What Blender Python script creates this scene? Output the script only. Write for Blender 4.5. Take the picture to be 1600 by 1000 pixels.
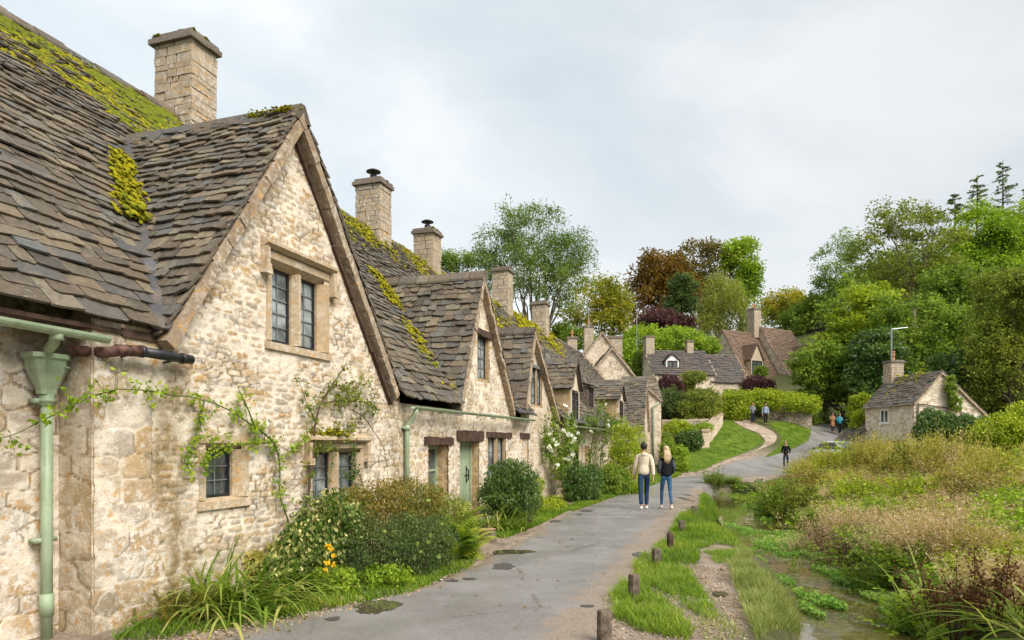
import bpy, bmesh, math, random
import numpy as np
from mathutils import Vector, Matrix
for _o in list(bpy.data.objects): bpy.data.objects.remove(_o)
SC = bpy.context.scene; COL = SC.collection
R = math.radians
random.seed(5); rng = np.random.default_rng(11)

# ------------------------------------------------------------------ camera, sky, sun, exposure
H = 1.75; F = 1066.67; CX = 800.0; HY = 695.0
cam_d = bpy.data.cameras.new('camera'); cam_d.lens = 24; cam_d.sensor_width = 36
cam_d.shift_y = 0.1219; cam_d.clip_start = 0.1; cam_d.clip_end = 3000
cam = bpy.data.objects.new('camera', cam_d); COL.objects.link(cam)
cam.location = (0, 0, H); cam.rotation_euler = (R(90), 0, 0); SC.camera = cam

SUN_EL, SUN_AZ = 46.0, 138.0          # azimuth measured clockwise from +Y (the view direction)
W = bpy.data.worlds.new('World'); SC.world = W; W.use_nodes = True
nt = W.node_tree; nt.nodes.clear(); L = nt.links.new
out = nt.nodes.new('ShaderNodeOutputWorld')
sky = nt.nodes.new('ShaderNodeTexSky'); sky.sky_type = 'NISHITA'; sky.sun_disc = False
sky.sun_elevation = R(SUN_EL); sky.sun_rotation = R(SUN_AZ); sky.air_density = 1.0; sky.dust_density = 2.5
bg1 = nt.nodes.new('ShaderNodeBackground'); bg1.inputs[1].default_value = 0.05; L(sky.outputs[0], bg1.inputs[0])
tc = nt.nodes.new('ShaderNodeTexCoord'); mp = nt.nodes.new('ShaderNodeMapping')
mp.inputs['Scale'].default_value = (1.0, 1.0, 2.6); L(tc.outputs['Generated'], mp.inputs[0])
nz = nt.nodes.new('ShaderNodeTexNoise'); nz.inputs['Scale'].default_value = 1.35; nz.inputs['Detail'].default_value = 7
nz.inputs['Roughness'].default_value = 0.52; nz.inputs['Distortion'].default_value = 0.35; L(mp.outputs[0], nz.inputs['Vector'])
cr = nt.nodes.new('ShaderNodeValToRGB'); L(nz.outputs[0], cr.inputs[0])
CLOUDS = ((0.32, (0.160, 0.180, 0.195)), (0.50, (0.202, 0.219, 0.229)), (0.66, (0.258, 0.263, 0.262)))
while len(cr.color_ramp.elements) < 3: cr.color_ramp.elements.new(0.5)
for e, (p, c) in zip(cr.color_ramp.elements, CLOUDS): e.position = p; e.color = (*c, 1)
sxyz = nt.nodes.new('ShaderNodeSeparateXYZ'); L(tc.outputs['Generated'], sxyz.inputs[0])
gx = nt.nodes.new('ShaderNodeMapRange'); gx.inputs['From Min'].default_value = -0.55; gx.inputs['From Max'].default_value = 0.55
gx.inputs['To Min'].default_value = 1.16; gx.inputs['To Max'].default_value = 0.90; L(sxyz.outputs[0], gx.inputs[0])
gm = nt.nodes.new('ShaderNodeMath'); gm.operation = 'MULTIPLY'; gm.inputs[1].default_value = 1.0; L(gx.outputs[0], gm.inputs[0])
bg2 = nt.nodes.new('ShaderNodeBackground'); L(cr.outputs[0], bg2.inputs[0]); L(gm.outputs[0], bg2.inputs[1])
mx = nt.nodes.new('ShaderNodeMixShader'); mx.inputs[0].default_value = 0.90
L(bg1.outputs[0], mx.inputs[1]); L(bg2.outputs[0], mx.inputs[2]); L(mx.outputs[0], out.inputs[0])

sd = bpy.data.lights.new('sun', 'SUN'); sd.energy = 1.5; sd.angle = R(38); sd.color = (1.0, 0.95, 0.87)
so = bpy.data.objects.new('sun', sd); COL.objects.link(so)
_az = R(SUN_AZ); _dir = Vector((math.sin(_az) * math.cos(R(SUN_EL)), math.cos(_az) * math.cos(R(SUN_EL)), math.sin(R(SUN_EL))))
so.rotation_euler = (-_dir).to_track_quat('-Z', 'Y').to_euler(); so.location = (20, -20, 40)
SC.view_settings.view_transform = 'Standard'; SC.view_settings.look = 'None'
SC.view_settings.exposure = 1.95; SC.view_settings.gamma = 1.0
SC.render.engine = 'CYCLES'
SC.cycles.max_bounces = 6; SC.cycles.diffuse_bounces = 3; SC.cycles.glossy_bounces = 3; SC.cycles.transmission_bounces = 3
SC.cycles.use_denoising = True

# ------------------------------------------------------------------ helpers
OFF = {}
def P(px, py, D): return np.array(((px - CX) / F * D, D, H + (HY - py) / F * D))
DX, DY = 0.3123, 0.95
ROT = math.atan2(DY, DX)
def row(s, y, z=0.0): return (DX * s - DY * y, DY * s + DX * y, z)      # the row's own frame: s along the street, y into the houses
def hash2(ix, iy, iz, seed):
    n = (ix.astype(np.int64) * 374761393 + iy.astype(np.int64) * 668265263 + iz.astype(np.int64) * 2147483647 + seed * 1274126177) & 0xffffffff
    n = ((n ^ (n >> 13)) * 1274126177) & 0xffffffff
    return ((n ^ (n >> 16)) & 0xffff) / 65535.0
def vnoise(x, y, z=0.0, seed=0):
    x, y, z = np.broadcast_arrays(np.asarray(x, float), np.asarray(y, float), np.asarray(z, float))
    fx, fy, fz = np.floor(x), np.floor(y), np.floor(z)
    tx, ty, tz = x - fx, y - fy, z - fz
    tx, ty, tz = [t * t * (3 - 2 * t) for t in (tx, ty, tz)]
    r = 0
    for i in (0, 1):
        for j in (0, 1):
            for k in (0, 1):
                r = r + hash2(fx + i, fy + j, fz + k, seed) * (tx if i else 1 - tx) * (ty if j else 1 - ty) * (tz if k else 1 - tz)
    return r
def fbm(x, y, z=0.0, seed=0, o=3):
    a, t, n = 0.5, 0, 0
    for k in range(o):
        t = t + a * vnoise(np.asarray(x) * 2 ** k, np.asarray(y) * 2 ** k, np.asarray(z) * 2 ** k, seed + k * 7); n += a; a *= .5
    return t / n
def sstep(a, b, x):
    t = np.clip((x - a) / (b - a), 0, 1); return t * t * (3 - 2 * t)

def tag(o, label=None, cat=None, group=None, kind=None):
    if label: o['label'] = label
    if cat: o['category'] = cat
    if group: o['group'] = group
    if kind: o['kind'] = kind
    return o
def thing(name, label, cat, loc=(0, 0, 0), rz=0.0, off=(0, 0, 0), group=None):
    o = bpy.data.objects.new(name, None); COL.objects.link(o); o.empty_display_size = 0.2
    o.location = loc; o.rotation_euler = (0, 0, rz); OFF[o.name] = np.array(off, float)
    return tag(o, label, cat, group)
def rthing(name, label, cat, s, y, z=0.0, group=None):                 # a thing standing in the row's frame
    return thing(name, label, cat, row(s, y, z), ROT, (s, y, z), group)
def link(name, me, mat, parent=None, smooth=False):
    o = bpy.data.objects.new(name, me); COL.objects.link(o)
    if mat is not None and len(me.materials) == 0: me.materials.append(mat)
    if parent is not None:
        o.parent = parent; OFF[o.name] = OFF.get(parent.name, np.zeros(3))
    if smooth: me.polygons.foreach_set('use_smooth', np.ones(len(me.polygons), bool))
    return o
def quads_mesh(name, q, attrs=None):
    """q (N,4,3) loose quads -> mesh; attrs {name: (N,)}"""
    n = len(q); me = bpy.data.meshes.new(name)
    me.vertices.add(n * 4); me.vertices.foreach_set('co', np.ascontiguousarray(q, np.float32).ravel())
    me.loops.add(n * 4); me.loops.foreach_set('vertex_index', np.arange(n * 4, dtype=np.int32))
    me.polygons.add(n); me.polygons.foreach_set('loop_start', np.arange(0, n * 4, 4, dtype=np.int32))
    me.polygons.foreach_set('loop_total', np.full(n, 4, np.int32))
    for k, v in (attrs or {}).items():
        at = me.attributes.new(k, 'FLOAT', 'POINT'); at.data.foreach_set('value', np.repeat(v, 4).astype(np.float32))
    me.update(); me.validate(); return me
class Q:
    """a bag of loose quads with two random numbers per quad"""
    def __init__(s): s.q, s.r, s.c = [], [], []
    def add(s, q, r=None, c=None):
        n = len(q)
        if n == 0: return s
        s.q.append(q); s.r.append(rng.random(n) if r is None else np.broadcast_to(r, (n,)))
        s.c.append(np.full(n, rng.random()) if c is None else np.broadcast_to(c, (n,))); return s
    def arr(s): return np.concatenate(s.q), np.concatenate(s.r), np.concatenate(s.c)
    def build(s, name, mat, parent=None, off=None):
        q, r, c = s.arr()
        o3 = OFF.get(parent.name, 0) if parent is not None else (0 if off is None else np.array(off))
        me = quads_mesh(name, q - o3, {'rnd': r, 'cl': c})
        o = link(name, me, mat, parent)
        if parent is None and off is not None: o.location = off
        return o
class MB:
    """a bag of polygons; each shape gets its own random number"""
    def __init__(s): s.v, s.f, s.r, s.n = [], [], [], 0
    def add(s, v, f, r=None):
        v = np.asarray(v, float); s.v.append(v); s.f += [tuple(int(i) + s.n for i in x) for x in f]
        s.r.append(np.full(len(v), random.random() if r is None else r)); s.n += len(v); return s
    def box(s, lo, hi, jit=0.0, r=None):
        (x0, y0, z0), (x1, y1, z1) = lo, hi
        v = np.array([(x0, y0, z0), (x1, y0, z0), (x1, y1, z0), (x0, y1, z0), (x0, y0, z1), (x1, y0, z1), (x1, y1, z1), (x0, y1, z1)], float)
        if jit: v += rng.uniform(-jit, jit, v.shape)
        return s.add(v, [(3, 2, 1, 0), (4, 5, 6, 7), (0, 1, 5, 4), (1, 2, 6, 5), (2, 3, 7, 6), (3, 0, 4, 7)], r)
    def prism(s, poly, axis, a, b, r=None):
        """extrude a 2-D polygon (in the two other axes, in order) from a to b along axis"""
        n = len(poly); v = []
        for t in (a, b):
            for p in poly:
                c = [p[0], p[1]]; c.insert(axis, t); v.append(c)
        f = [tuple(range(n))[::-1], tuple(range(n, 2 * n))] + [(i, (i + 1) % n, n + (i + 1) % n, n + i) for i in range(n)]
        return s.add(v, f, r)
    def tube(s, pts, rad, n=8, caps=True, r=None, flat=1.0):
        pts = [np.asarray(p, float) for p in pts]
        rad = [rad] * len(pts) if np.isscalar(rad) else rad
        v = []; up = None
        for i, p in enumerate(pts):
            t = pts[min(i + 1, len(pts) - 1)] - pts[max(i - 1, 0)]; t = t / (np.linalg.norm(t) + 1e-9)
            if up is None: up = np.array((0, 0, 1.0)) if abs(t[2]) < .9 else np.array((1.0, 0, 0))
            a = np.cross(t, up); a /= np.linalg.norm(a) + 1e-9; b = np.cross(a, t); up = b
            for k in range(n):
                w = 2 * math.pi * k / n; v.append(p + rad[i] * (a * math.cos(w) + b * math.sin(w) * flat))
        f = []
        for i in range(len(pts) - 1):
            for k in range(n):
                f.append((i * n + k, i * n + (k + 1) % n, (i + 1) * n + (k + 1) % n, (i + 1) * n + k))
        if caps: f += [tuple(range(n))[::-1], tuple((len(pts) - 1) * n + k for k in range(n))]
        return s.add(v, f, r)
    def lathe(s, prof, c, n=16, r=None):
        return s.tube([(c[0], c[1], c[2] + z) for _, z in prof], [max(q, 1e-3) for q, _ in prof], n, True, r)
    def blob(s, c, rad, sub=2, jit=0.15, r=None):
        bm = bmesh.new(); bmesh.ops.create_icosphere(bm, subdivisions=sub, radius=1)
        v = np.array([x.co[:] for x in bm.verts]); f = [tuple(x.index for x in p.verts) for p in bm.faces]; bm.free()
        v = v * (1 + rng.uniform(-jit, jit, (len(v), 1))); return s.add(v * np.asarray(rad) + np.asarray(c), f, r)
    def build(s, name, mat, parent=None, smooth=False, off=None, warp=None):
        v = np.concatenate(s.v)
        if warp is not None: v = warp(v)
        o3 = OFF.get(parent.name, 0) if parent is not None else (0 if off is None else np.array(off, float))
        me = bpy.data.meshes.new(name); me.from_pydata((v - o3).tolist(), [], s.f)
        at = me.attributes.new('rnd', 'FLOAT', 'POINT'); at.data.foreach_set('value', np.concatenate(s.r).astype(np.float32))
        me.update(); o = link(name, me, mat, parent, smooth)
        if parent is None and off is not None: o.location = off
        return o

# ------------------------------------------------------------------ materials
class N:
    def __init__(s, name):
        s.m = bpy.data.materials.new(name); s.m.use_nodes = True; s.t = s.m.node_tree; s.t.nodes.clear()
        s.o = s.t.nodes.new('ShaderNodeOutputMaterial')
    def n(s, k, **kw):
        x = s.t.nodes.new('ShaderNode' + k)
        for a, v in kw.items():
            if hasattr(x, a): setattr(x, a, v)
        return x
    def l(s, a, b): s.t.links.new(a, b)
    def val(s, sock, v):
        if hasattr(v, 'is_linked') or isinstance(v, bpy.types.NodeSocket): s.l(v, sock)
        elif isinstance(v, (tuple, list)) and len(v) == 3 and sock.type == 'RGBA': sock.default_value = (*v, 1)
        else: sock.default_value = v
    def coord(s, scale=(1, 1, 1), kind='Object', rot=(0, 0, 0)):
        t = s.n('TexCoord'); m = s.n('Mapping'); s.l(t.outputs[kind], m.inputs[0]); m.inputs['Scale'].default_value = scale
        m.inputs['Rotation'].default_value = rot; return m.outputs[0]
    def noise(s, vec, scale, detail=4, rough=.55, dist=0.0, col=False):
        x = s.n('TexNoise'); s.l(vec, x.inputs['Vector']); x.inputs['Scale'].default_value = scale; x.inputs['Detail'].default_value = detail
        x.inputs['Roughness'].default_value = rough; x.inputs['Distortion'].default_value = dist; return x.outputs[1 if col else 0]
    def vor(s, vec, scale, feature='F1', out=0):
        x = s.n('TexVoronoi'); x.feature = feature; s.l(vec, x.inputs['Vector']); x.inputs['Scale'].default_value = scale; return x.outputs[out]
    def ramp(s, fac, stops, interp='LINEAR'):
        x = s.n('ValToRGB'); s.l(fac, x.inputs[0]); x.color_ramp.interpolation = interp
        while len(x.color_ramp.elements) < len(stops): x.color_ramp.elements.new(.5)
        for e, (p, c) in zip(x.color_ramp.elements, stops): e.position = p; e.color = (*c, 1) if len(c) == 3 else c
        return x.outputs[0]
    def step(s, fac, a, b, lo=0.0, hi=1.0):
        x = s.n('MapRange'); x.interpolation_type = 'SMOOTHSTEP'; s.val(x.inputs[0], fac)
        x.inputs[1].default_value = a; x.inputs[2].default_value = b; x.inputs[3].default_value = lo; x.inputs[4].default_value = hi; return x.outputs[0]
    def mix(s, f, a, b, mode='MIX'):
        x = s.n('Mix'); x.data_type = 'RGBA'; x.blend_type = mode; s.val(x.inputs[0], f); s.val(x.inputs[6], a); s.val(x.inputs[7], b); return x.outputs[2]
    def math(s, op, a, b=0.0, c=0.0):
        x = s.n('Math'); x.operation = op; s.val(x.inputs[0], a); s.val(x.inputs[1], b); s.val(x.inputs[2], c); return x.outputs[0]
    def attr(s, name):
        x = s.n('Attribute'); x.attribute_name = name; return x.outputs['Fac']
    def bump(s, h, strength=.5, dist=.02):
        x = s.n('Bump'); s.l(h, x.inputs['Height']); x.inputs['Strength'].default_value = strength; x.inputs['Distance'].default_value = dist; return x.outputs[0]
    def done(s, color, rough=.8, normal=None, spec=.3, metal=0.0, extra=None):
        b = s.n('BsdfPrincipled'); s.val(b.inputs['Base Color'], color); s.val(b.inputs['Roughness'], rough)
        b.inputs['Specular IOR Level'].default_value = spec; b.inputs['Metallic'].default_value = metal
        if normal is not None: s.l(normal, b.inputs['Normal'])
        for k, v in (extra or {}).items(): s.val(b.inputs[k], v)
        s.l(b.outputs[0], s.o.inputs[0]); return s.m

def m_plain(name, c, rough=.6, spec=.3, metal=0, var=.15, scale=6.0, bump=0.0, bscale=60):
    n = N(name); v = n.coord(); a = n.noise(v, scale, 5)
    col = n.mix(n.step(a, .3, .7), tuple(x * (1 - var) for x in c), tuple(min(1, x * (1 + var)) for x in c))
    nb = n.bump(n.noise(v, bscale, 3), bump, .01) if bump else None
    return n.done(col, rough, nb, spec, metal)

def m_stone(name, cols, mortar, lichen=.5, mask='vert', grey=.0):
    """coursed rubble: stone colour by the stone's own number, pale mortar, lichen and weather stains"""
    n = N(name); v = n.coord(); r = n.attr('rnd'); mo = n.attr('mort')
    k = len(cols); base = n.ramp(r, [(i / (k - 1), c) for i, c in enumerate(cols)])
    fine = n.noise(v, 34, 6, .7); base = n.mix(n.step(fine, .25, .8), n.mix(.55, base, (.24, .17, .10)), base)
    md = n.noise(v, 7, 5, .6); base = n.mix(n.step(md, .45, .75, 0, .55), base, (.60, .50, .39))
    mcol = n.mix(n.step(n.noise(v, 22, 5, .7), .3, .75), mortar, tuple(min(1, x * 1.22) for x in mortar))
    c = n.mix(n.step(mo, 0, 1), base, mcol)
    # limewash remains / pale lichen
    big = n.noise(v, 1.1, 5, .6); pal = n.math('MULTIPLY', n.step(n.noise(v, 13, 6, .72), .50, .60), n.step(big, .35, .62))
    c = n.mix(n.math('MULTIPLY', pal, lichen), c, (.76, .70, .63))
    grl = n.math('MULTIPLY', n.step(n.noise(v, 17, 5, .75, .6), .565, .64), n.step(n.noise(v, 2.2, 3), .42, .62))
    c = n.mix(n.math('MULTIPLY', grl, .75), c, (.27, .255, .235))
    org = n.math('MULTIPLY', n.step(n.noise(v, 9, 6, .74, .3), .545, .64), n.step(n.noise(v, .9, 4), .36, .58))
    c = n.mix(n.math('MULTIPLY', org, .85), c, (.56, .30, .08))
    dk = n.math('MULTIPLY', n.step(n.noise(v, 42, 4, .8), .62, .70), .62); c = n.mix(dk, c, (.12, .085, .055))
    c = n.mix(n.step(mo, -1.1, -.1, .62, 0), c, (.13, .095, .06))  # open joints darkened: the shade inside them is painted into the stone colour
    st = n.attr('stain'); c = n.mix(n.math('MULTIPLY', st, n.step(n.noise(v, 6, 6, .7), .32, .62, .15, 1)), c, (.23, .16, .07))
    if grey: c = n.mix(grey, c, (.30, .27, .23))
    b = n.bump(n.math('ADD', n.noise(v, 28, 7, .72), n.math('MULTIPLY', n.noise(v, 90, 3, .6), .5)), .75, .02)
    return n.done(c, .92, b, .15)

def m_tile(name, cols, lichen=.5):
    n = N(name); v = n.coord(); r = n.attr('rnd'); k = len(cols)
    base = n.ramp(r, [(i / (k - 1), c) for i, c in enumerate(cols)])
    f = n.noise(v, 16, 6, .7); c = n.mix(n.step(f, .3, .72), n.mix(.5, base, (.035, .03, .028)), base)
    c = n.mix(n.math('MULTIPLY', n.step(n.noise(v, 6, 5, .7), .5, .68), .55), c, (.20, .135, .09))
    li = n.math('MULTIPLY', n.step(n.noise(v, 30, 5, .75), .585, .65), n.step(n.noise(v, 2.5, 3), .4, .62))
    c = n.mix(n.math('MULTIPLY', li, lichen), c, (.48, .43, .36))
    li2 = n.step(n.noise(v, 11, 6, .78, .5), .63, .68); c = n.mix(n.math('MULTIPLY', li2, lichen * .8), c, (.40, .30, .20))
    ms = n.math('MULTIPLY', n.step(n.noise(v, 5, 6, .75), .62, .72), .35); c = n.mix(ms, c, (.10, .085, .02))
    b = n.bump(n.noise(v, 26, 7, .75), .8, .02)
    return n.done(c, n.step(f, .3, .7, .42, .75), b, .35)

def m_leaf(name, cols, trans=.44, rough=.55, cw=.55, spec=.22):
    n = N(name); r = n.attr('rnd'); cl = n.attr('cl')
    f = n.math('ADD', n.math('MULTIPLY', cl, cw), n.math('MULTIPLY', r, 1 - cw)); k = len(cols)
    c = n.ramp(f, [(i / (k - 1) * .8 + .1, x) for i, x in enumerate(cols)])
    b = n.n('BsdfPrincipled'); n.l(c, b.inputs['Base Color']); b.inputs['Roughness'].default_value = rough; b.inputs['Specular IOR Level'].default_value = spec
    t = n.n('BsdfTranslucent'); n.l(n.mix(.5, c, n.mix(1.0, c, (1.35, 1.5, .55), 'MULTIPLY')), t.inputs[0])
    m = n.n('MixShader'); m.inputs[0].default_value = trans; n.l(b.outputs[0], m.inputs[1]); n.l(t.outputs[0], m.inputs[2]); n.l(m.outputs[0], n.o.inputs[0])
    return n.m

WARM = [(.64, .53, .37), (.53, .40, .23), (.70, .62, .49), (.47, .275, .095), (.59, .49, .35), (.36, .315, .26), (.72, .66, .56), (.55, .37, .17), (.62, .53, .41), (.44, .38, .31)]
M = {}
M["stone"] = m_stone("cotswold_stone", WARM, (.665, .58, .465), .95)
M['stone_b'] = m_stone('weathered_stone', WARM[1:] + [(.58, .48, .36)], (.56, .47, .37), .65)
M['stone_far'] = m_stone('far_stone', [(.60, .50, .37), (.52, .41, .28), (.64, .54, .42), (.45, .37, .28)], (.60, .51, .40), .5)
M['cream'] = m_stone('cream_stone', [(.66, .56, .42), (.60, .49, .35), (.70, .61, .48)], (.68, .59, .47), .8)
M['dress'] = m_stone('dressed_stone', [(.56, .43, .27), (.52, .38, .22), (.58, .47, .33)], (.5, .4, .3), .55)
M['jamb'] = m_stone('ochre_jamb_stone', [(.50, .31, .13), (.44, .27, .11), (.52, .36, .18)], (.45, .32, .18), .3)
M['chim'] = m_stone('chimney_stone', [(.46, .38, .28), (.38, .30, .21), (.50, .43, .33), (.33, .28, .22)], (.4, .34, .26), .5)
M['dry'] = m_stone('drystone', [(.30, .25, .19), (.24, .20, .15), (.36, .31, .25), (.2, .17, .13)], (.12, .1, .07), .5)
TILE = [(0.096, 0.081, 0.058), (0.152, 0.112, 0.069), (0.096, 0.097, 0.092), (0.214, 0.164, 0.100), (0.124, 0.095, 0.063), (0.129, 0.136, 0.127), (0.270, 0.218, 0.137), (0.068, 0.058, 0.044), (0.170, 0.140, 0.094)]
M['tile'] = m_tile('stone_tile', TILE, .55)
M['tile_dark'] = m_tile('dark_stone_tile', [(.06, .05, .045), (.085, .065, .052), (.05, .05, .053), (.11, .085, .066)], .7)
M['tile_rust'] = m_tile('rusty_stone_tile', [(.16, .085, .045), (.21, .12, .07), (.12, .075, .05), (.24, .16, .10)], .7)
M['slate'] = m_tile('wet_slate', [(.085, .085, .095), (.12, .12, .13), (.06, .06, .066), (.10, .09, .085)], .35)
M['ridge'] = m_tile('ridge_stone', [(.20, .16, .12), (.26, .21, .16), (.15, .12, .09)], .9)
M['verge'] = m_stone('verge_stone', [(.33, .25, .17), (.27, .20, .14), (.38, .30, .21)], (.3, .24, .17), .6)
M['timber'] = m_plain('dark_timber', (.075, .045, .032), .8, .2, 0, .4, 9, .5, 40)
M['wood_post'] = m_plain('weathered_post', (.13, .10, .075), .85, .2, 0, .5, 14, .7, 60)
def m_green():
    n = N('sage_green_paint'); v = n.coord(); c = n.mix(n.step(n.noise(v, 5, 4), .3, .7), (.25, .325, .20), (.32, .39, .26)); st = n.noise(n.coord((9, 9, 1.2)), 2.5, 5, .7)
    c = n.mix(n.step(st, .52, .70, 0, .55), c, (.15, .16, .10)); c = n.mix(n.step(n.noise(v, 17, 6, .8), .64, .69, 0, .8), c, (.13, .075, .04)); c = n.mix(n.step(n.noise(v, 60, 3, .7), .62, .7, 0, .5), c, (.38, .42, .33))
    return n.done(c, n.step(st, .4, .7, .38, .7), n.bump(n.noise(v, 30, 4, .7), .25, .01), .4)
M['green'] = m_green()
M['iron'] = m_plain('black_iron', (.018, .018, .02), .45, .4, 0, .3, 10)
M['rust'] = m_plain('rusty_gutter', (.085, .040, .028), .6, .3, 0, .6, 18)
M['steel'] = m_plain('grey_metal', (.35, .36, .37), .4, .5, .6)
M['white'] = m_plain('white_paint', (.78, .77, .73), .5, .4)
M['lead'] = m_plain('lead_cames', (.16, .17, .18), .5, .4)
M['pot'] = m_plain('terracotta', (.48, .21, .10), .8, .2, 0, .3)
M['putty'] = m_plain('pale_render', (.56, .47, .36), .9, .2, 0, .12, 4, .4, 50)
def m_glass():
    n = N('window_glass'); v = n.coord((1, 1, 1)); w = n.noise(v, 7, 2)
    c = n.mix(n.step(n.noise(v, 2.3, 3), .35, .7), (.02, .026, .03), (.10, .12, .12))
    return n.done(c, .06, n.bump(w, .25, .02), .9, 0, {'Coat Weight': .4})
M['glass'] = m_glass()
def m_glass_pale():
    n = N('sky_reflection_glass'); v = n.coord(); c = n.mix(n.step(n.noise(v, 3.2, 3), .35, .65), (.07, .085, .09), (.32, .36, .36))  # pale patches paint a sky reflection into the pane colour
    return n.done(c, .08, n.bump(n.noise(v, 7, 2), .2, .02), .8)
M['glass_pale'] = m_glass_pale()
def m_moss():
    n = N('bright_moss'); v = n.coord(); r = n.attr('rnd')
    c = n.ramp(r, [(0, (.085, .075, .02)), (.18, (.20, .17, .014)), (.42, (.42, .38, .012)), (.75, (.56, .50, .016)), (1, (.24, .28, .022))])
    f = n.noise(v, 55, 5, .8); c = n.mix(n.step(f, .3, .7), n.mix(.65, c, (.06, .05, .01)), c)
    return n.done(c, .95, n.bump(f, 1.0, .03), .1)
M['moss'] = m_moss()
# foliage: several base tones
def lf(name, cols, **k): M[name] = m_leaf(name, cols, **k); return M[name]
lf('leaf_green', [(0.07, 0.125, 0.015), (0.14, 0.22, 0.026), (0.23, 0.32, 0.036), (0.33, 0.38, 0.055)])
lf('leaf_dark', [(0.035, 0.075, 0.014), (0.065, 0.125, 0.022), (0.11, 0.185, 0.034), (0.18, 0.25, 0.055)], spec=.5, rough=.4)
lf('leaf_yew', [(0.035, 0.07, 0.022), (0.074, 0.123, 0.034), (0.131, 0.181, 0.05), (0.228, 0.254, 0.084)])
lf('leaf_bright', [(0.11, 0.19, 0.012), (0.2, 0.32, 0.02), (0.31, 0.42, 0.03), (0.42, 0.48, 0.06)])
lf('leaf_lime', [(0.12, 0.17, 0.014), (0.25, 0.32, 0.02), (0.38, 0.44, 0.028), (0.5, 0.53, 0.05)])
lf('leaf_olive', [(0.08, 0.105, 0.016), (0.155, 0.19, 0.026), (0.25, 0.285, 0.038), (0.34, 0.36, 0.065)])
lf('leaf_ash', [(0.07, 0.125, 0.022), (0.125, 0.2, 0.035), (0.19, 0.265, 0.048), (0.25, 0.32, 0.07)])
lf('leaf_autumn', [(0.1, 0.14, 0.02), (0.2, 0.24, 0.026), (0.36, 0.33, 0.03), (0.5, 0.36, 0.03)])
lf('leaf_orange', [(0.09, 0.055, 0.012), (0.16, 0.092, 0.015), (0.25, 0.145, 0.022), (0.3, 0.2, 0.035)])
lf('leaf_brown', [(0.09, 0.085, 0.022), (0.14, 0.11, 0.028), (0.2, 0.14, 0.036), (0.17, 0.18, 0.05)])
lf('leaf_purple', [(0.037, 0.015, 0.021), (0.076, 0.027, 0.038), (0.128, 0.048, 0.057), (0.102, 0.075, 0.045)])
lf('leaf_willow', [(0.12, 0.145, 0.03), (0.21, 0.24, 0.045), (0.31, 0.33, 0.06), (0.42, 0.42, 0.09)])
lf('leaf_varieg', [(0.038, 0.087, 0.017), (0.088, 0.152, 0.026), (0.175, 0.232, 0.042), (0.84, 0.754, 0.324)], cw=.2)
lf('leaf_russet', [(0.09, 0.11, 0.022), (0.17, 0.17, 0.032), (0.28, 0.21, 0.045), (0.42, 0.28, 0.08)])
lf('leaf_fern', [(0.105, 0.189, 0.017), (0.193, 0.29, 0.024), (0.315, 0.406, 0.036), (0.455, 0.435, 0.06)])
lf('strap', [(0.088, 0.161, 0.018), (0.163, 0.247, 0.029), (0.25, 0.333, 0.05), (0.5, 0.46, 0.143)], cw=.2)
lf('grass_blade', [(0.075, 0.144, 0.011), (0.138, 0.236, 0.017), (0.213, 0.322, 0.026), (0.375, 0.38, 0.066)], cw=.5)
lf('grass_pale', [(0.1, 0.15, 0.035), (0.19, 0.24, 0.055), (0.28, 0.32, 0.09), (0.42, 0.4, 0.16)], cw=.5)
lf('straw', [(0.3, 0.2, 0.1), (0.5, 0.35, 0.2), (0.66, 0.51, 0.34), (0.4, 0.34, 0.12)], cw=.5)
lf('straw_green', [(0.16, 0.19, 0.03), (0.34, 0.32, 0.055), (0.52, 0.43, 0.1), (0.62, 0.5, 0.2)], cw=.5)
lf('dock', [(0.06, 0.024, 0.014), (0.11, 0.042, 0.024), (0.16, 0.07, 0.036), (0.2, 0.11, 0.05)])
lf('cress', [(0.099, 0.22, 0.026), (0.165, 0.308, 0.042), (0.253, 0.396, 0.074), (0.363, 0.462, 0.137)])
lf('petal_white', [(0.825, 0.814, 0.714), (0.88, 0.88, 0.798)], trans=.2)
lf('petal_yellow', [(0.825, 0.462, 0.011), (0.935, 0.605, 0.021)], trans=.2)
M['bark'] = m_plain('bark', (.11, .085, .062), .9, .15, 0, .45, 8, .8, 30)
M['bark_pale'] = m_plain('pale_bark', (.21, .175, .13), .9, .15, 0, .35, 8, .8, 30)
M['stem'] = m_plain('green_stem', (.10, .12, .035), .7, .2)
M['stem_brown'] = m_plain('woody_stem', (.085, .055, .04), .85, .15)
M['stem_red'] = m_plain('reddish_dead_stem', (.16, .085, .055), .85, .15)
# ------------------------------------------------------------------ terrain
CP = np.array([(-12,-5,0),(-8,5,0),(-2,2,0),(0,0,0),(3,3,0),(-6,10,0),(-1,6,0),(1,12,0),(-2,14,.05),(3.5,20,0),(1,22,.08),(7,29,0),(4,34,.1),(9,36,.05),(12,40,.12),
 (8,5,.15),(14,8,.4),(11,15,.5),(20,15,1.3),(10,24,.1),(17,24,.85),(28,25,1.6),(14,33,.35),(20,36,.6),(30,36,1.3),(26,41,.9),(35,45,1.5),
 (17.3,43,.2),(19.1,46.3,.95),(21.4,50,1.56),(24,54,2.3),(26.7,56,2.5),(21.5,44.5,.5),(24,48,1.2),
 (8,45,.8),(6,46,.6),(5,55,1.8),(12.6,45,1.3),(12,52,2.4),(15,53,3.2),(19.5,54,3.3),(22,56,3.9),(20,72,7.0),(14,70,6.6),(30,82,9),(0,80,4),(-20,60,1),(-25,20,0),(-30,90,2),
 (28,66,4.2),(34,60,4),(45,60,7),(40,85,11),(60,70,13),(50,100,18),(20,110,13),(0,120,9),(-30,130,5),(70,40,8),(60,20,4),(80,110,26),(100,60,22),(30,140,20),(60,150,28),(40,5,2)], float)
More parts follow.
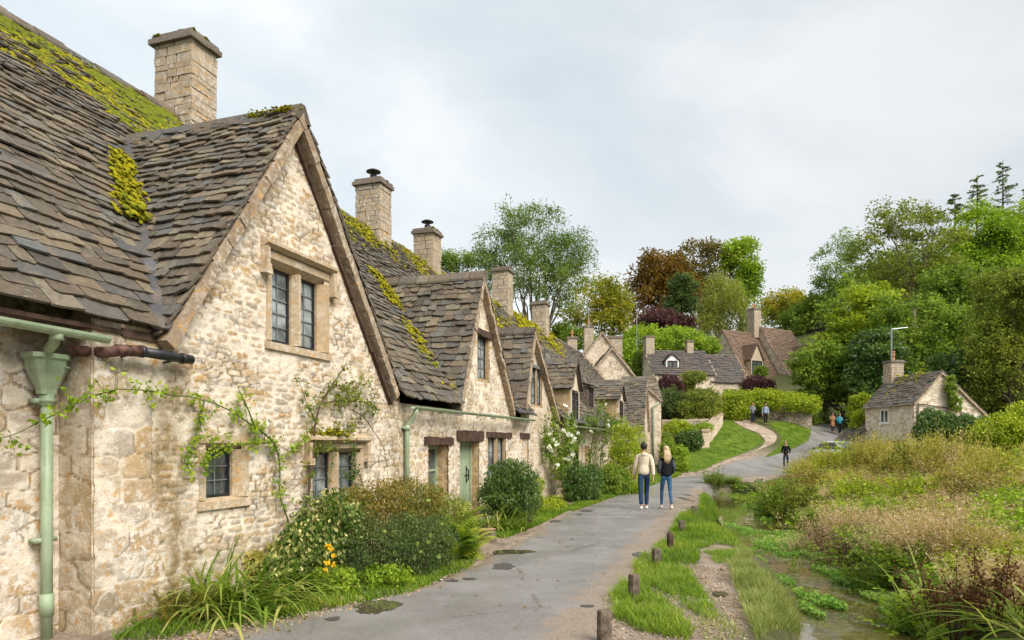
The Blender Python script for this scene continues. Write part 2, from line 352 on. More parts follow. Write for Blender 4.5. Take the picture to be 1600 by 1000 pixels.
def _phi(r2): return .5 * r2 * np.log(r2 + 1e-9)
_n = len(CP); _d = ((CP[:, None, :2] - CP[None, :, :2]) ** 2).sum(-1)
_A = np.zeros((_n + 3, _n + 3)); _A[:_n, :_n] = _phi(_d) + np.eye(_n) * 3.0; _A[:_n, _n] = 1; _A[:_n, _n + 1:] = CP[:, :2]; _A[_n:, :_n] = _A[:_n, _n:].T
_w = np.linalg.solve(_A, np.concatenate([CP[:, 2], np.zeros(3)]))
def pdist(x, y, line):
    """distance to a polyline and the position along it"""
    line = np.asarray(line, float); best = np.full(np.shape(x), 1e9); tt = np.zeros(np.shape(x))
    for i in range(len(line) - 1):
        a, b = line[i], line[i + 1]; ab = b - a
        t = np.clip(((x - a[0]) * ab[0] + (y - a[1]) * ab[1]) / (ab @ ab), 0, 1)
        d = np.hypot(x - a[0] - t * ab[0], y - a[1] - t * ab[1]); m = d < best
        best = np.where(m, d, best); tt = np.where(m, i + t, tt)
    return best, tt
STREAM_L = np.array([(1.0,-4),(2.3,5),(3.46,7.7),(3.94,8.9),(4.3,10.4),(4.42,11.5),(4.75,13.3),(4.95,15),(5.7,17.4),(6.6,21.3),(7.8,26.1),(8.7,29.4)])
STREAM_R = np.array([(2.3,-4),(3.5,5),(4.6,7.9),(5.08,9.3),(5.4,10.6),(5.65,12.0),(6.2,14.0),(6.9,17.0),(7.15,18.8),(7.75,21.3),(9.3,27.4),(9.9,29.6)])
STREAM_C = (STREAM_L + STREAM_R) / 2; STREAM_W = np.hypot(*(STREAM_R - STREAM_L).T) / 2
WATER = -0.42
ROAD_L = np.array([(-7,-4),(-4.6,3.0),(-2.9,6.1),(-2.1,7.4),(-1.25,8.2),(-.6,10.1),(.3,13.5),(1.4,18.3),(2.85,22),(5.2,28.7),(9.2,37),(13.5,43),(17.3,46.6),(20.3,50.0),(23.4,55),(25.6,62),(27.5,72)])
ROAD_R = np.array([(.2,-4),(.6,3.0),(.95,6.3),(1.35,7.7),(1.8,9.2),(2.28,10.8),(3.2,13.3),(4.6,17.5),(5.9,21.5),(8.0,27.5),(11.3,32.3),(15,36.3),(19.3,41),(23.2,45.5),(27.2,52),(29,61),(30.5,72)])
ROAD_C = (ROAD_L + ROAD_R) / 2; ROAD_W = np.hypot(*(ROAD_R - ROAD_L).T) / 2 * .93
def HT(x, y):
    x = np.asarray(x, float); y = np.asarray(y, float)
    xc = np.clip(x, -60, 110); yc = np.clip(y, -20, 155)
    z = _w[_n] + _w[_n + 1] * xc + _w[_n + 2] * yc
    for i in range(_n): z = z + _w[i] * _phi((xc - CP[i, 0]) ** 2 + (yc - CP[i, 1]) ** 2)
    near = 1 - sstep(20, 34, yc); z = z * (1 - near * (1 - sstep(4.5, 9, xc - .18 * yc)) * (1 - .0)) if True else z
    d, t = pdist(x, y, STREAM_C); w = np.interp(t, np.arange(len(STREAM_W)), STREAM_W)
    k = 1 - sstep(-.15, .45, d - w); z = z * (1 - k) + (-.78) * k
    dr, tr = pdist(x, y, ROAD_C); wr = np.interp(tr, np.arange(len(ROAD_W)), ROAD_W)
    off = sstep(0, .5, dr - wr) * (1 - sstep(36, 60, yc))
    return z + off * (fbm(x * .9, y * .9, 0, 3) - .5) * .10
def H1(x, y): return float(HT(np.array([x]), np.array([y]))[0])
_DS = np.concatenate([np.arange(4.5, 30, .06), np.arange(30, 70, .2), np.arange(70, 160, .8)])
def ground_at(px, py):
    """where the line of sight through a photo pixel meets the terrain"""
    x = (px - CX) / F * _DS; z = H + (HY - py) / F * _DS; h = HT(x, _DS); i = np.argmax(z <= h)
    if z[i] > h[i]: i = len(_DS) - 1
    return np.array((x[i], _DS[i], h[i]))
def inpoly(x, y, poly):
    c = np.zeros(np.shape(x), bool); n = len(poly)
    for i in range(n):
        x0, y0 = poly[i][:2]; x1, y1 = poly[(i + 1) % n][:2]
        if y0 == y1: continue
        c ^= ((y0 > y) != (y1 > y)) & (x < (x1 - x0) * (y - y0) / (y1 - y0) + x0)
    return c
def wpoly(pxs): return np.array([ground_at(*p)[:2] for p in pxs])
def sample(poly, n, edge=0.0):
    lo, hi = poly.min(0) - edge, poly.max(0) + edge; res = []; k = 0
    while k < n:
        p = rng.uniform(lo, hi, (max(64, n * 3), 2)); p = p[inpoly(p[:, 0], p[:, 1], poly)]; res.append(p); k += len(p)
        if len(p) == 0: break
    return np.concatenate(res)[:n]

def axis(*segs): return np.unique(np.concatenate([np.arange(a, b, st) for a, b, st in segs] + [[segs[-1][1]]]).round(4))
gx_ = axis((-900, -100, 200), (-100, -20, 10), (-20, -5, 1), (-5, 13, .14), (13, 36, .5), (36, 120, 6), (120, 900, 130))
gy_ = axis((-600, -20, 100), (-20, 2, 2), (2, 32, .14), (32, 66, .5), (66, 160, 5), (160, 1200, 150))
X, Y = np.meshgrid(gx_, gy_); X = X.ravel(); Y = Y.ravel(); Z = HT(X, Y)
dr, tr = pdist(X, Y, ROAD_C); wr = np.interp(tr, np.arange(len(ROAD_W)), ROAD_W)
Z -= .07 * (1 - sstep(-.45, -.1, dr - wr))
nx, ny = len(gx_), len(gy_)
idx = np.arange(nx * ny).reshape(ny, nx)
fq = np.stack([idx[:-1, :-1], idx[:-1, 1:], idx[1:, 1:], idx[1:, :-1]], -1).reshape(-1, 4)
me = bpy.data.meshes.new('ground'); me.vertices.add(nx * ny); me.vertices.foreach_set('co', np.stack([X, Y, Z], 1).astype(np.float32).ravel())
me.loops.add(fq.size); me.loops.foreach_set('vertex_index', fq.astype(np.int32).ravel()); me.polygons.add(len(fq))
me.polygons.foreach_set('loop_start', np.arange(0, fq.size, 4, dtype=np.int32)); me.polygons.foreach_set('loop_total', np.full(len(fq), 4, np.int32))
dS, tS = pdist(X, Y, STREAM_C); wS = np.interp(tS, np.arange(len(STREAM_W)), STREAM_W)
side = X - np.interp(Y, STREAM_C[:, 1], STREAM_C[:, 0])
dirt = (1 - sstep(.9, 1.6, dr - wr)) * (1 - sstep(44, 50, Y)) + ((side < 0) & (X > np.interp(Y, ROAD_C[:, 1], ROAD_C[:, 0])) & (Y < 30)) * 1.0
bed = 1 - sstep(-.05, .25, dS - wS); dirt = dirt * sstep(.42, .85, dS - wS)
for nm, a in (('dirt', np.clip(dirt, 0, 1)), ('bed', bed)):
    at = me.attributes.new(nm, 'FLOAT', 'POINT'); at.data.foreach_set('value', a.astype(np.float32))
me.update(); me.validate()
n = N('ground_earth'); v = n.coord()
soil = n.mix(n.step(n.noise(v, 5, 6, .65), .3, .7), (.045, .045, .014), (.085, .095, .026))
drt = n.mix(n.step(n.noise(v, 2.2, 6, .65), .32, .68), (.175, .125, .088), (.315, .245, .19))
drt = n.mix(n.step(n.noise(v, 38, 4, .8), .52, .66), drt, (.42, .36, .30)); drt = n.mix(n.step(n.noise(v, 21, 5, .8), .58, .68, 0, .8), drt, (.11, .085, .065))
drt = n.mix(n.math('MULTIPLY', n.step(n.noise(v, 1.3, 4, .6), .56, .66), .55), drt, (.11, .085, .065))
c = n.mix(n.attr('dirt'), soil, drt); c = n.mix(n.attr('bed'), c, (.085, .065, .030))
gm_ = n.done(c, n.step(n.noise(v, 1.3, 4, .6), .5, .68, .9, .38), n.bump(n.math('ADD', n.noise(v, 14, 7, .7), n.math('MULTIPLY', n.noise(v, 60, 3, .6), .5)), .9, .03), .3)
tag(link('ground', me, gm_, smooth=True), kind='structure')

def ribbon(name, A, B, na, mat, z=0.006, jit=0.0, step=.25, fr=1.0):
    A, B = np.asarray(A, float), np.asarray(B, float); C = (A + B) / 2
    ln = np.concatenate([[0], np.cumsum(np.hypot(*np.diff(C, axis=0).T))]); ts = np.arange(0, ln[-1], step); ts = np.append(ts, ln[-1])
    ev = lambda K: np.stack([np.interp(ts, ln, K[:, 0]), np.interp(ts, ln, K[:, 1])], 1)
    def sm(K):
        K = K.copy()
        for _ in range(3): K[1:-1] = (K[:-2] + 2 * K[1:-1] + K[2:]) / 4
        return K
    a, b = sm(ev(A)), sm(ev(B)); u = np.linspace(0, 1, na)
    p = a[:, None] * (1 - u)[None, :, None] + b[:, None] * u[None, :, None]
    e = np.minimum(u, 1 - u)[None, :] * np.hypot(*(a - b).T)[:, None]
    if jit:
        wdir = (b - a) / np.hypot(*(b - a).T)[:, None]
        for sidei, cc, sgn in ((0, a, 5), (1, b, 9)):
            nj = (fbm(cc[:, 0] * 1.6, cc[:, 1] * 1.6, sgn, 5, 4) - .5) * 2 * jit
            fall = (1 - u)[None, :] ** 4 if sidei == 0 else u[None, :] ** 4
            p += (nj[:, None] * fall)[..., None] * wdir[:, None]
    m = p.shape[0]; x = p[..., 0].ravel(); y = p[..., 1].ravel()
    zz = HT(x, y) + z - .03 * (1 - sstep(0, .25, e)).ravel() * fr
    ii = np.arange(m * na).reshape(m, na); f = np.stack([ii[:-1, :-1], ii[:-1, 1:], ii[1:, 1:], ii[1:, :-1]], -1).reshape(-1, 4)
    me = bpy.data.meshes.new(name); me.from_pydata(np.stack([x, y, zz], 1).tolist(), [], f.tolist())
    at = me.attributes.new('edge', 'FLOAT', 'POINT'); at.data.foreach_set('value', e.ravel().astype(np.float32))
    at = me.attributes.new('across', 'FLOAT', 'POINT'); at.data.foreach_set('value', np.tile(u, m).astype(np.float32))
    me.update(); return link(name, me, mat, None, True)
# road
n = N('wet_asphalt'); v = n.coord(); ed = n.attr('edge'); ac = n.attr('across')
sp = n.math('ADD', n.math('MULTIPLY', n.noise(v, 75, 4, .8), .55), n.math('MULTIPLY', n.noise(v, 24, 6, .8), .45)); c = n.mix(n.step(sp, .36, .64), (.108, .098, .093), (.236, .220, .209))
c = n.mix(n.step(n.noise(v, .8, 4, .55), .40, .62, 0, .55), c, (.245, .232, .223))
c = n.mix(n.step(n.noise(v, 3.5, 6, .7), .55, .72, 0, .35), c, (.14, .126, .116))
stripe = n.noise(n.coord((1.0, .16, 1), 'Object', (0, 0, R(-22))), 1.5, 4); 
cell = n.vor(n.coord((.22, .16, 1), 'Object', (0, 0, R(-20))), 1.6, 'DISTANCE_TO_EDGE'); wob = n.math('ADD', cell, n.math('MULTIPLY', n.math('SUBTRACT', n.noise(v, 5, 4), .5), .05))
c = n.mix(n.math('MULTIPLY', n.step(wob, .003, .010, .5, 0), n.step(n.noise(v, .5, 2), .45, .6)), c, (.085, .075, .068))
en = n.math('ADD', ed, n.math('MULTIPLY', n.math('SUBTRACT', n.noise(v, 2.6, 5, .65), .5), 1.1))
wid = n.step(ac, .4, .95, .0, .55); c = n.mix(n.step(n.math('SUBTRACT', en, wid), .05, .50, .88, 0), c, n.mix(n.step(n.noise(v, 30, 4, .7), .4, .7), (.20, .15, .11), (.34, .27, .21)))
rg = n.step(n.noise(v, 1.1, 4, .6), .38, .64, .30, .62)
m_road = n.done(c, rg, n.bump(n.math('ADD', sp, n.math('MULTIPLY', n.noise(v, 6, 5), 1.2)), .45, .012), .35)
tag(ribbon('road', ROAD_L, ROAD_R, 40, m_road, .004, .28), kind='structure')
# worn path over the bank
n = N('worn_path'); v = n.coord()
c = n.mix(n.step(n.noise(v, 1.7, 5, .6), .35, .68), (.24, .175, .125), (.40, .325, .265))
m_path = n.done(n.mix(n.step(n.noise(v, 40, 3), .5, .7), c, (.2, .16, .12)), .9, n.bump(n.noise(v, 12, 6, .7), .6, .03), .2)
PL = wpoly([(1141, 649), (1171, 660), (1196, 667), (1216, 681), (1209, 693), (1176, 707), (1142, 718), (1108, 735)])
PR = wpoly([(1136, 655), (1163, 669), (1184, 676), (1197, 688), (1188, 700), (1160, 713), (1120, 730), (1082, 741)])
tag(ribbon('path', PL, PR, 9, m_path, .03, .22, .4), kind='structure')
# stream
n = N('stream_water'); v = n.coord((1, .5, 1), 'Object', (0, 0, R(15)))
c = n.mix(n.step(n.noise(n.coord(), 1.6, 5, .6), .35, .66), (.065, .045, .016), (.17, .12, .05))
c = n.mix(n.step(n.noise(n.coord(), 9, 5, .7), .55, .7, 0, .35), c, (.17, .13, .07))
rip = n.math('ADD', n.noise(v, 7, 4, .6, 1.0), n.math('MULTIPLY', n.noise(v, 26, 3, .6, .8), .45))
amp = n.step(n.noise(n.coord((1, .6, 1)), 1.1, 3), .42, .55, .15, 1.0)
m_water = n.done(c, .045, n.bump(n.math('MULTIPLY', rip, amp), .5, .05), 1.0, 0, {'IOR': 1.45, 'Coat Weight': 1.0, 'Coat Roughness': .03})
wl, wr_ = STREAM_L.copy(), STREAM_R.copy(); wl[:, 0] -= .28; wr_[:, 0] += .28
wo = ribbon('stream', wl, wr_, 44, m_water, 0, 0, .055, 0); _v = np.empty(len(wo.data.vertices) * 3, np.float32); wo.data.vertices.foreach_get('co', _v); _v = _v.reshape(-1, 3)
_ru = _v[:, 0] * .94 - _v[:, 1] * .25; _rv = _v[:, 0] * .25 + _v[:, 1] * .94; _am = .25 + 1.1 * sstep(.42, .62, fbm(_ru * .9, _rv * .5, 0, 63))
_v[:, 2] = WATER + _am * (.009 * (fbm(_ru * 4.5, _rv * 6.5, 0, 61, 2) - .5) + .005 * (fbm(_ru * 9, _rv * 15, 0, 62, 2) - .5)); wo.data.vertices.foreach_set('co', _v.ravel()); wo.data.update()
tag(wo, kind='structure')
# puddles on the road
n = N('puddle_water'); v = n.coord(); m_pud = n.done(n.mix(n.noise(v, 3), (.05, .042, .028), (.10, .085, .055)), .03, n.bump(n.noise(v, 9, 2), .04, .01), .8)
n = N('damp_asphalt'); v = n.coord(); m_damp = n.done(n.mix(n.noise(v, 20, 5), (.04, .035, .03), (.10, .088, .078)), .5, n.bump(n.noise(v, 40, 4), .8, .02), .4)
for i, (px, py, rx, ry, k) in enumerate([(590, 948, 33, 11, 0), (803, 864, 30, 4, 0), (786, 887, 16, 4.5, 1), (733, 906, 10, 2, 1), (707, 909, 11, 2, 1), (915, 799, 12, 1.6, 1), (868, 815, 9, 2, 1), (1070, 780, 7, 3.5, 1), (1075, 774, 6, 1.6, 1),
                                    (1004, 868, 14, 5, 1), (918, 950, 11, 2, 1), (1125, 931, 11, 4, 0), (1073, 795, 8, 1.2, 1), (520, 968, 12, 3, 1), (905, 804, 5, 1, 1)]):
    g = ground_at(px, py); sc = g[1] / F; a = np.linspace(0, 2 * math.pi, 40, endpoint=False); up = H / g[1]
    rr = .35 + 1.2 * fbm(np.cos(a) * 1.7 + i * 9, np.sin(a) * 1.7, 0, 4, 4)
    xx = g[0] + np.cos(a) * rr * rx * sc; yy = g[1] + np.sin(a) * rr * ry * sc / up
    inr = g[0] < np.interp(g[1], ROAD_R[:, 1], ROAD_R[:, 0]) - .1; zz = HT(xx, yy) + (.009 if inr else .02)
    o = MB().add(np.concatenate([np.stack([xx, yy, zz], 1), [(g[0], g[1], zz.mean())]]), [(j, (j + 1) % 40, 40) for j in range(40)]).build('puddle', (m_pud, m_damp)[k])
    tag(o, kind='structure')

# ------------------------------------------------------------------ plant primitives (all return loose quads)
def unit(a): return a / (np.linalg.norm(a, axis=-1, keepdims=True) + 1e-9)
def q_leaves(c, size, aspect=.5, d=None, flat=.0, var=.4):
    """rhombic leaves at c; d = preferred direction of the leaf; flat>0 turns the faces upward"""
    n = len(c); a = unit(rng.normal(size=(n, 3)))
    if d is not None: a = unit(a * .7 + d)
    w = rng.normal(size=(n, 3)); w = unit(np.cross(a, w))
    if flat: 
        h = unit(np.cross(a, np.array((0, 0, 1.0)))); w = unit(w * (1 - flat) + h * flat)
    s = size * (1 + rng.uniform(-var, var, (n, 1)))
    return np.stack([c - a * s * .5, c + w * s * aspect * .5 + a * s * .08, c + a * s * .5, c - w * s * aspect * .5 + a * s * .08], 1)
def q_blades(base, length, width, lean=.25, bend=1.1, segs=4, az=None, tip=.04):
    n = len(base); az = rng.uniform(0, 2 * math.pi, n) if az is None else az
    length = np.broadcast_to(length, (n,)) * rng.uniform(.65, 1.2, n); width = np.broadcast_to(width, (n,)) * rng.uniform(.7, 1.3, n)
    th = np.maximum(np.abs(rng.normal(lean, lean * .5 + .02, n)), lean * .45); bd = rng.uniform(.45, 1.2, n) * bend
    out_d = np.stack([np.cos(az), np.sin(az), np.zeros(n)], 1); sd = np.stack([-np.sin(az), np.cos(az), np.zeros(n)], 1)
    p = base.copy(); qs = []
    for k in range(segs):
        t0, t1 = k / segs, (k + 1) / segs; ang = th + bd * (t0 + t1) / 2
        st = (out_d * np.sin(ang)[:, None] + np.array((0, 0, 1.0)) * np.cos(ang)[:, None]) * (length / segs)[:, None]
        w0 = width * (1 - t0 ** 2.2 * (1 - tip)); w1 = width * (1 - t1 ** 2.2 * (1 - tip)); p2 = p + st
        qs.append(np.stack([p - sd * w0[:, None] / 2, p + sd * w0[:, None] / 2, p2 + sd * w1[:, None] / 2, p2 - sd * w1[:, None] / 2], 1)); p = p2
    return np.stack(qs, 1).reshape(-1, 4, 3)
def q_stems(a, b, w):
    """thin three-sided sticks from a to b"""
    n = len(a); d = unit(b - a); s = unit(np.cross(d, unit(rng.normal(size=(n, 3))))); t = np.cross(d, s); w = np.broadcast_to(w, (n,))[:, None] / 2; res = []
    c = [(s * math.cos(k * 2.0944) + t * math.sin(k * 2.0944)) * w for k in range(3)]
    for k in range(3): res.append(np.stack([a + c[k], a + c[(k + 1) % 3], b + c[(k + 1) % 3] * .6, b + c[k] * .6], 1))
    return np.concatenate(res)
def dirs(n, up=0.0):
    d = rng.normal(size=(n, 3)); d[:, 2] += up; return unit(d)
def lobe_points(lobes, n, shell=.55):
    """points through a union of ellipsoids (cx,cy,cz,rx,ry,rz), denser near their skin, weight by size"""
    lobes = np.asarray(lobes, float); w = (lobes[:, 3] * lobes[:, 5]); k = rng.choice(len(lobes), n, p=w / w.sum())
    r = rng.random(n) ** (1 / 3 * (1 - shell) + .12 * shell); d = dirs(n)
    w_ = .74 + .62 * fbm(d[:, 0] * 2.1 + k * 3.7, d[:, 1] * 2.1 + lobes[k, 0], d[:, 2] * 2.1, 31)
    d = d * (r * w_)[:, None]; return lobes[k, :3] + d * lobes[k, 3:], d
def q_clumps(centers, per, rad, size, aspect=.55, flat=.3, squash=.7, dvec=None):
    """leaf clumps; returns quads, per-leaf clump number"""
    n = len(centers); rad = np.broadcast_to(rad, (n,)); c = np.repeat(centers, per, 0)
    off = np.clip(rng.normal(size=(n * per, 3)), -1.55, 1.55) * np.repeat(rad, per)[:, None] * .5; off[:, 2] *= squash
    cl = np.repeat(rng.random(n), per); d = unit(off + np.array((0, 0, -.2)))
    return q_leaves(c + off, size, aspect, d, flat), cl

# ------------------------------------------------------------------ grass beside the road and on the bank
def grass(name, polys, dens, hgt, wid, mat, lean=.35, bend=.9, segs=2, clumpy=.5, cap=60000):
    g = Q()
    for poly, dn, hh in polys:
        poly = wpoly(poly) if np.max(poly) > 60 else np.array(poly, float)
        e1 = poly; area = .5 * abs(np.dot(e1[:, 0], np.roll(e1[:, 1], 1)) - np.dot(e1[:, 1], np.roll(e1[:, 0], 1)))
        p = sample(poly, int(min(cap, area * dens * dn)))
        nn = fbm(p[:, 0] * 3.0, p[:, 1] * 3.0, 0, 21); p = p[nn > clumpy * .75 * rng.random(len(p))]
        nn = fbm(p[:, 0] * 2.2, p[:, 1] * 2.2, 0, 22); z = HT(p[:, 0], p[:, 1])
        q = q_blades(np.stack([p[:, 0], p[:, 1], z - .01], 1), hgt * hh * (.45 + 1.1 * nn), wid, lean, bend, segs)
        cc = np.clip(fbm(p[:, 0] * 1.2, p[:, 1] * 1.2, 0, 25) * 1.6 - .3, 0, 1)
        g.add(q, np.repeat(rng.random(len(p)), segs), np.repeat(cc, segs))
    o = g.build(name, mat); return tag(o, kind='stuff')
grass('verge_grass', [
    ([(956, 928), (975, 912), (1003, 914), (1045, 945), (1085, 985), (1075, 1004), (1010, 990), (962, 972)], 1.0, 1.0),
    ([(988, 885), (1003, 868), (1035, 872), (1075, 895), (1112, 945), (1120, 975), (1085, 962), (1040, 930), (995, 908)], 1.0, 1.0),
    ([(1018, 862), (1035, 845), (1075, 850), (1093, 868), (1090, 884), (1045, 882)], 1.1, 1.0),
    ([(1048, 832), (1062, 806), (1092, 800), (1100, 770), (1116, 764), (1124, 790), (1150, 830), (1154, 856), (1120, 850), (1095, 858), (1060, 848)], 1.1, 1.0),
    ([(1100, 862), (1150, 858), (1160, 878), (1120, 882)], .8, .6),
    ([(1105, 764), (1125, 752), (1165, 757), (1160, 771), (1125, 775)], 1.2, .55)], 2700, .17, .009, M['grass_blade'], .45, 1.1, 3, .85)
grass('bank_grass', [
    ([(1138, 884), (1160, 870), (1186, 893), (1212, 918), (1240, 950), (1260, 1003), (1185, 1003), (1160, 950)], 1.0, 1.0),
    ([(1085, 975), (1110, 960), (1150, 975), (1165, 1003), (1100, 1003)], .35, .6),
    ([(1150, 845), (1178, 872), (1150, 885)], .8, .7)], 3300, .17, .008, M['grass_pale'])
grass('roadside_grass', [
    ([(170, 1003), (225, 975), (300, 960), (420, 930), (505, 905), (600, 885), (700, 850), (742, 852), (740, 884), (640, 928), (500, 955), (400, 976), (260, 1003)], 1.0, .8),
    ([(742, 836), (790, 818), (850, 795), (884, 785), (892, 797), (840, 822), (790, 842)], 1.3, .8),
    ([(890, 790), (930, 772), (1000, 752), (1003, 762), (945, 782), (895, 800)], 1.4, .8),
    ([(1000, 765), (1010, 745), (1060, 735), (1065, 742)], 1.5, 1.0)], 2000, .13, .011, M['grass_blade'])
LAWN1 = [(1068, 735), (1080, 705), (1105, 693), (1122, 668), (1136, 654), (1165, 672), (1186, 680), (1194, 691), (1160, 710), (1115, 727), (1085, 738)]
LAWN2 = [(1218, 700), (1195, 715), (1222, 708), (1236, 703), (1262, 690), (1268, 672), (1245, 663), (1200, 663), (1222, 682)]
grass('lawn_grass', [(LAWN1, 1.0, 1.0), (LAWN2, 1.0, 1.2)], 420, .12, .035, M['grass_blade'], .5, .8, 1, .35, 90000)
n = N('lawn_turf'); v = n.coord(); m_lawn = n.done(n.mix(n.step(n.noise(v, 1.6, 6, .65), .32, .68), (.055, .095, .014), (.15, .205, .03)), .9, n.bump(n.noise(v, 20, 5), .7, .05), .1)
for pl in (LAWN1, LAWN2):
    w = wpoly(pl); lo, hi = w.min(0), w.max(0); xs, ys = np.meshgrid(np.arange(lo[0], hi[0], .2), np.arange(lo[1], hi[1], .2)); xs, ys = xs.ravel(), ys.ravel()
    k = inpoly(xs, ys, w); xs, ys = xs[k], ys[k]; z = HT(xs, ys) + .015 + (fbm(xs * 2, ys * 2, 0, 9) - .5) * .02; h = .1
    q = np.stack([np.stack([xs - h, ys - h, HT(xs - h, ys - h) + .015], 1), np.stack([xs + h, ys - h, HT(xs + h, ys - h) + .015], 1), np.stack([xs + h, ys + h, HT(xs + h, ys + h) + .015], 1), np.stack([xs - h, ys + h, HT(xs - h, ys + h) + .015], 1)], 1)
    tag(Q().add(q).build('lawn', m_lawn), kind='structure')
# ------------------------------------------------------------------ building pieces
def rubble(u, v, seed, hmin=.045, hmax=.11, wmin=.10, wmax=.36, gap=.016, warp=.045):
    """random rubble with a hint of courses, laid over wall coordinates u, v: stone number, mortar, relief"""
    ch, cw = (hmin + hmax) / 2 * 1.0, (wmin + wmax) / 2
    v2 = v + (fbm(u * .8, v * 2.5, 5, seed + 2) - .5) * warp * 2.5 + (fbm(u * 8, v * 9, 2, seed + 9, 2) - .5) * .024
    u2 = u + (fbm(u * 7, v * 6, 4, seed + 5, 2) - .5) * .03
    a = u2 / cw; b = v2 / ch; ia, ib = np.floor(a), np.floor(b); z0 = np.zeros(u.shape, int)
    d1 = np.full(u.shape, 9.0); d2 = np.full(u.shape, 9.0); rnd = np.zeros(u.shape)
    for i in (-2, -1, 0, 1, 2):
        for j in (-2, -1, 0, 1, 2):
            ca_, cb_ = ia + i, ib + j
            h1, h2, h3 = hash2(ca_, cb_, z0, seed), hash2(ca_, cb_, z0 + 1, seed), hash2(ca_, cb_, z0 + 2, seed)
            pu = ca_ + .5 + (h1 - .5) * .8 + .5 * (cb_ % 2); pv = cb_ + .5 + (h2 - .5) * .42
            # box-like distance keeps the stones blocky; big stones swallow little ones
            du, dv = np.abs(a - pu), np.abs(b - pv); d = (du ** 5.0 * .7 + dv ** 5.0) ** (1 / 5.0) - .22 * (h3 - .5)
            nw = d < d1; d2 = np.where(nw, d1, np.minimum(d2, d)); rnd = np.where(nw, hash2(ca_, cb_, z0 + 3, seed), rnd); d1 = np.where(nw, d, d1)
    e = (d2 - d1) * ch * .62 - .008 * hash2((rnd * 9999).astype(int), z0, z0, 5)
    rel = sstep(-.004, gap * 1.7, e); mort = 1 - sstep(gap * .12, gap * .8, e)
    full = sstep(.36, .58, fbm(u * 1.5, v * 1.9, 3, seed + 4)); hz = hash2((rnd * 997).astype(int), (rnd * 31).astype(int), z0, 3)
    relief = rel * (.007 + .013 * hz) * (1 - .72 * full) + .014 * fbm(u * 9, v * 11, 0, seed + 6) + .009 * full - .006 * (1 - sstep(.0, .006, e)) * sstep(.45, .6, fbm(u * 4, v * 5, 1, seed + 11))
    crk_shade = (1 - sstep(.0005, .0065, e)) * sstep(.46, .60, fbm(u * 3.3, v * 4.5, 1, seed + 11))  # thin lines along open joints that carry painted crevice shade
    mort = np.clip(mort * (1 - .3 * full) + .85 * full * sstep(.38, .60, fbm(u * 6, v * 9, 0, seed + 8)), 0, 1) - 2.0 * crk_shade
    return rnd, mort, relief
def wall_face(O, U, V, Nn, ulen, vlen, step, seed, top=None, holes=(), stain=None, rk=None, amp=.68):
    O, U, V, Nn = [np.asarray(x, float) for x in (O, U, V, Nn)]
    nu, nv = max(2, int(round(ulen / step)) + 1), max(2, int(round(vlen / step)) + 1)
    uu, vv = np.meshgrid(np.linspace(0, ulen, nu), np.linspace(0, vlen, nv)); u, v = uu.ravel(), vv.ravel()
    rnd, mort, rel = rubble(u, v, seed, **(rk or {}))
    co = O + u[:, None] * U + v[:, None] * V + (rel * amp)[:, None] * Nn
    ii = np.arange(nu * nv).reshape(nv, nu); f = np.stack([ii[:-1, :-1], ii[:-1, 1:], ii[1:, 1:], ii[1:, :-1]], -1).reshape(-1, 4)
    cu, cv = u[f].mean(1), v[f].mean(1); k = np.ones(len(f), bool)
    if top is not None: k &= cv < top(cu)
    for a, b, c, d in holes: k &= ~((cu > a) & (cu < b) & (cv > c) & (cv < d))
    st = stain(u, v) if stain else np.zeros(len(u))
    return co, f[k], rnd, mort, st
def wall_mesh(name, faces, mat, parent):
    off = OFF.get(parent.name, 0); cs, fs, rs, ms, ss, n = [], [], [], [], [], 0
    for co, f, r, m, s in faces:
        cs.append(co); fs.append(f + n); rs.append(r); ms.append(m); ss.append(s); n += len(co)
    co = np.concatenate(cs) - off; f = np.concatenate(fs); use = np.unique(f); mp_ = np.full(n, -1); mp_[use] = np.arange(len(use)); f = mp_[f]
    me = bpy.data.meshes.new(name); me.vertices.add(len(use)); me.vertices.foreach_set('co', co[use].astype(np.float32).ravel())
    me.loops.add(f.size); me.loops.foreach_set('vertex_index', f.astype(np.int32).ravel()); me.polygons.add(len(f))
    me.polygons.foreach_set('loop_start', np.arange(0, f.size, 4, dtype=np.int32)); me.polygons.foreach_set('loop_total', np.full(len(f), 4, np.int32))
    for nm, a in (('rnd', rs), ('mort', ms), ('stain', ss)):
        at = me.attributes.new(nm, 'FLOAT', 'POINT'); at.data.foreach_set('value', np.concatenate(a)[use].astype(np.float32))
    me.update(); me.validate(); return link(name, me, mat, parent, True)
def flat_face(quad):
    q = np.array(quad, float); return q, np.array([[0, 1, 2, 3]]), np.full(4, .4), np.zeros(4), np.zeros(4)

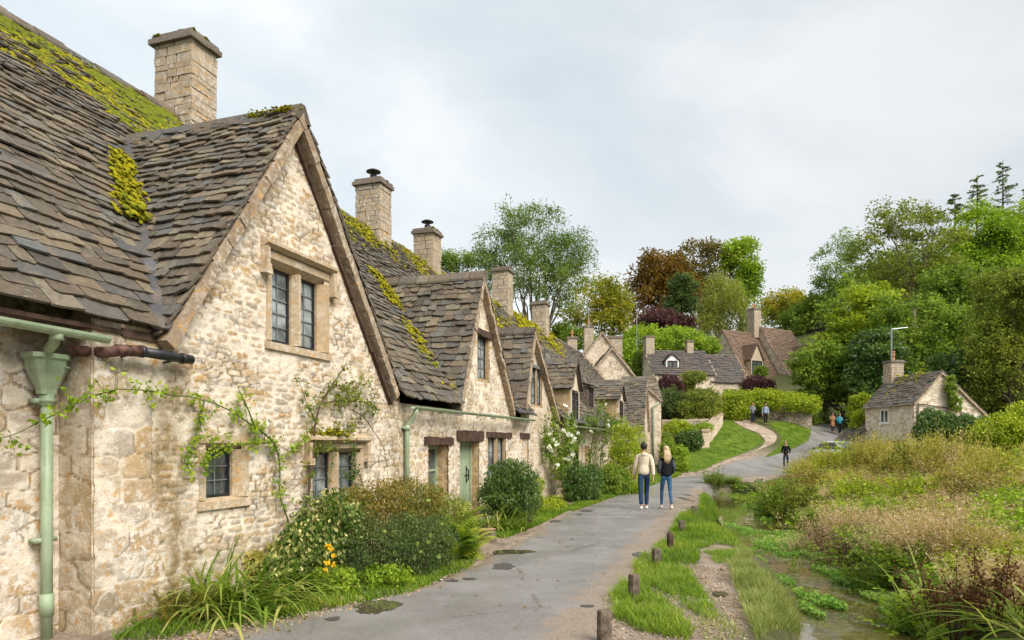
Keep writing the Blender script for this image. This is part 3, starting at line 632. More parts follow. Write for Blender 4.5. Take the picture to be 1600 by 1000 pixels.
def tile_roof(mb, O, U, V, ulen, vlen, keep=None, e0=.22, e1=.12, w0=.34, w1=.2, th=.022, rough=1.0, seed=0):
    """overlapping stone tiles in courses that get smaller towards the ridge, each one a slab of its own"""
    r = np.random.default_rng(seed + 77)
    O, U, V = [np.asarray(x, float) for x in (O, U, V)]; Nn = np.cross(U, V); Nn /= np.linalg.norm(Nn)
    if Nn[2] < 0: Nn = -Nn
    v = 0.0
    while v < vlen - .03:
        t = v / vlen; ex = (e0 * (1 - t) + e1 * t) * r.uniform(.88, 1.12); wd = w0 * (1 - t) + w1 * t; u = -r.uniform(0, wd)
        while u < ulen:
            w = wd * r.uniform(.55, 1.5); ua, ub = max(u, -.02), min(u + w, ulen + .02); u += w
            if ub - ua < .05: continue
            if keep is not None and not keep((ua + ub) / 2, v + ex * .4): continue
            hh = min(ex * 2.1, vlen - v + .06); tt = th * r.uniform(.7, 1.5); lift = tt * 1.3 + .012 + r.uniform(0, .012) * rough; sk = r.uniform(-.02, .02) * rough
            g = .008; a, b = ua + g * r.random(), ub - g * r.random(); j = lambda q: r.uniform(-q, q) * rough
            cr_ = min(.035, (b - a) * .2) * r.uniform(.3, 1.4)
            uv = [(a, v + cr_ * r.uniform(.3, 1) + sk), (a + cr_, v + j(.012) + sk), ((a + b) / 2 + j(.03), v + j(.014)), (b - cr_, v + j(.012) - sk), (b, v + cr_ * r.uniform(.3, 1) - sk), (b - .01, v + hh), (a + .01, v + hh)]
            top = []; bot = []
            tw = r.uniform(-.008, .008) * rough
            for i, (x, y) in enumerate(uv):
                nn = lift * (1 - (y - v) / hh) + .004 + tw * (1 if i in (0, 1) else -1 if i in (3, 4) else 0)
                top.append(O + U * x + V * y + Nn * (nn + tt)); bot.append(O + U * x + V * y + Nn * nn)
            mb.add(top + bot, [tuple(range(7)), (7, 8, 1, 0), (8, 9, 2, 1), (9, 10, 3, 2), (10, 11, 4, 3), (11, 12, 5, 4), (13, 7, 0, 6)], r.random())
        v += ex
    return mb
def roof_warp(amp=.035, sc=.55, seed=1):
    def f(v):
        v = v.copy(); v[:, 2] += (fbm(v[:, 0] * sc, v[:, 1] * sc, v[:, 2] * sc, seed) - .5) * 2 * amp; return v
    return f
def ridge_stones(mb, a, b, half=.17, drop=.13, seg=.42, th=.05):
    a, b = np.asarray(a, float), np.asarray(b, float); L_ = np.linalg.norm(b - a); d = (b - a) / L_; sd = unit(np.cross(d, (0, 0, 1.0))); t = 0
    while t < L_ - .05:
        l = min(seg * random.uniform(.7, 1.3), L_ - t); p, q = a + d * t, a + d * (t + l - .012); j = random.uniform(-.015, .015); hh = half * random.uniform(.9, 1.15); z = np.array((0, 0, 1.0))
        pr = lambda c: [c + sd * hh + z * (-drop + j), c + sd * hh * .3 + z * (.02 + j), c - sd * hh * .3 + z * (.02 + j), c - sd * hh + z * (-drop + j), c - sd * hh + z * (-drop + j - th), c + sd * hh + z * (-drop + j - th)]
        v = pr(p) + pr(q); mb.add(v, [tuple(range(6))[::-1], tuple(range(6, 12))] + [(i, (i + 1) % 6, 6 + (i + 1) % 6, 6 + i) for i in range(6)]); t += l
    return mb
def verge_stones(mb, a, b, y0, y1, th=.10, seg=.38, below=.02, inward=0.0):
    """stones closing the roof edge above a gable wall; a, b are the lower and upper end in (s, z)"""
    a, b = np.array(a, float), np.array(b, float); L_ = np.linalg.norm(b - a); d = (b - a) / L_; nrm = np.array((-d[1], d[0])); nrm = nrm if nrm[1] > 0 else -nrm; t = 0
    while t < L_ - .04:
        l = min(seg * random.uniform(.6, 1.3), L_ - t); j = random.uniform(-.012, .012); k = random.uniform(-.018, .012)
        p, q = a + d * t, a + d * (t + l - .008); lo, hi = -th - below + j, -below + j
        v = []
        for y in (y0 + k, y1):
            for c, h_ in ((p, lo), (q, lo), (q, hi), (p, hi)): s_, z_ = c + nrm * h_; v.append((s_, y, z_))
        v = np.array(v) + rng.uniform(-.006, .006, (8, 3))
        mb.add(v, [(0, 1, 2, 3), (7, 6, 5, 4), (0, 4, 5, 1), (1, 5, 6, 2), (2, 6, 7, 3), (3, 7, 4, 0)]); t += l
    return mb
_bm = bmesh.new(); bmesh.ops.create_icosphere(_bm, subdivisions=2, radius=1); ICO_V = np.array([x.co[:] for x in _bm.verts]); ICO_F = np.array([[x.index for x in p.verts] for p in _bm.faces]); _bm.free()
def cushions(name, c, rad, Nn, mat, parent, thick=.45, rnd=None):
    """moss cushions: flattened lumps sitting on a slope with normal Nn"""
    n = len(c); Nn = np.asarray(Nn, float); a = unit(np.cross(Nn, (0.3, .8, .1))); b = np.cross(Nn, a); B = np.stack([a, b, Nn])
    V0 = ICO_V[None] * (1 + rng.uniform(-.28, .28, (n, len(ICO_V), 1))) * rad[:, None, None] * np.array((1, 1, thick)) * rng.uniform(.7, 1.35, (n, 1, 3))
    v = (V0 @ B) + c[:, None] - OFF.get(parent.name, 0); f = ICO_F[None] + (np.arange(n) * len(ICO_V))[:, None, None]
    me = bpy.data.meshes.new(name); f = f.reshape(-1, 3); me.vertices.add(n * len(ICO_V)); me.vertices.foreach_set('co', v.astype(np.float32).ravel())
    me.loops.add(f.size); me.loops.foreach_set('vertex_index', f.astype(np.int32).ravel()); me.polygons.add(len(f))
    me.polygons.foreach_set('loop_start', np.arange(0, f.size, 3, dtype=np.int32)); me.polygons.foreach_set('loop_total', np.full(len(f), 3, np.int32))
    at = me.attributes.new('rnd', 'FLOAT', 'POINT'); at.data.foreach_set('value', np.repeat(rng.random(n) if rnd is None else rnd, len(ICO_V)).astype(np.float32))
    me.update(); me.validate(); return link(name, me, mat, parent, True)
def chimney(parent, s0, s1, y0, y1, z0, z1, mat='chim', cowl=None, course=.14, cap=.07, pot=0):
    """stack of coursed stones with a projecting cap; a part of its cottage"""
    mb = MB(); z = z0; mb.box((s0 + .04, y0 + .04, z0), (s1 - .04, y1 - .04, z1), r=.5)
    while z < z1 - .02:
        h = min(course * random.uniform(.7, 1.3), z1 - z)
        for ax, lo, hi in ((0, s0, s1), (1, y0, y1)):
            for sgn in (0, 1):
                t = lo - random.random() * .2
                while t < hi:
                    w = random.uniform(.12, .5); a, b = max(t, lo), min(t + w, hi); t += w
                    if b - a < .04: continue
                    o_ = random.uniform(-.004, .014)
                    if ax == 0: q = (a + .004, (y0 - o_, y1 - .1)[sgn], z + .005), (b - .004, (y0 + .1, y1 + o_)[sgn], z + h - .005)
                    else: q = ((s0 - o_ + .003, s1 - .1)[sgn], a + .013, z + .005), ((s0 + .1, s1 + o_ - .003)[sgn], b - .013, z + h - .005)
                    mb.box(q[0], q[1], .005)
        z += h
    ch = mb.build('chimney', M[mat], parent)
    c = MB()
    for k, (e, a, b) in enumerate(((cap, 0, .09), (cap * .45, .09, .17))):
        t = s0 - e
        while t < s1 + e - .02:
            w = min(random.uniform(.25, .5), s1 + e - t); c.box((t, y0 - e, z1 + a), (t + w - .006, y1 + e, z1 + b), .008); t += w
    co = c.build('chimney_cap', M['ridge'], ch)
    m_ = np.array([((s0 + random.random() * (s1 - s0)), y0 + random.random() * (y1 - y0), z1 + .17) for _ in range(40)]); cushions('cap_moss', m_, rng.uniform(.03, .075, 40), (0, 0, 1.0), M['moss'], ch, .4, rng.uniform(0, .3, 40) * 0 + rng.choice([.0, .95], 40))
    cs, cy = (s0 + s1) / 2, (y0 + y1) / 2
    if cowl == 'disc':
        k = MB().lathe([(.10, 0), (.10, .2)], (cs, cy, z1 + .16)); k.lathe([(.02, .0), (.02, .28)], (cs - .07, cy, z1 + .2), 6); k.lathe([(.02, .0), (.02, .28)], (cs + .07, cy, z1 + .2), 6)
        k.lathe([(.21, 0), (.20, .02), (.10, .07), (.01, .09)], (cs, cy, z1 + .46), 18); k.build('cowl', M['iron'], ch, True)
    elif cowl == 'flue':
        MB().lathe([(.17, 0), (.17, .06), (.13, .07), (.13, .17), (.15, .18), (.02, .2)], (cs, cy, z1 + .16)).build('cowl', M['iron'], ch, True)
    for i in range(pot):
        MB().lathe([(.12, 0), (.12, .03), (.095, .05), (.085, .30), (.115, .32), (.115, .37), (.09, .38), (.09, .55), (.11, .57), (.11, .62), (.02, .63)], (cs + (i - (pot - 1) / 2) * .3, cy, z1 + .16)).build('chimney_pot', M['pot'], ch, True)
    return ch
def window(parent, s0, s1, z0, z1, y, lights=2, sur=.14, depth=.24, rec=.13, cols=2, rows=5, hood=False, mat='dress', cas='iron', glass='glass', mull=.12, sill=.07, label=None, opened=None, kind='window'):
    """stone window: splayed surround (the part), iron casements and leaded panes (sub-parts)"""
    mb = MB(); f = y - .03; b = y + depth
    sp = min(.07, sur * .5) if sur > .05 else .01
    if sur > 0:
        mb.prism([(s0 - sur, f), (s0 - sp, f), (s0, f + .10), (s0, b), (s0 - sur, b)], 2, z0 - .01, z1 + .0); mb.prism([(s1 + sur, f), (s1 + sp, f), (s1, f + .10), (s1, b), (s1 + sur, b)], 2, z0 - .01, z1 + .0)
        mb.prism([(f - .002, z1 + sur), (f - .002, z1 + sp), (f + .10, z1), (b, z1), (b, z1 + sur)], 0, s0 - sur - .004, s1 + sur + .004)
        mb.prism([(f - .015, z0 - sill - .05), (f - .015, z0 - .03), (f + .11, z0), (b, z0), (b, z0 - sill - .05)], 0, s0 - sur - .03, s1 + sur + .03)
    else:
        mb.box((s0 - .05, y + .0, z0 - .06), (s1 + .05, b, z0)); mb.box((s0 - .05, y + .0, z0), (s0, b, z1)); mb.box((s1, y + .0, z0), (s1 + .05, b, z1)); mb.box((s0 - .05, y, z1), (s1 + .05, b, z1 + .05))
    lw = (s1 - s0 - mull * (lights - 1)) / lights
    for i in range(1, lights):
        a = s0 + i * lw + (i - 1) * mull; mb.prism([(a + mull * .3, f + .01), (a + mull * .7, f + .01), (a + mull, f + .11), (a + mull, b - .02), (a, b - .02), (a, f + .11)], 2, z0 - .002, z1 + .002)
    if hood:
        mb.prism([(f - .09, z1 + sur + .06), (f - .09, z1 + sur + .10), (f + .02, z1 + sur + .15), (f + .05, z1 + sur + .15), (f + .05, z1 + sur + .02), (f - .03, z1 + sur + .02)], 0, s0 - sur - .10, s1 + sur + .10)
        for a in (s0 - sur - .10, s1 + sur + .02): mb.box((a, f - .07, z1 - .10), (a + .08, f + .03, z1 + sur + .02), .01); mb.box((a - .02, f - .085, z1 - .16), (a + .10, f + .03, z1 - .08), .01)
    w = mb.build(kind, M[mat], parent)
    if label: w['label'] = label
    for i in range(lights):
        ci, ld, pn = MB(), MB(), MB()
        a = s0 + i * (lw + mull); e = a + lw; yy = y + rec; t = .034
        for q in (((a, yy - .02, z0), (a + t, yy + .02, z1)), ((e - t, yy - .02, z0), (e, yy + .02, z1)), ((a + t, yy - .02, z0), (e - t, yy + .02, z0 + t)), ((a + t, yy - .02, z1 - t), (e - t, yy + .02, z1))): ci.box(*q)
        for k in range(1, cols): x = a + t + (lw - 2 * t) * k / cols; ld.box((x - .007, yy - .008, z0 + t), (x + .007, yy + .003, z1 - t))
        for k in range(1, rows): z = z0 + t + (z1 - z0 - 2 * t) * k / rows; ld.box((a + t, yy - .0085, z - .007), (e - t, yy + .0035, z + .007))
        nx_, nz_ = cols, rows
        for p in range(nx_):                                    # each leaded quarry sits at its own slight angle
            for q in range(nz_):
                xa, xb = a + (e - a) * p / nx_, a + (e - a) * (p + 1) / nx_; za, zb = z0 + (z1 - z0) * q / nz_, z0 + (z1 - z0) * (q + 1) / nz_
                tl = rng.uniform(-.004, .004, 4); pn.add([(xa, yy + .008 + tl[0], za), (xb, yy + .008 + tl[1], za), (xb, yy + .008 + tl[2], zb), (xa, yy + .008 + tl[3], zb)], [(0, 1, 2, 3)])
        ci.build('casement', M[cas], w); ld.build('leading', M['lead'], w); pn.build('pane', M[glass], w)
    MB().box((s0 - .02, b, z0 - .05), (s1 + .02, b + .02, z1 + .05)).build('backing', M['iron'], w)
    return w
def rough_beam(parent, lo, hi, name='lintel', mat='timber'):
    n = 9; xs = np.linspace(lo[0], hi[0], n); v = []
    for x in xs:
        j = rng.uniform(-.012, .012, 4); v += [(x, lo[1] + j[0] * .6, lo[2] + j[1]), (x, hi[1], lo[2] + j[1]), (x, hi[1], hi[2] + j[2]), (x, lo[1] + j[0] * .6, hi[2] + j[2])]
    f = [(0, 1, 2, 3), tuple((n - 1) * 4 + k for k in (3, 2, 1, 0))] + [(i * 4 + k, i * 4 + (k + 1) % 4, (i + 1) * 4 + (k + 1) % 4, (i + 1) * 4 + k) for i in range(n - 1) for k in range(4)]
    return MB().add(v, f).build(name, M[mat], parent)
def gutter(parent, s0, s1, y, z, r=.06, mat='green', tilt=0.0, brk=1.0):
    mb = MB(); n = 9; v = []
    for s in (s0, s1):
        for k in range(n): a = math.pi * (1 + k / (n - 1)); v.append((s, y + r * math.cos(a), z + tilt * (s - s0) + r * math.sin(a)))
        for k in range(n): a = math.pi * (2 - k / (n - 1)); v.append((s, y + (r - .012) * math.cos(a), z + tilt * (s - s0) + (r - .012) * math.sin(a)))
    m = 2 * n; mb.add(v, [tuple(range(m)), tuple(range(m, 2 * m))[::-1]] + [(i, (i + 1) % m, m + (i + 1) % m, m + i) for i in range(m)])
    s = s0 + .25
    while s < s1:
        mb.tube([(s - .035, y, z - .004), (s + .035, y, z - .004)], r * 1.12, 12, True) if False else mb.box((s - .02, y - r * .2, z - r - .012), (s + .02, y + r * 1.8, z - r + .004)); s += brk
    mb.tube([(s0 + (s1 - s0) * .55, y, z - r * .98), (s0 + (s1 - s0) * .55 + .09, y, z - r * .98)], r * .25, 6)
    return mb.build('gutter', M[mat], parent, False)

ER, ZR = 9.9, 7.86                                        # the common ridge of the row
def main_roof(parent, s0, s1, ye, ze, keep, seed, label=None, mat='tile', **kw):
    v = np.array((0, ER - ye, ZR - ze)); L_ = np.linalg.norm(v); v /= L_; mb = MB()
    tile_roof(mb, (s0, ye, ze), (1, 0, 0), v, s1 - s0, L_, keep, seed=seed, **kw)
    sl = (ZR - ze) / (ER - ye); yd = ye + .42; zd = ze + .42 * sl - .02                     # the deck under the tiles, both slopes
    mb.add([(s0, yd, zd), (s1, yd, zd), (s1, ER, ZR - .03), (s0, ER, ZR - .03), (s0, yd, zd - .1), (s1, yd, zd - .1), (s1, ER, ZR - .16), (s0, ER, ZR - .16)], [(0, 1, 2, 3), (7, 6, 5, 4), (0, 4, 5, 1), (1, 5, 6, 2), (3, 7, 4, 0)], .5)
    mb.add([(s0, ER, ZR - .03), (s1, ER, ZR - .03), (s1, 2 * ER - ye, ze), (s0, 2 * ER - ye, ze)], [(0, 1, 2, 3)], .5)
    ridge_stones(mb, (s0, ER, ZR + .05), (s1, ER, ZR + .05))
    return mb.build('roof', M[mat], parent, warp=roof_warp(.05, .45, 3))
def gable_keep(sa, za, ls, rs, marg=.0):
    """True where the main roof lies outside (above) a gable's own roof"""
    return lambda s, z: z > za - (ls * (sa - s) if s < sa else rs * (s - sa)) - marg
def gable_roof(parent, apex, left, right, yf, ywall, ymain, e0=.19, e1=.13, w0=.30, w1=.22, seed=0, mat='tile', vth=.11, name='gable_roof'):
    """tiled roof of a front gable; apex/left/right = (s, z); ymain(z) = where the main roof stands at height z"""
    sa, za = apex; mb = MB(); vb = MB()
    yb = ymain(za) + .15
    for sf, zf in (left, right):
        v = np.array((sa - sf, 0, za - zf)); L_ = np.linalg.norm(v); v /= L_
        keep = lambda u, w, zf=zf, v=v: yf + u < ymain(zf + w * v[2]) + .18
        tile_roof(mb, (sf, yf, zf), (0, 1, 0), v, yb - yf, L_, keep, e0, e1, w0, w1, seed=seed + int(sf * 10))
        nn = np.array((-(za - zf), 0, (sa - sf))); nn = nn / np.linalg.norm(nn); nn = nn if nn[2] > 0 else -nn; dn = -nn * .015
        yl = ymain(zf) + .05
        P0 = np.array((sf, yf + .03, zf)) + dn; P1 = np.array((sa, yf + .03, za)) + dn; P2 = np.array((sa, yb, za)) + dn; P3 = np.array((sf, max(yl, yf + .2), zf)) + dn
        mb.add([P0, P1, P2, P3, P0 + dn * 4, P1 + dn * 4, P2 + dn * 4, P3 + dn * 4], [(0, 1, 2, 3), (7, 6, 5, 4), (0, 4, 5, 1)], .4)
        verge_stones(vb, (sf, zf), (sa, za), yf - .015, ywall + .04, vth)
    ridge_stones(mb, (sa, yf - .02, za + .05), (sa, yb + .1, za + .05), .15, .15)
    g = mb.build(name, M[mat], parent, warp=roof_warp(.03, .6, 5)); vb.build('verge', M['verge'], g); return g
def moss_on(parent, pts, rad, Nn, thick=.4):
    k = np.repeat(np.arange(len(pts)), 2); p2 = pts[k] + rng.normal(0, 1, (len(k), 3)) * np.repeat(rad, 2)[:, None] * .8; r2 = np.repeat(rad, 2) * rng.uniform(.35, .8, len(k)); n_ = fbm(p2[:, 0] * 4, p2[:, 1] * 4, p2[:, 2] * 4, 19)
    return cushions('moss', p2, r2, Nn, M['moss'], parent, thick, np.clip(n_ * 1.3 + .02 + rng.normal(0, .15, len(k)), 0, 1))
def ridge_moss(parent, s0, s1, ye, ze, depth, n, seed, thr=.45, rmin=.022, rmax=.06):
    n = n * 2
    r = np.random.default_rng(seed); v = np.array((0, ER - ye, ZR - ze)); L_ = np.linalg.norm(v); v /= L_; Nn = np.array((0, -v[2], v[1]))
    s = r.uniform(s0, s1, n); d = r.random(n) ** 1.5 * depth + .12
    m = fbm(s * 1.1, d * 1.3, 0, seed) + .35 * (fbm(s * 5, d * 3, 0, seed + 3) - .5) > thr + .26 * (d / depth) ** 1.5; s, d = s[m], d[m]
    p = np.stack([s, ER - v[1] * d, ZR - v[2] * d], 1); p[:, 2] += (fbm(p[:, 0] * .45, p[:, 1] * .45, p[:, 2] * .45, 3) - .5) * .1
    return moss_on(parent, p + Nn * .055, r.uniform(rmin, rmax, len(s)), Nn)

# ------------------------------------------------------------------ the row: cottage A, nearest, with the big gable
S0 = dict(loc=row(7.7, 5.56), )
ca = rthing('cottage', 'nearest and largest stone cottage with a tall gable and moss along its roof', 'cottage', 7.7, 5.56, 0, 'stone cottages along the lane')
AP, AL, AR = (7.66, 6.14), (5.38, 2.80), (10.42, 2.62)
la, ra = (AP[1] - AL[1]) / (AP[0] - AL[0]), (AP[1] - AR[1]) / (AR[0] - AP[0])
topA = lambda s: np.where(s < AP[0], AP[1] - la * (AP[0] - s), AP[1] - ra * (s - AP[0]))
YW = 5.56; yeA, zeA = 5.47, 2.86; slA = (ZR - zeA) / (ER - yeA); ymA = lambda z: yeA + (z - zeA) / slA
WA = [(7.26, 8.30, 3.07, 4.02), (6.14, 6.60, 1.15, 1.70), (8.11, 9.28, .88, 1.64)]
hl = lambda ws, s0, z0, m=.06: [(a - s0 - m, b - s0 + m, c - z0 - m, d - z0 + m) for a, b, c, d in ws]
stA = lambda u, v: np.clip(np.exp(-((u + 4.71 - 5.62 - .12 * np.sin(v * 3)) / .20) ** 2) * sstep(-.2, .4, v) * (1 - sstep(2.2, 2.75, v)) + .55 * np.exp(-(v - .15) ** 2 / .10) + .5 * np.exp(-((u + 4.71 - 10.5) / .22) ** 2), 0, 1)
bigst = dict(hmin=.16, hmax=.34, wmin=.25, wmax=.6)
wall_mesh('wall', [
    wall_face((5.36, YW, -.3), (1, 0, 0), (0, 0, 1), (0, -1, 0), 5.26, 6.5, .0185, 3, lambda u: np.maximum(topA(u + 5.36) + .3 - .22, 2.5 + .3), hl(WA, 5.36, -.3), lambda u, v: stA(u + .65, v - .3)),
    wall_face((4.688, YW + .004, -.3), (1, 0, 0), (0, 0, 1), (0, -1, 0), .76, 3.2, .0185, 8, None, (), lambda u, v: stA(u, v - .3), bigst, .6),
    wall_face((4.71, YW + .46, -.3), (0, -1, 0), (0, 0, 1), (-1, 0, 0), .485, 3.2, .02, 14, None, (), lambda u, v: .35 + .3 * fbm(u * 2, v * 2), bigst, .7),
    wall_face((3.2, YW + .42, -.3), (1, 0, 0), (0, 0, 1), (0, -1, 0), 1.56, 3.76, .0185, 5, None, (), lambda u, v: .75 * sstep(2.65, 3.1, v) + .0 * u, dict(hmin=.12, hmax=.24, wmin=.2, wmax=.5, gap=.022)),
    wall_face((-2.5, YW + .42, -.3), (1, 0, 0), (0, 0, 1), (0, -1, 0), 5.7, 3.76, .06, 6),
    wall_face((10.62, YW, -.3), (0, 1, 0), (0, 0, 1), (1, 0, 0), .5, 3.0, .03, 61),
    flat_face([(-2.5, YW + .42, -.3), (-2.5, 13.8, -.3), (-2.5, 13.8, 3), (-2.5, YW + .42, 3)]), flat_face([(-2.5, YW + .42, 3), (-2.5, 13.8, 3), (-2.5, ER, ZR - .2), (-2.5, ER, ZR - .2)]),
    flat_face([(10.47, 5.75, -.3), (10.47, 13.8, -.3), (10.47, 13.8, 3), (10.47, 5.75, 2.9)]), flat_face([(10.47, 5.95, 3.2), (10.47, 14.25, 2.88), (10.47, ER + .05, ZR - .08), (10.47, ER - .05, ZR - .12)]),
    flat_face([(-2.5, 13.8, -.3), (10.5, 13.8, -.3), (10.5, 13.8, 3), (-2.5, 13.8, 3)])], M['stone'], ca)
kA = gable_keep(AP[0], AP[1], la, ra)
rA = main_roof(ca, .5, 10.55, yeA, zeA, lambda u, v: kA(u + .5, zeA + v * slA / math.hypot(1, slA)), 21, e0=.185, e1=.085, w0=.32, w1=.16, th=.019)
gA = gable_roof(ca, AP, AL, AR, 5.42, YW, ymA, .155, .105, .26, .18, 31, vth=.13)
# tiles swept round the valley, and the eaves tiles of the little roof beside it
vN = unit(np.array((-.4, -.75, .75))); vm = MB()
for k in range(26):
    t = k / 25; z = 2.95 + t * 3.0; y = ymA(z); s = AP[0] - (AP[1] - z) / la - .06; w = .17 * (1 - .35 * t)
    bx = unit(np.cross((0, 0, 1.0), vN)); up = np.cross(vN, bx); c = np.array((s, y, z)) + vN * .09
    r_ = random.uniform(-.25, .25); b2 = bx * math.cos(r_) + up * math.sin(r_); u2 = np.cross(vN, b2) 
    o_ = [c - b2 * w * .8 - u2 * .02, c - b2 * w * .4 - u2 * .13, c + b2 * w * .4 - u2 * .13, c + b2 * w * .8, c + b2 * w * .5 + u2 * .24 - vN * .05, c - b2 * w * .5 + u2 * .24 - vN * .05]
    vm.add(o_ + [p - vN * .028 for p in o_], [tuple(range(6)), tuple(range(6, 12))[::-1]] + [(i, (i + 1) % 6, 6 + (i + 1) % 6, 6 + i) for i in range(6)])
vm.build('valley_tiles', M['slate'], rA)
r = np.random.default_rng(4)
n_ = 11000; s = r.uniform(4.5, 10.2, n_); d = r.random(n_) ** 1.15 * 2.0 + .10; vA = unit(np.array((0, ER - yeA, ZR - zeA))); NA = np.array((0, -vA[2], vA[1]))
dmax = np.interp(s, [4.5, 7, 8.3, 9.4, 10.2], [.8, 1.0, 1.35, 1.15, .5])
ex_ = fbm(s * .9, d * 1.6, 0, 40) + .85 * (fbm(s * 3.2, d * 9.5, 0, 42) - .5) + .06 * r.normal(size=n_) - .08 - .27 * (d / dmax) ** 1.8; m = (ex_ > 0) & (d < dmax * 1.6)
pp = np.stack([s, ER - vA[1] * d, ZR - vA[2] * d], 1)[m]; pp[:, 2] += (fbm(pp[:, 0] * .45, pp[:, 1] * .45, pp[:, 2] * .45, 3) - .5) * .1
cushions('moss', pp + NA * .05, r.uniform(.022, .05, m.sum()) * (.6 + 1.6 * np.clip(ex_[m], 0, .4)), NA, M['moss'], rA, .4, np.clip(ex_[m] * 3.2 + r.normal(0, .16, m.sum()) + .22, 0, 1))
k_ = 620; t = r.random(k_) ** .8; z = 4.35 + t * 1.25; s = AP[0] - (AP[1] - z) / la - .12 + r.normal(0, .10, k_) - .10; y = ymA(z)
moss_on(rA, np.stack([s, y, z], 1) + NA * .09, r.uniform(.02, .062, k_) * (1.25 - .4 * t), NA, .38)
k_ = 140; moss_on(gA, np.stack([AP[0] - r.random(k_) * .13, 5.45 + r.random(k_) * .75, np.full(k_, AP[1] + .035) - r.random(k_) * .05], 1), r.uniform(.02, .04, k_), (0, 0, 1.0), .4)
chimney(ca, 9.98, 10.62, 9.42, 10.28, 6.6, 9.16, cowl='flue', course=.13)
window(ca, *WA[0], YW, 2, .16, hood=True, cols=2, rows=5, label='two-light mullioned window with a hood mould under the gable peak', glass='glass_pale')
window(ca, *WA[1], YW, 1, .16, cols=2, rows=3, label='small single-light window with ochre jambs')
window(ca, *WA[2], YW, 2, .12, hood=True, cols=2, rows=4, mull=.13, label='low two-light window half behind the shrubs', glass='glass_pale')
k_ = 90; moss_on(ca, np.stack([8.0 + r.random(k_) * 1.0, 5.47 + r.random(k_) * .08, 1.90 + r.random(k_) * .03], 1), r.uniform(.02, .05, k_), (0, 0, 1.0), .5)
# gutters and the hopper
g = gutter(ca, .5, 4.72, 5.40, 2.76, .062, tilt=-.008)
dp = MB(); X0, Y0 = 4.50, 5.86
dp.tube([(X0, Y0, -.1), (X0, Y0, 2.17)], .047, 14); dp.tube([(X0, Y0, 2.10), (X0, Y0, 2.20)], .062, 14); dp.tube([(X0, Y0, 2.13), (X0, Y0, 2.16)], .07, 14)
dp.tube([(X0, Y0, .22), (X0, Y0, .42)], .057, 14)
for z in (2.14, .9): dp.box((X0 - .10, Y0 + .0, z - .02), (X0 + .10, Y0 + .09, z + .02), .002)
d_ = dp.build('downpipe', M['green'], ca, True)
hp = MB(); hx = [(.075, 2.20), (.078, 2.24), (.15, 2.42), (.155, 2.50), (.185, 2.52), (.185, 2.56)]; v = []
for rr, z in hx:
    for a, b in ((-1, -.62), (-.62, -1), (.62, -1), (1, -.62), (1, .6), (-1, .6)): v.append((X0 + a * rr, Y0 + b * rr * .72, z))
hp.add(v, [tuple(range(6))[::-1], tuple(range(30, 36))] + [(i * 6 + k, i * 6 + (k + 1) % 6, (i + 1) * 6 + (k + 1) % 6, (i + 1) * 6 + k) for i in range(5) for k in range(6)])
hp.lathe([(.022, 0), (.022, .012)], (X0 + .10, Y0 - .125, 2.44), 10); hp.build('hopper', M['green'], d_)
sw = MB(); sw.tube([(4.25, 5.42, 2.72), (4.25, 5.43, 2.66), (4.30, 5.52, 2.61), (4.44, 5.77, 2.585), (4.49, 5.84, 2.55), (4.5, 5.85, 2.50)], .042, 12); sw.lathe([(.058, 0), (.05, .03), (.058, .05), (.05, .09)], (4.25, 5.42, 2.63), 14); sw.build('swan_neck', M['green'], d_, True)
bg = MB(); bg.tube([(4.62, 5.72, 2.60), (4.80, 5.50, 2.60), (4.86, 5.43, 2.62)], .052, 10); bg.build('rusty_spout', M['rust'], ca, True)
g2 = MB(); g2.tube([(4.84, 5.43, 2.625), (5.10, 5.42, 2.645)], .055, 10, r=.2); g2.build('rusty_elbow', M['rust'], ca, True)
g3 = MB(); g3.tube([(5.10, 5.42, 2.645), (5.74, 5.42, 2.64)], .05, 12); g3.tube([(5.09, 5.42, 2.645), (5.13, 5.42, 2.645)], .06, 12); g3.tube([(5.60, 5.42, 2.64), (5.64, 5.42, 2.64)], .057, 12)
for s in (5.0, 5.5): g3.tube([(s, 5.60, 2.58), (s, 5.44, 2.60), (s, 5.38, 2.64)], .012, 5)
g3.build('black_gutter', M['iron'], ca, True)
MB().box((.5, 5.52, 2.80), (5.0, 5.98, 2.84)).box((5.0, 5.53, 2.78), (5.5, 5.98, 2.86)).build('soffit', M['timber'], ca)
vt = MB(); verge_stones(vt, (AR[0] - .05, AR[1] - .10), (AP[0] + .02, AP[1] - .16), 5.50, 5.58, .05, .9, .12); vt.build('barge_board', M['timber'], gA)

# ------------------------------------------------------------------ cottage B: green door, second gable
cb = rthing('cottage', 'stone cottage with sage green door and a gutter running over timber lintels', 'cottage', 14.4, 5.56, 0, 'stone cottages along the lane')
BP, BL, BR = (14.47, 5.62), (13.05, 2.50), (16.82, 2.56); yeB, zeB = 5.36, 2.54; slB = (ZR - zeB) / (ER - yeB); ymB = lambda z: yeB + (z - zeB) / slB
lb, rb = (BP[1] - BL[1]) / (BP[0] - BL[0]), (BP[1] - BR[1]) / (BR[0] - BP[0])
topB = lambda s: np.where(s < BP[0], BP[1] - lb * (BP[0] - s), BP[1] - rb * (s - BP[0]))
WB = [(14.42, 15.12, 3.27, 4.25), (15.10, 16.30, .60, 1.92), (17.80, 18.30, 1.10, 1.92)]
opB = [(11.80, 12.74, .75, 1.74), (13.36, 14.50, -.35, 1.82), (11.80, 12.74, .75, 1.74)]
hB = hl(WB, 10.62, -.3) + hl(opB, 10.62, -.3, .0)
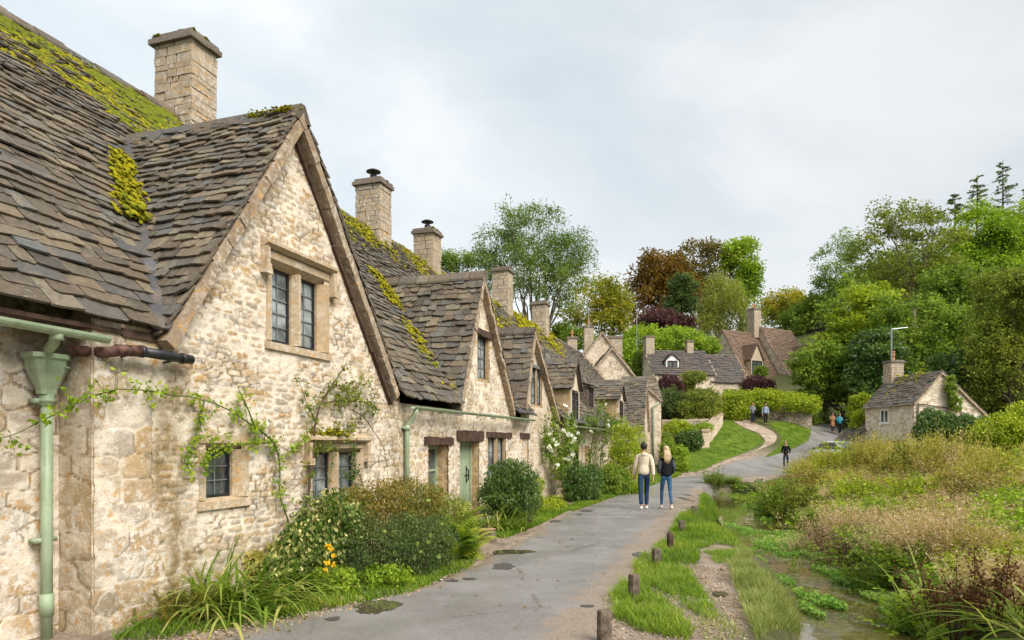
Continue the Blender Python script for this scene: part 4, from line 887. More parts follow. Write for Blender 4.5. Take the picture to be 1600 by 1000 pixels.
wall_mesh('wall', [
    wall_face((10.62, YW, -.3), (1, 0, 0), (0, 0, 1), (0, -1, 0), 7.88, 6.1, .026, 41, lambda u: np.maximum(topB(u + 10.62) + .1, 2.78), hB, lambda u, v: .55 * np.exp(-(u / .25) ** 2) + .25 * np.exp(-(v - .2) ** 2 / .1), dict(hmin=.06, hmax=.15, wmin=.1, wmax=.34)),
    wall_face((18.5, YW, -.3), (0, 1, 0), (0, 0, 1), (1, 0, 0), .3, 2.7, .03, 42),
    flat_face([(10.66, 14.0, -.3), (18.5, 14.0, -.3), (18.5, 14.0, 2.6), (10.66, 14.0, 2.6)]), flat_face([(10.66, YW, -.3), (10.66, 14.0, -.3), (10.66, 14.0, 2.6), (10.66, YW, 2.6)]), flat_face([(18.44, YW, -.3), (18.44, 14.0, -.3), (18.44, 14.0, 2.6), (18.44, YW, 2.6)])], M['stone'], cb)
# deep reveals of the door and the two openings
rv = []
for i, (a, b, c, d) in enumerate(opB[:2]):
    rv += [wall_face((a, YW + .34, c), (0, -1, 0), (0, 0, 1), (1, 0, 0), .34, d - c, .03, 50 + i, None, (), None, dict(hmin=.1, hmax=.2, wmin=.15, wmax=.3)), wall_face((b, YW, c), (0, 1, 0), (0, 0, 1), (-1, 0, 0), .34, d - c, .03, 55 + i, None, (), None, dict(hmin=.1, hmax=.2, wmin=.15, wmax=.3)),
           flat_face([(a, YW, d), (b, YW, d), (b, YW + .34, d), (a, YW + .34, d)]), flat_face([(a, YW, c), (b, YW, c), (b, YW + .34, c), (a, YW + .34, c)])]
wall_mesh('reveal', rv, M['jamb'], cb)
a, b, c, d = opB[1]; db = MB(); dy = YW + .20
for k in range(5): w = (b - a - .16) / 5; db.box((a + .08 + k * w + .004, dy, c), (a + .08 + (k + 1) * w - .004, dy + .04, d - .08), .0015)
for z in (.3, 1.35): db.box((a + .1, dy - .0, z), (b - .1, dy + .05, z + .1))
dr_ = db.build('door', M['green'], cb)
fr = MB(); fr.box((a + .0, dy - .03, c), (a + .075, dy + .08, d)).box((b - .075, dy - .03, c), (b, dy + .08, d)).box((a + .075, dy - .028, d - .075), (b - .075, dy + .08, d)); fr.build('door_frame', M['green'], dr_)
hd = MB(); hs = a + .86; hd.tube([(hs, dy - .005, 1.22), (hs, dy - .06, 1.18), (hs, dy - .06, .98), (hs, dy - .005, .94)], .016, 7); hd.box((hs - .025, dy - .012, .90), (hs + .025, dy, 1.27)); hd.tube([(hs - .1, dy - .01, 1.07), (hs + .09, dy - .01, 1.07)], .012, 6); hd.build('door_handle', M['iron'], dr_)
MB().box((a - .05, YW - .25, -.3), (b + .05, YW + .3, .02), .01).build('doorstep', M['dress'], cb)
a, b, c, d = opB[0]; w_ = MB(); w_.box((a, YW + .22, c), (a + .08, YW + .29, d)).box((b - .08, YW + .22, c), (b, YW + .29, d)).box((a + .08, YW + .22, d - .08), (b - .08, YW + .29, d)).box((a + .08, YW + .22, c), (b - .08, YW + .29, c + .08)).box((a + .44, YW + .225, c + .08), (a + .49, YW + .285, d - .08)).box((a + .08, YW + .224, 1.22), (a + .44, YW + .284, 1.26)).box((a + .49, YW + .224, 1.22), (b - .08, YW + .284, 1.26))
w_ = w_.build('window', M['green'], cb); w_['label'] = 'small window with a sage green frame beside the door'
MB().box((a + .03, YW + .26, c + .02), (b - .03, YW + .27, d - .02)).build('pane', M['glass'], w_)
window(cb, *WB[0], YW, 1, .0, depth=.28, rec=.10, cols=3, rows=4, cas='iron', mat='jamb', glass='glass_pale', label='dark framed casement in the gable')
window(cb, *WB[1], YW, 2, .0, depth=.30, rec=.08, cols=2, rows=4, mull=.07, mat='jamb', glass='glass_pale', label='black two-light casement right of the door')
window(cb, *WB[2], YW, 1, .0, depth=.26, rec=.2, cols=1, rows=2, mat='jamb', label='narrow slit window')
for lo, hi in (((11.62, 1.75), (12.98, 1.90)), ((13.18, 1.83), (14.74, 2.06)), ((14.95, 1.93), (16.80, 2.06)), ((17.58, 1.93), (18.42, 2.07)), ((14.36, 4.25), (15.62, 4.40))):
    rough_beam(cb, (lo[0], YW - .045, lo[1]), (hi[0], YW + .2, hi[1]))
kB1 = gable_keep(BP[0], BP[1], lb, rb); kB2 = gable_keep(AP[0], AP[1], la, ra)
rB = main_roof(cb, 10.5, 18.42, yeB, zeB, lambda u, v: kB1(u + 10.5, zeB + v * slB / math.hypot(1, slB)), 22, e0=.18, e1=.10, w0=.30, w1=.18)
gB = gable_roof(cb, BP, BL, BR, 5.42, YW, ymB, .17, .13, .28, .22, 32, vth=.12)
mb = MB(); tile_roof(mb, (16.7, 5.28, 2.52), (1, 0, 0), unit(np.array((0, .75, .6))), 1.5, .4, None, .2, .2, .34, .3, seed=3); mb.build('eaves_tiles', M['slate'], rB)
chimney(cb, 16.9, 17.55, 9.42, 10.2, 6.8, 9.05, cowl='disc')
ridge_moss(rB, 13.0, 18.3, yeB, zeB, 1.9, 1500, 51, .40)
k_ = 1500; t = r.random(k_); z = 2.9 + t * 2.9; s = BP[0] - (BP[1] - z) / lb - .10 - np.abs(r.normal(0, .26, k_)) + .1 * (fbm(z * 3, 0, 0, 5) - .5); m = fbm(z * 2.6, s * 2.6, 0, 12) > .47
moss_on(rB, (np.stack([s, ymB(z), z], 1) + NA * .06)[m], r.uniform(.026, .068, m.sum()), NA, .35)
k_ = 700; d = r.uniform(.4, 2.6, k_); s = 10.9 + d * .18 + r.random(k_) * 1.1; m = fbm(s * 2, d * 1.5, 0, 17) > .47
vB = unit(np.array((0, ER - yeB, ZR - zeB))); moss_on(rB, (np.stack([s, ER - vB[1] * d, ZR - vB[2] * d], 1) + NA * .06)[m], r.uniform(.03, .085, m.sum()), NA, .4)
gb = gutter(cb, 10.66, 18.1, 5.30, 2.42, .058, tilt=.004)
dp = MB(); dp.tube([(10.78, 5.48, -.1), (10.78, 5.48, 2.02), (10.78, 5.47, 2.10), (10.78, 5.36, 2.24), (10.78, 5.32, 2.30), (10.78, 5.30, 2.38)], .042, 12)
for z in (2.0, .8): dp.tube([(10.78, 5.48, z), (10.78, 5.48, z + .09)], .056, 12); dp.box((10.70, 5.48, z + .03), (10.86, 5.58, z + .06))
dp.build('downpipe', M['green'], cb, True)

# ------------------------------------------------------------------ cottage C: third gable
cc = rthing('cottage', 'stone cottage with third gable and blue-grey casement behind white climbing roses', 'cottage', 20, 5.58, 0, 'stone cottages along the lane')
CPk, CL, CR_ = (18.60, 5.02), (17.66, 2.62), (21.50, 2.60); lc, rc = (CPk[1] - CL[1]) / (CPk[0] - CL[0]), (CPk[1] - CR_[1]) / (CR_[0] - CPk[0])
topC = lambda s: np.where(s < CPk[0], CPk[1] - lc * (CPk[0] - s), CPk[1] - rc * (s - CPk[0])); YC = 5.585
WC = [(18.72, 19.78, 2.92, 3.98)]
wall_mesh('wall', [wall_face((17.7, YC, -.3), (1, 0, 0), (0, 0, 1), (0, -1, 0), 4.6, 5.4, .035, 71, lambda u: np.maximum(topC(u + 17.7) + .1, 2.75), hl(WC, 17.7, -.3), lambda u, v: .3 * np.exp(-(v - .2) ** 2 / .1), dict(hmin=.06, hmax=.15, wmin=.1, wmax=.34)),
    wall_face((21.95, YC - .35, -.3), (1, 0, 0), (0, 0, 1), (0, -1, 0), .35, 2.6, .035, 72), wall_face((21.95, YC, -.3), (0, -1, 0), (0, 0, 1), (-1, 0, 0), .35, 2.6, .035, 73), wall_face((22.3, YC - .35, -.3), (0, 1, 0), (0, 0, 1), (1, 0, 0), .8, 2.6, .05, 74),
    flat_face([(21.95, YC - .35, 2.3), (22.3, YC - .35, 2.3), (22.3, YC, 2.7), (21.95, YC, 2.7)]), flat_face([(18.52, 14, -.3), (22.26, 14, -.3), (22.26, 14, 2.6), (18.52, 14, 2.6)]), flat_face([(18.52, YC, -.3), (18.52, 14, -.3), (18.52, 14, 2.6), (18.52, YC, 2.6)]), flat_face([(22.26, YC, -.3), (22.26, 14, -.3), (22.26, 14, 2.6), (22.26, YC, 2.6)])], M['stone_b'], cc)
window(cc, *WC[0], YC, 2, .0, depth=.24, rec=.05, cols=2, rows=4, mull=.05, mat='jamb', glass='glass_pale'); MB().box((18.64, YC - .05, 3.98), (19.9, YC + .2, 4.07)).build('lintel', M['lead'], cc)
yeC, zeC = 5.36, 2.54; kC = gable_keep(CPk[0], CPk[1], lc, rc)
rC = main_roof(cc, 18.42, 22.3, yeC, zeC, lambda u, v: kC(u + 18.42, zeC + v * slB / math.hypot(1, slB)), 23, e0=.21, e1=.12, w0=.34, w1=.22)
gable_roof(cc, CPk, CL, CR_, 5.43, YC, ymB, .20, .15, .34, .26, 33, vth=.12)
chimney(cc, 20.45, 21.1, 9.45, 10.15, 6.9, 8.72, cowl='disc')
ridge_moss(rC, 18.5, 22.2, yeC, zeC, 2.4, 900, 52, .42)

# ------------------------------------------------------------------ cottage D: two dormers above the garden wall of roses
cd_ = rthing('cottage', 'stone cottage with a tiled dormer and a boarded dormer above rose bushes', 'cottage', 25, 5.7, 0, 'stone cottages along the lane'); YD = 5.72
opD = [(24.6, 25.5, -.3, 1.75), (26.6, 27.5, .8, 1.7)]
wall_mesh('wall', [wall_face((22.3, YD, -.3), (1, 0, 0), (0, 0, 1), (0, -1, 0), 6.3, 3.1, .045, 81, None, hl(opD, 22.3, -.3, 0), None, dict(hmin=.07, hmax=.17, wmin=.14, wmax=.4)), flat_face([(22.34, 14, -.3), (28.56, 14, -.3), (28.56, 14, 2.6), (22.34, 14, 2.6)]), flat_face([(22.34, YD, -.3), (22.34, 14, -.3), (22.34, 14, 2.6), (22.34, YD, 2.6)]), flat_face([(28.56, YD, -.3), (28.56, 14, -.3), (28.56, 14, 2.6), (28.56, YD, 2.6)])], M['stone_b'], cd_)
dd = MB()
for k in range(5): dd.box((24.6 + k * .18, YD + .2, -.3), (24.6 + k * .18 + .17, YD + .24, 1.75), .001)
dd = dd.build('door', M['wood_post'], cd_); MB().box((24.52, YD - .02, 1.75), (25.6, YD + .22, 1.9)).build('lintel', M['timber'], cd_)
window(cd_, *opD[1], YD, 2, .0, depth=.25, rec=.1, cols=2, rows=3, mull=.06, mat='jamb')
def dormer(parent, s0, s1, yf, z0, zev, zap, ymain, seed, cheek='jamb', board=False, shed=False, mat='tile', front=None):
    """gabled (or lean-to) dormer standing on the main roof"""
    body = MB(); yb0, ybe = ymain(z0), ymain(zev)
    for s in (s0, s1 - .12):
        if board:
            k = 7
            for i in range(k): a, b = z0 + (zev - z0) * i / k, z0 + (zev - z0) * (i + 1) / k; body.box((s + random.uniform(-.006, .006), yf + .02, a + .006), (s + .1, ymain(b) + .2, b + .012), .004)
        else:
            z = z0
            while z < zev - .01:
                h = min(random.uniform(.14, .24), zev - z); t = yf + .02
                while t < ybe + .1: w = random.uniform(.18, .4); body.box((s + random.uniform(-.008, .008), t, z + .004), (s + .12, min(t + w, ybe + .15) - .006, z + h - .004), .005); t += w
                z += h
    dm = body.build('dormer', M['wood_post' if board else cheek], parent); sa = (s0 + s1) / 2
    fr = MB()
    if shed: fr.box((s0 + .1, yf, zev - .08), (s1 - .1, yf + .12, zev))
    else: fr.prism([(s0 + .0, zev), (s1 - .0, zev), (sa, zap - .06)], 1, yf + .03, yf + .14)
    fr.box((s0, yf, z0), (s0 + .13, yf + .12, zev)); fr.box((s1 - .13, yf, z0), (s1, yf + .12, zev)); fr.build('dormer_front', M[front or ('putty' if not board else 'wood_post')], dm)
    window(dm, s0 + .15, s1 - .15, z0 + .05, zev - .1, yf, 2, .0, depth=.14, rec=.04, cols=2, rows=4, mull=.05, mat='timber')
    rf = MB(); vb = MB()
    if shed:
        v = np.array((0, 1.3, .42)); L_ = np.linalg.norm(v); tile_roof(rf, (s0 - .12, yf - .12, zev), (1, 0, 0), v / L_, s1 - s0 + .24, L_, None, .2, .15, .26, .22, seed=seed)
        rf.add([(s0 - .1, yf - .1, zev - .02), (s1 + .1, yf - .1, zev - .02), (s1 + .1, yf + 1.25, zev + .40), (s0 - .1, yf + 1.25, zev + .40)], [(0, 1, 2, 3)])
    else:
        yb = ymain(zap) + .15
        for sf in (s0 - .13, s1 + .13):
            v = np.array((sa - sf, 0, zap - zev)); L_ = np.linalg.norm(v); v /= L_
            tile_roof(rf, (sf, yf - .1, zev - .02), (0, 1, 0), v, yb - yf, L_, lambda u, w, v=v: yf + u < ymain(zev + w * v[2]) + .25, .19, .15, .3, .25, seed=seed + int(sf))
            rf.add([(sf, yf - .05, zev - .03), (sa, yf - .05, zap - .03), (sa, yb, zap - .03), (sf, ymain(zev), zev - .03)], [(0, 1, 2, 3)]); verge_stones(vb, (sf, zev - .02), (sa, zap), yf - .11, yf + .1, .09)
        ridge_stones(rf, (sa, yf - .1, zap + .05), (sa, yb, zap + .05), .13, .13)
    q = rf.build('dormer_roof', M[mat], dm)
    return dm
rD = main_roof(cd_, 22.3, 28.6, 5.36, 2.54, None, 24, e0=.22, e1=.13, w0=.36, w1=.24); ridge_moss(rD, 22.4, 28.4, 5.36, 2.54, 2.3, 1100, 53, .42, .04, .1)
dormer(cd_, 22.75, 24.05, 5.36, 2.62, 3.66, 4.72, ymB, 61, cheek='jamb')
dormer(cd_, 28.35, 29.6, 5.95, 3.35, 4.22, 4.22, ymB, 62, board=True, shed=True)
chimney(cd_, 28.2, 28.9, 9.45, 10.2, 6.9, 9.35, cowl='flue')
mb = MB(); tile_roof(mb, (22.3, 5.26, 2.47), (1, 0, 0), unit(np.array((0, .75, .75))), 12.2, 1.5, None, .24, .2, .36, .3, seed=9); mb.build('eaves_slates', M['slate'], rD)
gutter(cd_, 22.4, 29.5, 5.22, 2.40, .06); MB().tube([(22.75, 5.5, -.2), (22.75, 5.5, 2.2), (22.75, 5.24, 2.36)], .045, 8).build('downpipe', M['green'], cd_, True)

# ------------------------------------------------------------------ cottage E: far end of the row, projecting steep gable
ce = rthing('cottage', 'far stone cottage of the row with a small gabled dormer and a steep projecting wing', 'cottage', 35, 5.7, 0, 'stone cottages along the lane')
EPk, EL, ER_ = (39.3, 5.45), (37.9, 2.55), (40.7, 2.55); YE = 4.95
wall_mesh('wall', [wall_face((28.6, YD, -.3), (1, 0, 0), (0, 0, 1), (0, -1, 0), 9.4, 3.1, .06, 91), wall_face((37.95, YE, -.3), (1, 0, 0), (0, 0, 1), (0, -1, 0), 2.7, 5.7, .06, 92, lambda u: 5.45 + .3 - 2.07 * np.abs(u + 37.95 - 39.3) - .1),
    wall_face((37.95, YD + .2, -.3), (0, -1, 0), (0, 0, 1), (-1, 0, 0), YD + .2 - YE, 3.0, .06, 93), wall_face((40.65, YE, -.3), (0, 1, 0), (0, 0, 1), (1, 0, 0), 1.2, 3.0, .1, 94), wall_face((40.6, YD, -.3), (1, 0, 0), (0, 0, 1), (0, -1, 0), 4.0, 3.1, .1, 95),
    wall_face((44.6, YD, -.3), (0, 1, 0), (0, 0, 1), (1, 0, 0), 8.3, 8.2, .1, 96, lambda u: 2.9 + np.minimum(u, 8.3 - u) * 1.2), flat_face([(28.64, 14, -.3), (44.6, 14, -.3), (44.6, 14, 2.6), (28.64, 14, 2.6)]), flat_face([(28.64, YD, -.3), (28.64, 14, -.3), (28.64, 14, 2.6), (28.64, YD, 2.6)])], M['stone_b'], ce)
rE = main_roof(ce, 28.6, 44.7, 5.36, 2.54, None, 25, e0=.25, e1=.16, w0=.42, w1=.3, mat='tile'); ridge_moss(rE, 28.8, 37, 5.36, 2.54, 2.2, 1000, 54, .44, .05, .12)
gable_roof(ce, EPk, EL, ER_, 4.82, YE, ymB, .16, .13, .3, .25, 34, vth=.12)
dormer(ce, 32.4, 33.9, 5.30, 2.9, 3.90, 4.72, ymB, 63, cheek='jamb')
chimney(ce, 34.4, 35.1, 9.45, 10.2, 6.9, 9.10)
vb = MB()
for i in range(22): t = i / 22; vb.box((44.66, 5.36 + t * 4.54, 2.5 + t * 5.32), (44.86, 5.36 + (t + .044) * 4.54, 2.6 + (t + .044) * 5.32), .01)
vb.build('verge', M['verge'], rE)
# ------------------------------------------------------------------ plants as things
def Lp(px, py, rx, ry, D, rd=None):
    """an ellipsoid seen at a photo pixel, at distance D, as (cx, cy, cz, rx, ry, rz) in metres"""
    c = P(px, py, D); k = D / F; return (c[0], c[1], c[2], rx * k, (rd if rd is not None else rx * k * .8), ry * k)
def bush(name, label, cat, lobes, mat, n, per, rad, size, aspect=.55, flat=.25, shell=.5, stems=0, stem_mat='stem_brown', group=None, twigs=0, squash=.8, drop=None):
    lobes = np.array(lobes, float); c0 = lobes[:, :3].mean(0); bx, by = c0[0], c0[1]; bz = H1(bx, by)
    p, d = lobe_points(lobes, n, shell); p[:, 2] = np.maximum(p[:, 2], HT(p[:, 0], p[:, 1]) + rad * .3)
    q, cl = q_clumps(p, per, rad, size, aspect, flat, squash); g = Q(); g.add(q, None, cl)
    root = thing(name, label, cat, (bx, by, bz), 0, (bx, by, bz), group)
    fo = g.build('foliage', M[mat], root)
    st = Q(); k = max(6, n // 12) if not stems else stems; sel = p[rng.choice(n, min(k, n), False)]
    b = np.stack([bx + rng.normal(0, .12, len(sel)) * lobes[0, 3] + (sel[:, 0] - bx) * .4, by + rng.normal(0, .12, len(sel)) * lobes[0, 3] + (sel[:, 1] - by) * .4, np.zeros(len(sel))], 1); b[:, 2] = HT(b[:, 0], b[:, 1]) - .05
    mid = b * .45 + sel * .55 + rng.normal(0, .05, b.shape) * lobes[0, 3]
    w = .012 + .018 * lobes[0, 5] * rng.random(len(sel)); st.add(q_stems(b, mid, w)); st.add(q_stems(mid, sel, w * .65)); st.build('stems', M[stem_mat], root)
    return root
def limb(mb, a, b, r0, r1, n=6, sag=.12, seg=5):
    a, b = np.asarray(a, float), np.asarray(b, float); L_ = np.linalg.norm(b - a); k = rng.normal(size=3) * sag * L_; k[2] = abs(k[2]) * .6
    t = np.linspace(0, 1, seg); pts = a + (b - a) * t[:, None] + k * (np.sin(t * math.pi) * .6)[:, None] + rng.normal(size=(seg, 3)) * (.02 * L_) * (np.sin(t * math.pi))[:, None]
    mb.tube(pts, list(r0 + (r1 - r0) * t), n, True); return pts
def tree(name, label, cat, base, lobes, mat, n, per, rad, size, trunk_r=.35, fork=.35, bark='bark', limbs=10, twigs=60, shell=.5, aspect=.6, flat=.3, squash=.75, group=None, fork_z=None, lean=0.0):
    lobes = np.array(lobes, float); bx, by = base; bz = H1(bx, by); c0 = np.average(lobes[:, :3], axis=0, weights=lobes[:, 3])
    root = thing(name, label, cat, (bx, by, bz), 0, (bx, by, bz), group)
    ex = []
    for l in lobes:                                            # lesser boughs standing out of each mass
        for u in dirs(5, .35): k = rng.uniform(.28, .5); ex.append((*(l[:3] + u * l[3:] * rng.uniform(.75, 1.0)), *(l[3:] * k)))
    lobes = np.concatenate([lobes * (1, 1, 1, .9, .9, .9), np.array(ex)]); p, d = lobe_points(lobes, int(n * 1.45), shell); g_ = fbm(p[:, 0] / (rad * 2.4), p[:, 1] / (rad * 2.4), p[:, 2] / (rad * 2.0), 77); p = p[np.argsort(-g_ + rng.normal(0, .07, len(p)))[:n]]; q, cl = q_clumps(p, per, rad * rng.uniform(.5, 1.4, n), size, aspect, flat, squash)
    ln = fbm(p[:, 0] / (rad * 3.2), p[:, 1] / (rad * 3.2), p[:, 2] / (rad * 3.2), int(abs(bx * 7)) % 90); cl = np.clip(np.repeat((ln - .5) * 2.2 + .5, per) * .6 + cl * .4, 0, 1)
    g = Q(); g.add(q, None, cl); g.build('crown', M[mat], root)
    mb = MB(); top = np.array((c0[0], c0[1], bz + (c0[2] - bz) * (fork if fork_z is None else 1.0))) if fork_z is None else np.array((c0[0] * .5 + bx * .5, by, fork_z))
    tp = limb(mb, (bx, by, bz - .3), top, trunk_r, trunk_r * .72, 9, .03, 6); hub = tp[-1]; tips = []
    sel = p[rng.choice(n, limbs, False)]
    for s in sel:
        k = rng.random() * .35; a = hub + (tp[-2] - hub) * k; e = a + (s - a) * .8
        pts = limb(mb, a, e, trunk_r * rng.uniform(.3, .55), trunk_r * .09, 6, .10, 6); tips.append(pts)
    tips = np.concatenate(tips); tw = MB()
    root_tr = mb.build('trunk', M[bark], root, True)
    if twigs:
        sp = p[rng.choice(n, min(twigs, n), False)]; j = np.array([np.argmin(((tips - s) ** 2).sum(1)) for s in sp]); Qs = Q(); m_ = (tips[j] + sp) / 2 + rng.normal(0, .04, sp.shape) * np.linalg.norm(sp - tips[j], axis=1)[:, None]
        w = np.clip(trunk_r * .12, .02, .12); Qs.add(q_stems(tips[j], m_, w)); Qs.add(q_stems(m_, sp, w * .6)); Qs.build('twigs', M[bark], root)
    return root
def strap_clump(name, label, px, py, D, n, length, width, mat='strap', lean=.5, bend=1.5, spread=.18, cat='plant', az=None, group=None):
    x = (px - CX) / F * D; z = H1(x, D); root = thing(name, label, cat, (x, D, z), 0, (x, D, z), group)
    b = np.stack([x + rng.normal(0, spread, n), D + rng.normal(0, spread, n), np.full(n, z - .02)], 1)
    a = None if az is None else rng.normal(az[0], az[1], n)
    q = q_blades(b, length, width, lean, bend, 7, a); g = Q(); g.add(q, np.repeat(rng.random(n), 7), np.repeat(rng.random(n), 7)); g.build('leaves', M[mat], root)
    return root
def fern(name, label, px, py, D, n, length, mat='leaf_fern', group=None):
    x = (px - CX) / F * D; z = H1(x, D); root = thing(name, label, 'fern', (x, D, z), 0, (x, D, z), group); g = Q(); st = Q()
    for i in range(n):
        az = rng.uniform(0, 6.28); L_ = length * rng.uniform(.7, 1.2); th = abs(rng.normal(.35, .2)); p = np.array((x + rng.normal(0, .06), D + rng.normal(0, .06), z)); o = np.array((math.cos(az), math.sin(az), 0)); sd = np.array((-o[1], o[0], 0)); K = 22; c = rng.random()
        for k in range(K):
            t = k / K; ang = th + 1.5 * t * t + .2 * t; stp = (o * math.sin(ang) + np.array((0, 0, math.cos(ang)))) * L_ / K; p2 = p + stp; w = L_ * .20 * math.sin(math.pi * min(1, .12 + t * .95)) ** .8
            st.add(q_stems(p[None], p2[None], .006))
            if k > 2:
                for s_ in (-1, 1):
                    e = p + sd * s_ * w + stp * .9 - np.array((0, 0, w * .25)); u_ = unit(stp[None])[0] * L_ / K * .52
                    g.add(np.array([[p - u_, p + u_, e + u_ * .2, e - u_ * .2]]), c * .6 + .4 * rng.random(), c)
            p = p2
    g.build('fronds', M[mat], root); st.build('stalks', M['stem'], root); return root
def vine(name, label, paths, mat, leaf=.045, dens=40, w=.02, spread=.10, stem='stem_brown', flowers=None, cat='climber', thick=None, rf=(lambda p: p)):
    """climbing plant: woody stems along paths (row frame s, y, z) with leaves around them"""
    p0 = np.array(paths[0][0], float); root = rthing(name, label, cat, p0[0], p0[1], p0[2]); mb = MB(); g = Q(); fl = []
    for k, pa in enumerate(paths):
        pa = np.array(pa, float); ln = np.concatenate([[0], np.cumsum(np.linalg.norm(np.diff(pa, axis=0), axis=1))]); m = max(4, int(ln[-1] / .08)); t = np.linspace(0, ln[-1], m); pp = np.stack([np.interp(t, ln, pa[:, i]) for i in range(3)], 1)
        for _ in range(3): pp[1:-1] = (pp[:-2] + pp[1:-1] * 2 + pp[2:]) / 4
        pp[:, 0] += (fbm(t * 3, k * 7.7, 0, 3) - .5) * .06; pp[:, 2] += (fbm(t * 3, k * 3.3, 0, 8) - .5) * .06
        ww = (w if thick is None else thick[k]); mb.tube(pp, list(np.linspace(ww, ww * .3, m)), 5)
        d_ = dens if np.isscalar(dens) else dens[k]; n = int(ln[-1] * d_)
        if n:
            sh = max(2, n // 4); i = rng.integers(int(m * .12) if k == 0 else 0, m, sh); tip = pp[i] + rng.normal(size=(sh, 3)) * (spread, spread * .45, spread); tip[:, 1] = np.minimum(tip[:, 1], 5.52 if tip[0, 1] < 5.6 else tip[:, 1])
            st = q_stems(pp[i], tip, .006); g2 = (tip[:, None] * rng.random((sh, 9, 1)) + pp[i][:, None] * (1 - rng.random((sh, 9, 1)) * 0) * 0 + 0) if False else None
            f = rng.random((sh, 9, 1)); c = (pp[i][:, None] * (1 - f) + tip[:, None] * f + rng.normal(0, leaf * .55, (sh, 9, 3))).reshape(-1, 3); c[:, 1] = np.minimum(c[:, 1], np.repeat(np.maximum(pp[i][:, 1], tip[:, 1]), 9))
            g.add(q_leaves(c, leaf, .6, None, .2), None, np.repeat(rng.random(sh), 9)); fl.append((tip, st))
    s_ = mb.build('stems', M[stem], root, True)
    Qs = Q()
    for tp, st in fl: Qs.add(st)
    if fl: Qs.build('shoots', M['stem'], root)
    g.build('foliage', M[mat], root)
    if flowers:
        n, col, sz = flowers; tp = np.concatenate([a for a, _ in fl]); sel = tp[rng.choice(len(tp), min(n, len(tp)), False)]; fq = Q()
        for c in sel: fq.add(q_leaves(np.repeat(c[None], 12, 0) + rng.normal(0, sz * .25, (12, 3)), sz * .8, .9))
        fq.build('flowers', M[col], root)
    return root

# --- in front of the big gable
strap_clump('daylily', 'long arching strap leaves of a daylily under the wall, largest green tuft', 352, 950, 7.15, 230, 1.0, .036, lean=.75, bend=1.9, spread=.22, az=(-.6, 1.5))
strap_clump('daylily', 'daylily tuft with pale tips spilling toward the road beside the variegated shrub', 425, 945, 7.7, 160, .9, .034, lean=.75, bend=1.95, spread=.18, az=(-.6, 1.4))
strap_clump('daylily', 'small tuft of rust tipped strap leaves nearest the bare wall corner', 275, 975, 6.75, 60, .55, .022, 'leaf_russet', lean=.5, bend=1.5, spread=.14)
strap_clump('daylily', 'tall upright fan of strap leaves standing above the largest daylily', 345, 940, 7.45, 7, .8, .03, lean=.12, bend=.5, spread=.05)
bush('variegated_shrub', 'cream edged variegated shrub beside the mullioned window, left end of the shrub border', 'shrub', [Lp(478, 865, 42, 42, 8.3), Lp(515, 825, 48, 50, 8.7), Lp(445, 895, 34, 26, 8.0)], 'leaf_varieg', 420, 22, .13, .055, .6)
bush('russet_shrub', 'russet and green spreading shrub under the low window, highest in the border', 'shrub', [Lp(585, 800, 60, 45, 9.5), Lp(640, 790, 50, 40, 9.9), Lp(545, 815, 40, 48, 9.2)], 'leaf_russet', 520, 24, .13, .042, .5, twigs=1)
bush('dark_shrub', 'dark fine leaved evergreen shrub bulging over the roadside grass', 'shrub', [Lp(590, 860, 66, 48, 8.9), Lp(640, 850, 55, 48, 9.2), Lp(540, 880, 40, 36, 8.6), Lp(675, 845, 36, 40, 9.6)], 'leaf_yew', 760, 26, .12, .036, .45)
bush('feathery_shrub', 'feathery grey green shrub behind the fern, near the downpipe', 'shrub', [Lp(665, 795, 36, 42, 10.2), Lp(700, 810, 34, 40, 10.6)], 'leaf_olive', 360, 24, .11, .04, .35)
fern('fern', 'bright yellow green fern at the right end of the shrub border by the door', 700, 850, 10.3, 34, .85)
fern('fern', 'second bright fern hanging low over the road edge', 722, 870, 10.4, 26, .7)
fern('fern', 'yellowing fern pushed up between the feathery shrub and the door', 712, 850, 11.2, 24, 1.0)
bush('groundcover_plant', 'low bright leafy plant at the foot of the dark shrub', 'plant', [Lp(520, 908, 40, 18, 8.1), Lp(600, 900, 40, 14, 8.4)], 'leaf_bright', 160, 18, .08, .04, .8)
bush('pale_leafy_plant', 'pale cream flecked low plant behind the daylilies', 'plant', [Lp(430, 878, 40, 22, 8.4), Lp(395, 880, 22, 16, 8.2)], 'straw_green', 130, 18, .09, .045, .7)
pr_ = thing('trailing_nasturtium', 'pale round nasturtium leaves trailing through the dark shrub', 'plant', tuple(P(600, 880, 8.6)), 0, tuple(P(600, 880, 8.6))); g = Q(); sg = Q()
for _ in range(34):
    c = P(rng.uniform(520, 700), rng.uniform(785, 890), 0); c = P(520 + 180 * rng.random(), 780 + 115 * rng.random(), rng.uniform(8.35, 8.7)); a_ = unit(rng.normal(size=(1, 3)) * (.9, .6, .9) + np.array((.1, -.7, .7))); u_ = unit(np.cross(a_, (0, 0, 1.0))); v_ = np.cross(a_, u_); s_ = rng.uniform(.016, .032)
    ring = [c + (u_[0] * math.cos(t) + v_[0] * math.sin(t)) * s_ for t in np.linspace(0, 2 * math.pi, 9)[:-1]]; rn = rng.random(); g.add(np.array([[c, ring[i], ring[i + 1], ring[(i + 2) % 8]] for i in (0, 2, 4, 6)]), rn, rn); sg.add(q_stems((c - a_[0] * .12 - (0, 0, .1))[None], c[None], .006))
g.build('leaves', M['leaf_ash'], pr_); sg.build('stalks', M['stem'], pr_)
yl = thing('yellow_flower', 'yellow flower heads on thin stalks in front of the variegated shrub', 'flower', tuple(P(512, 905, 7.95)), 0, tuple(P(512, 905, 7.95))); fq = Q(); sq = Q()
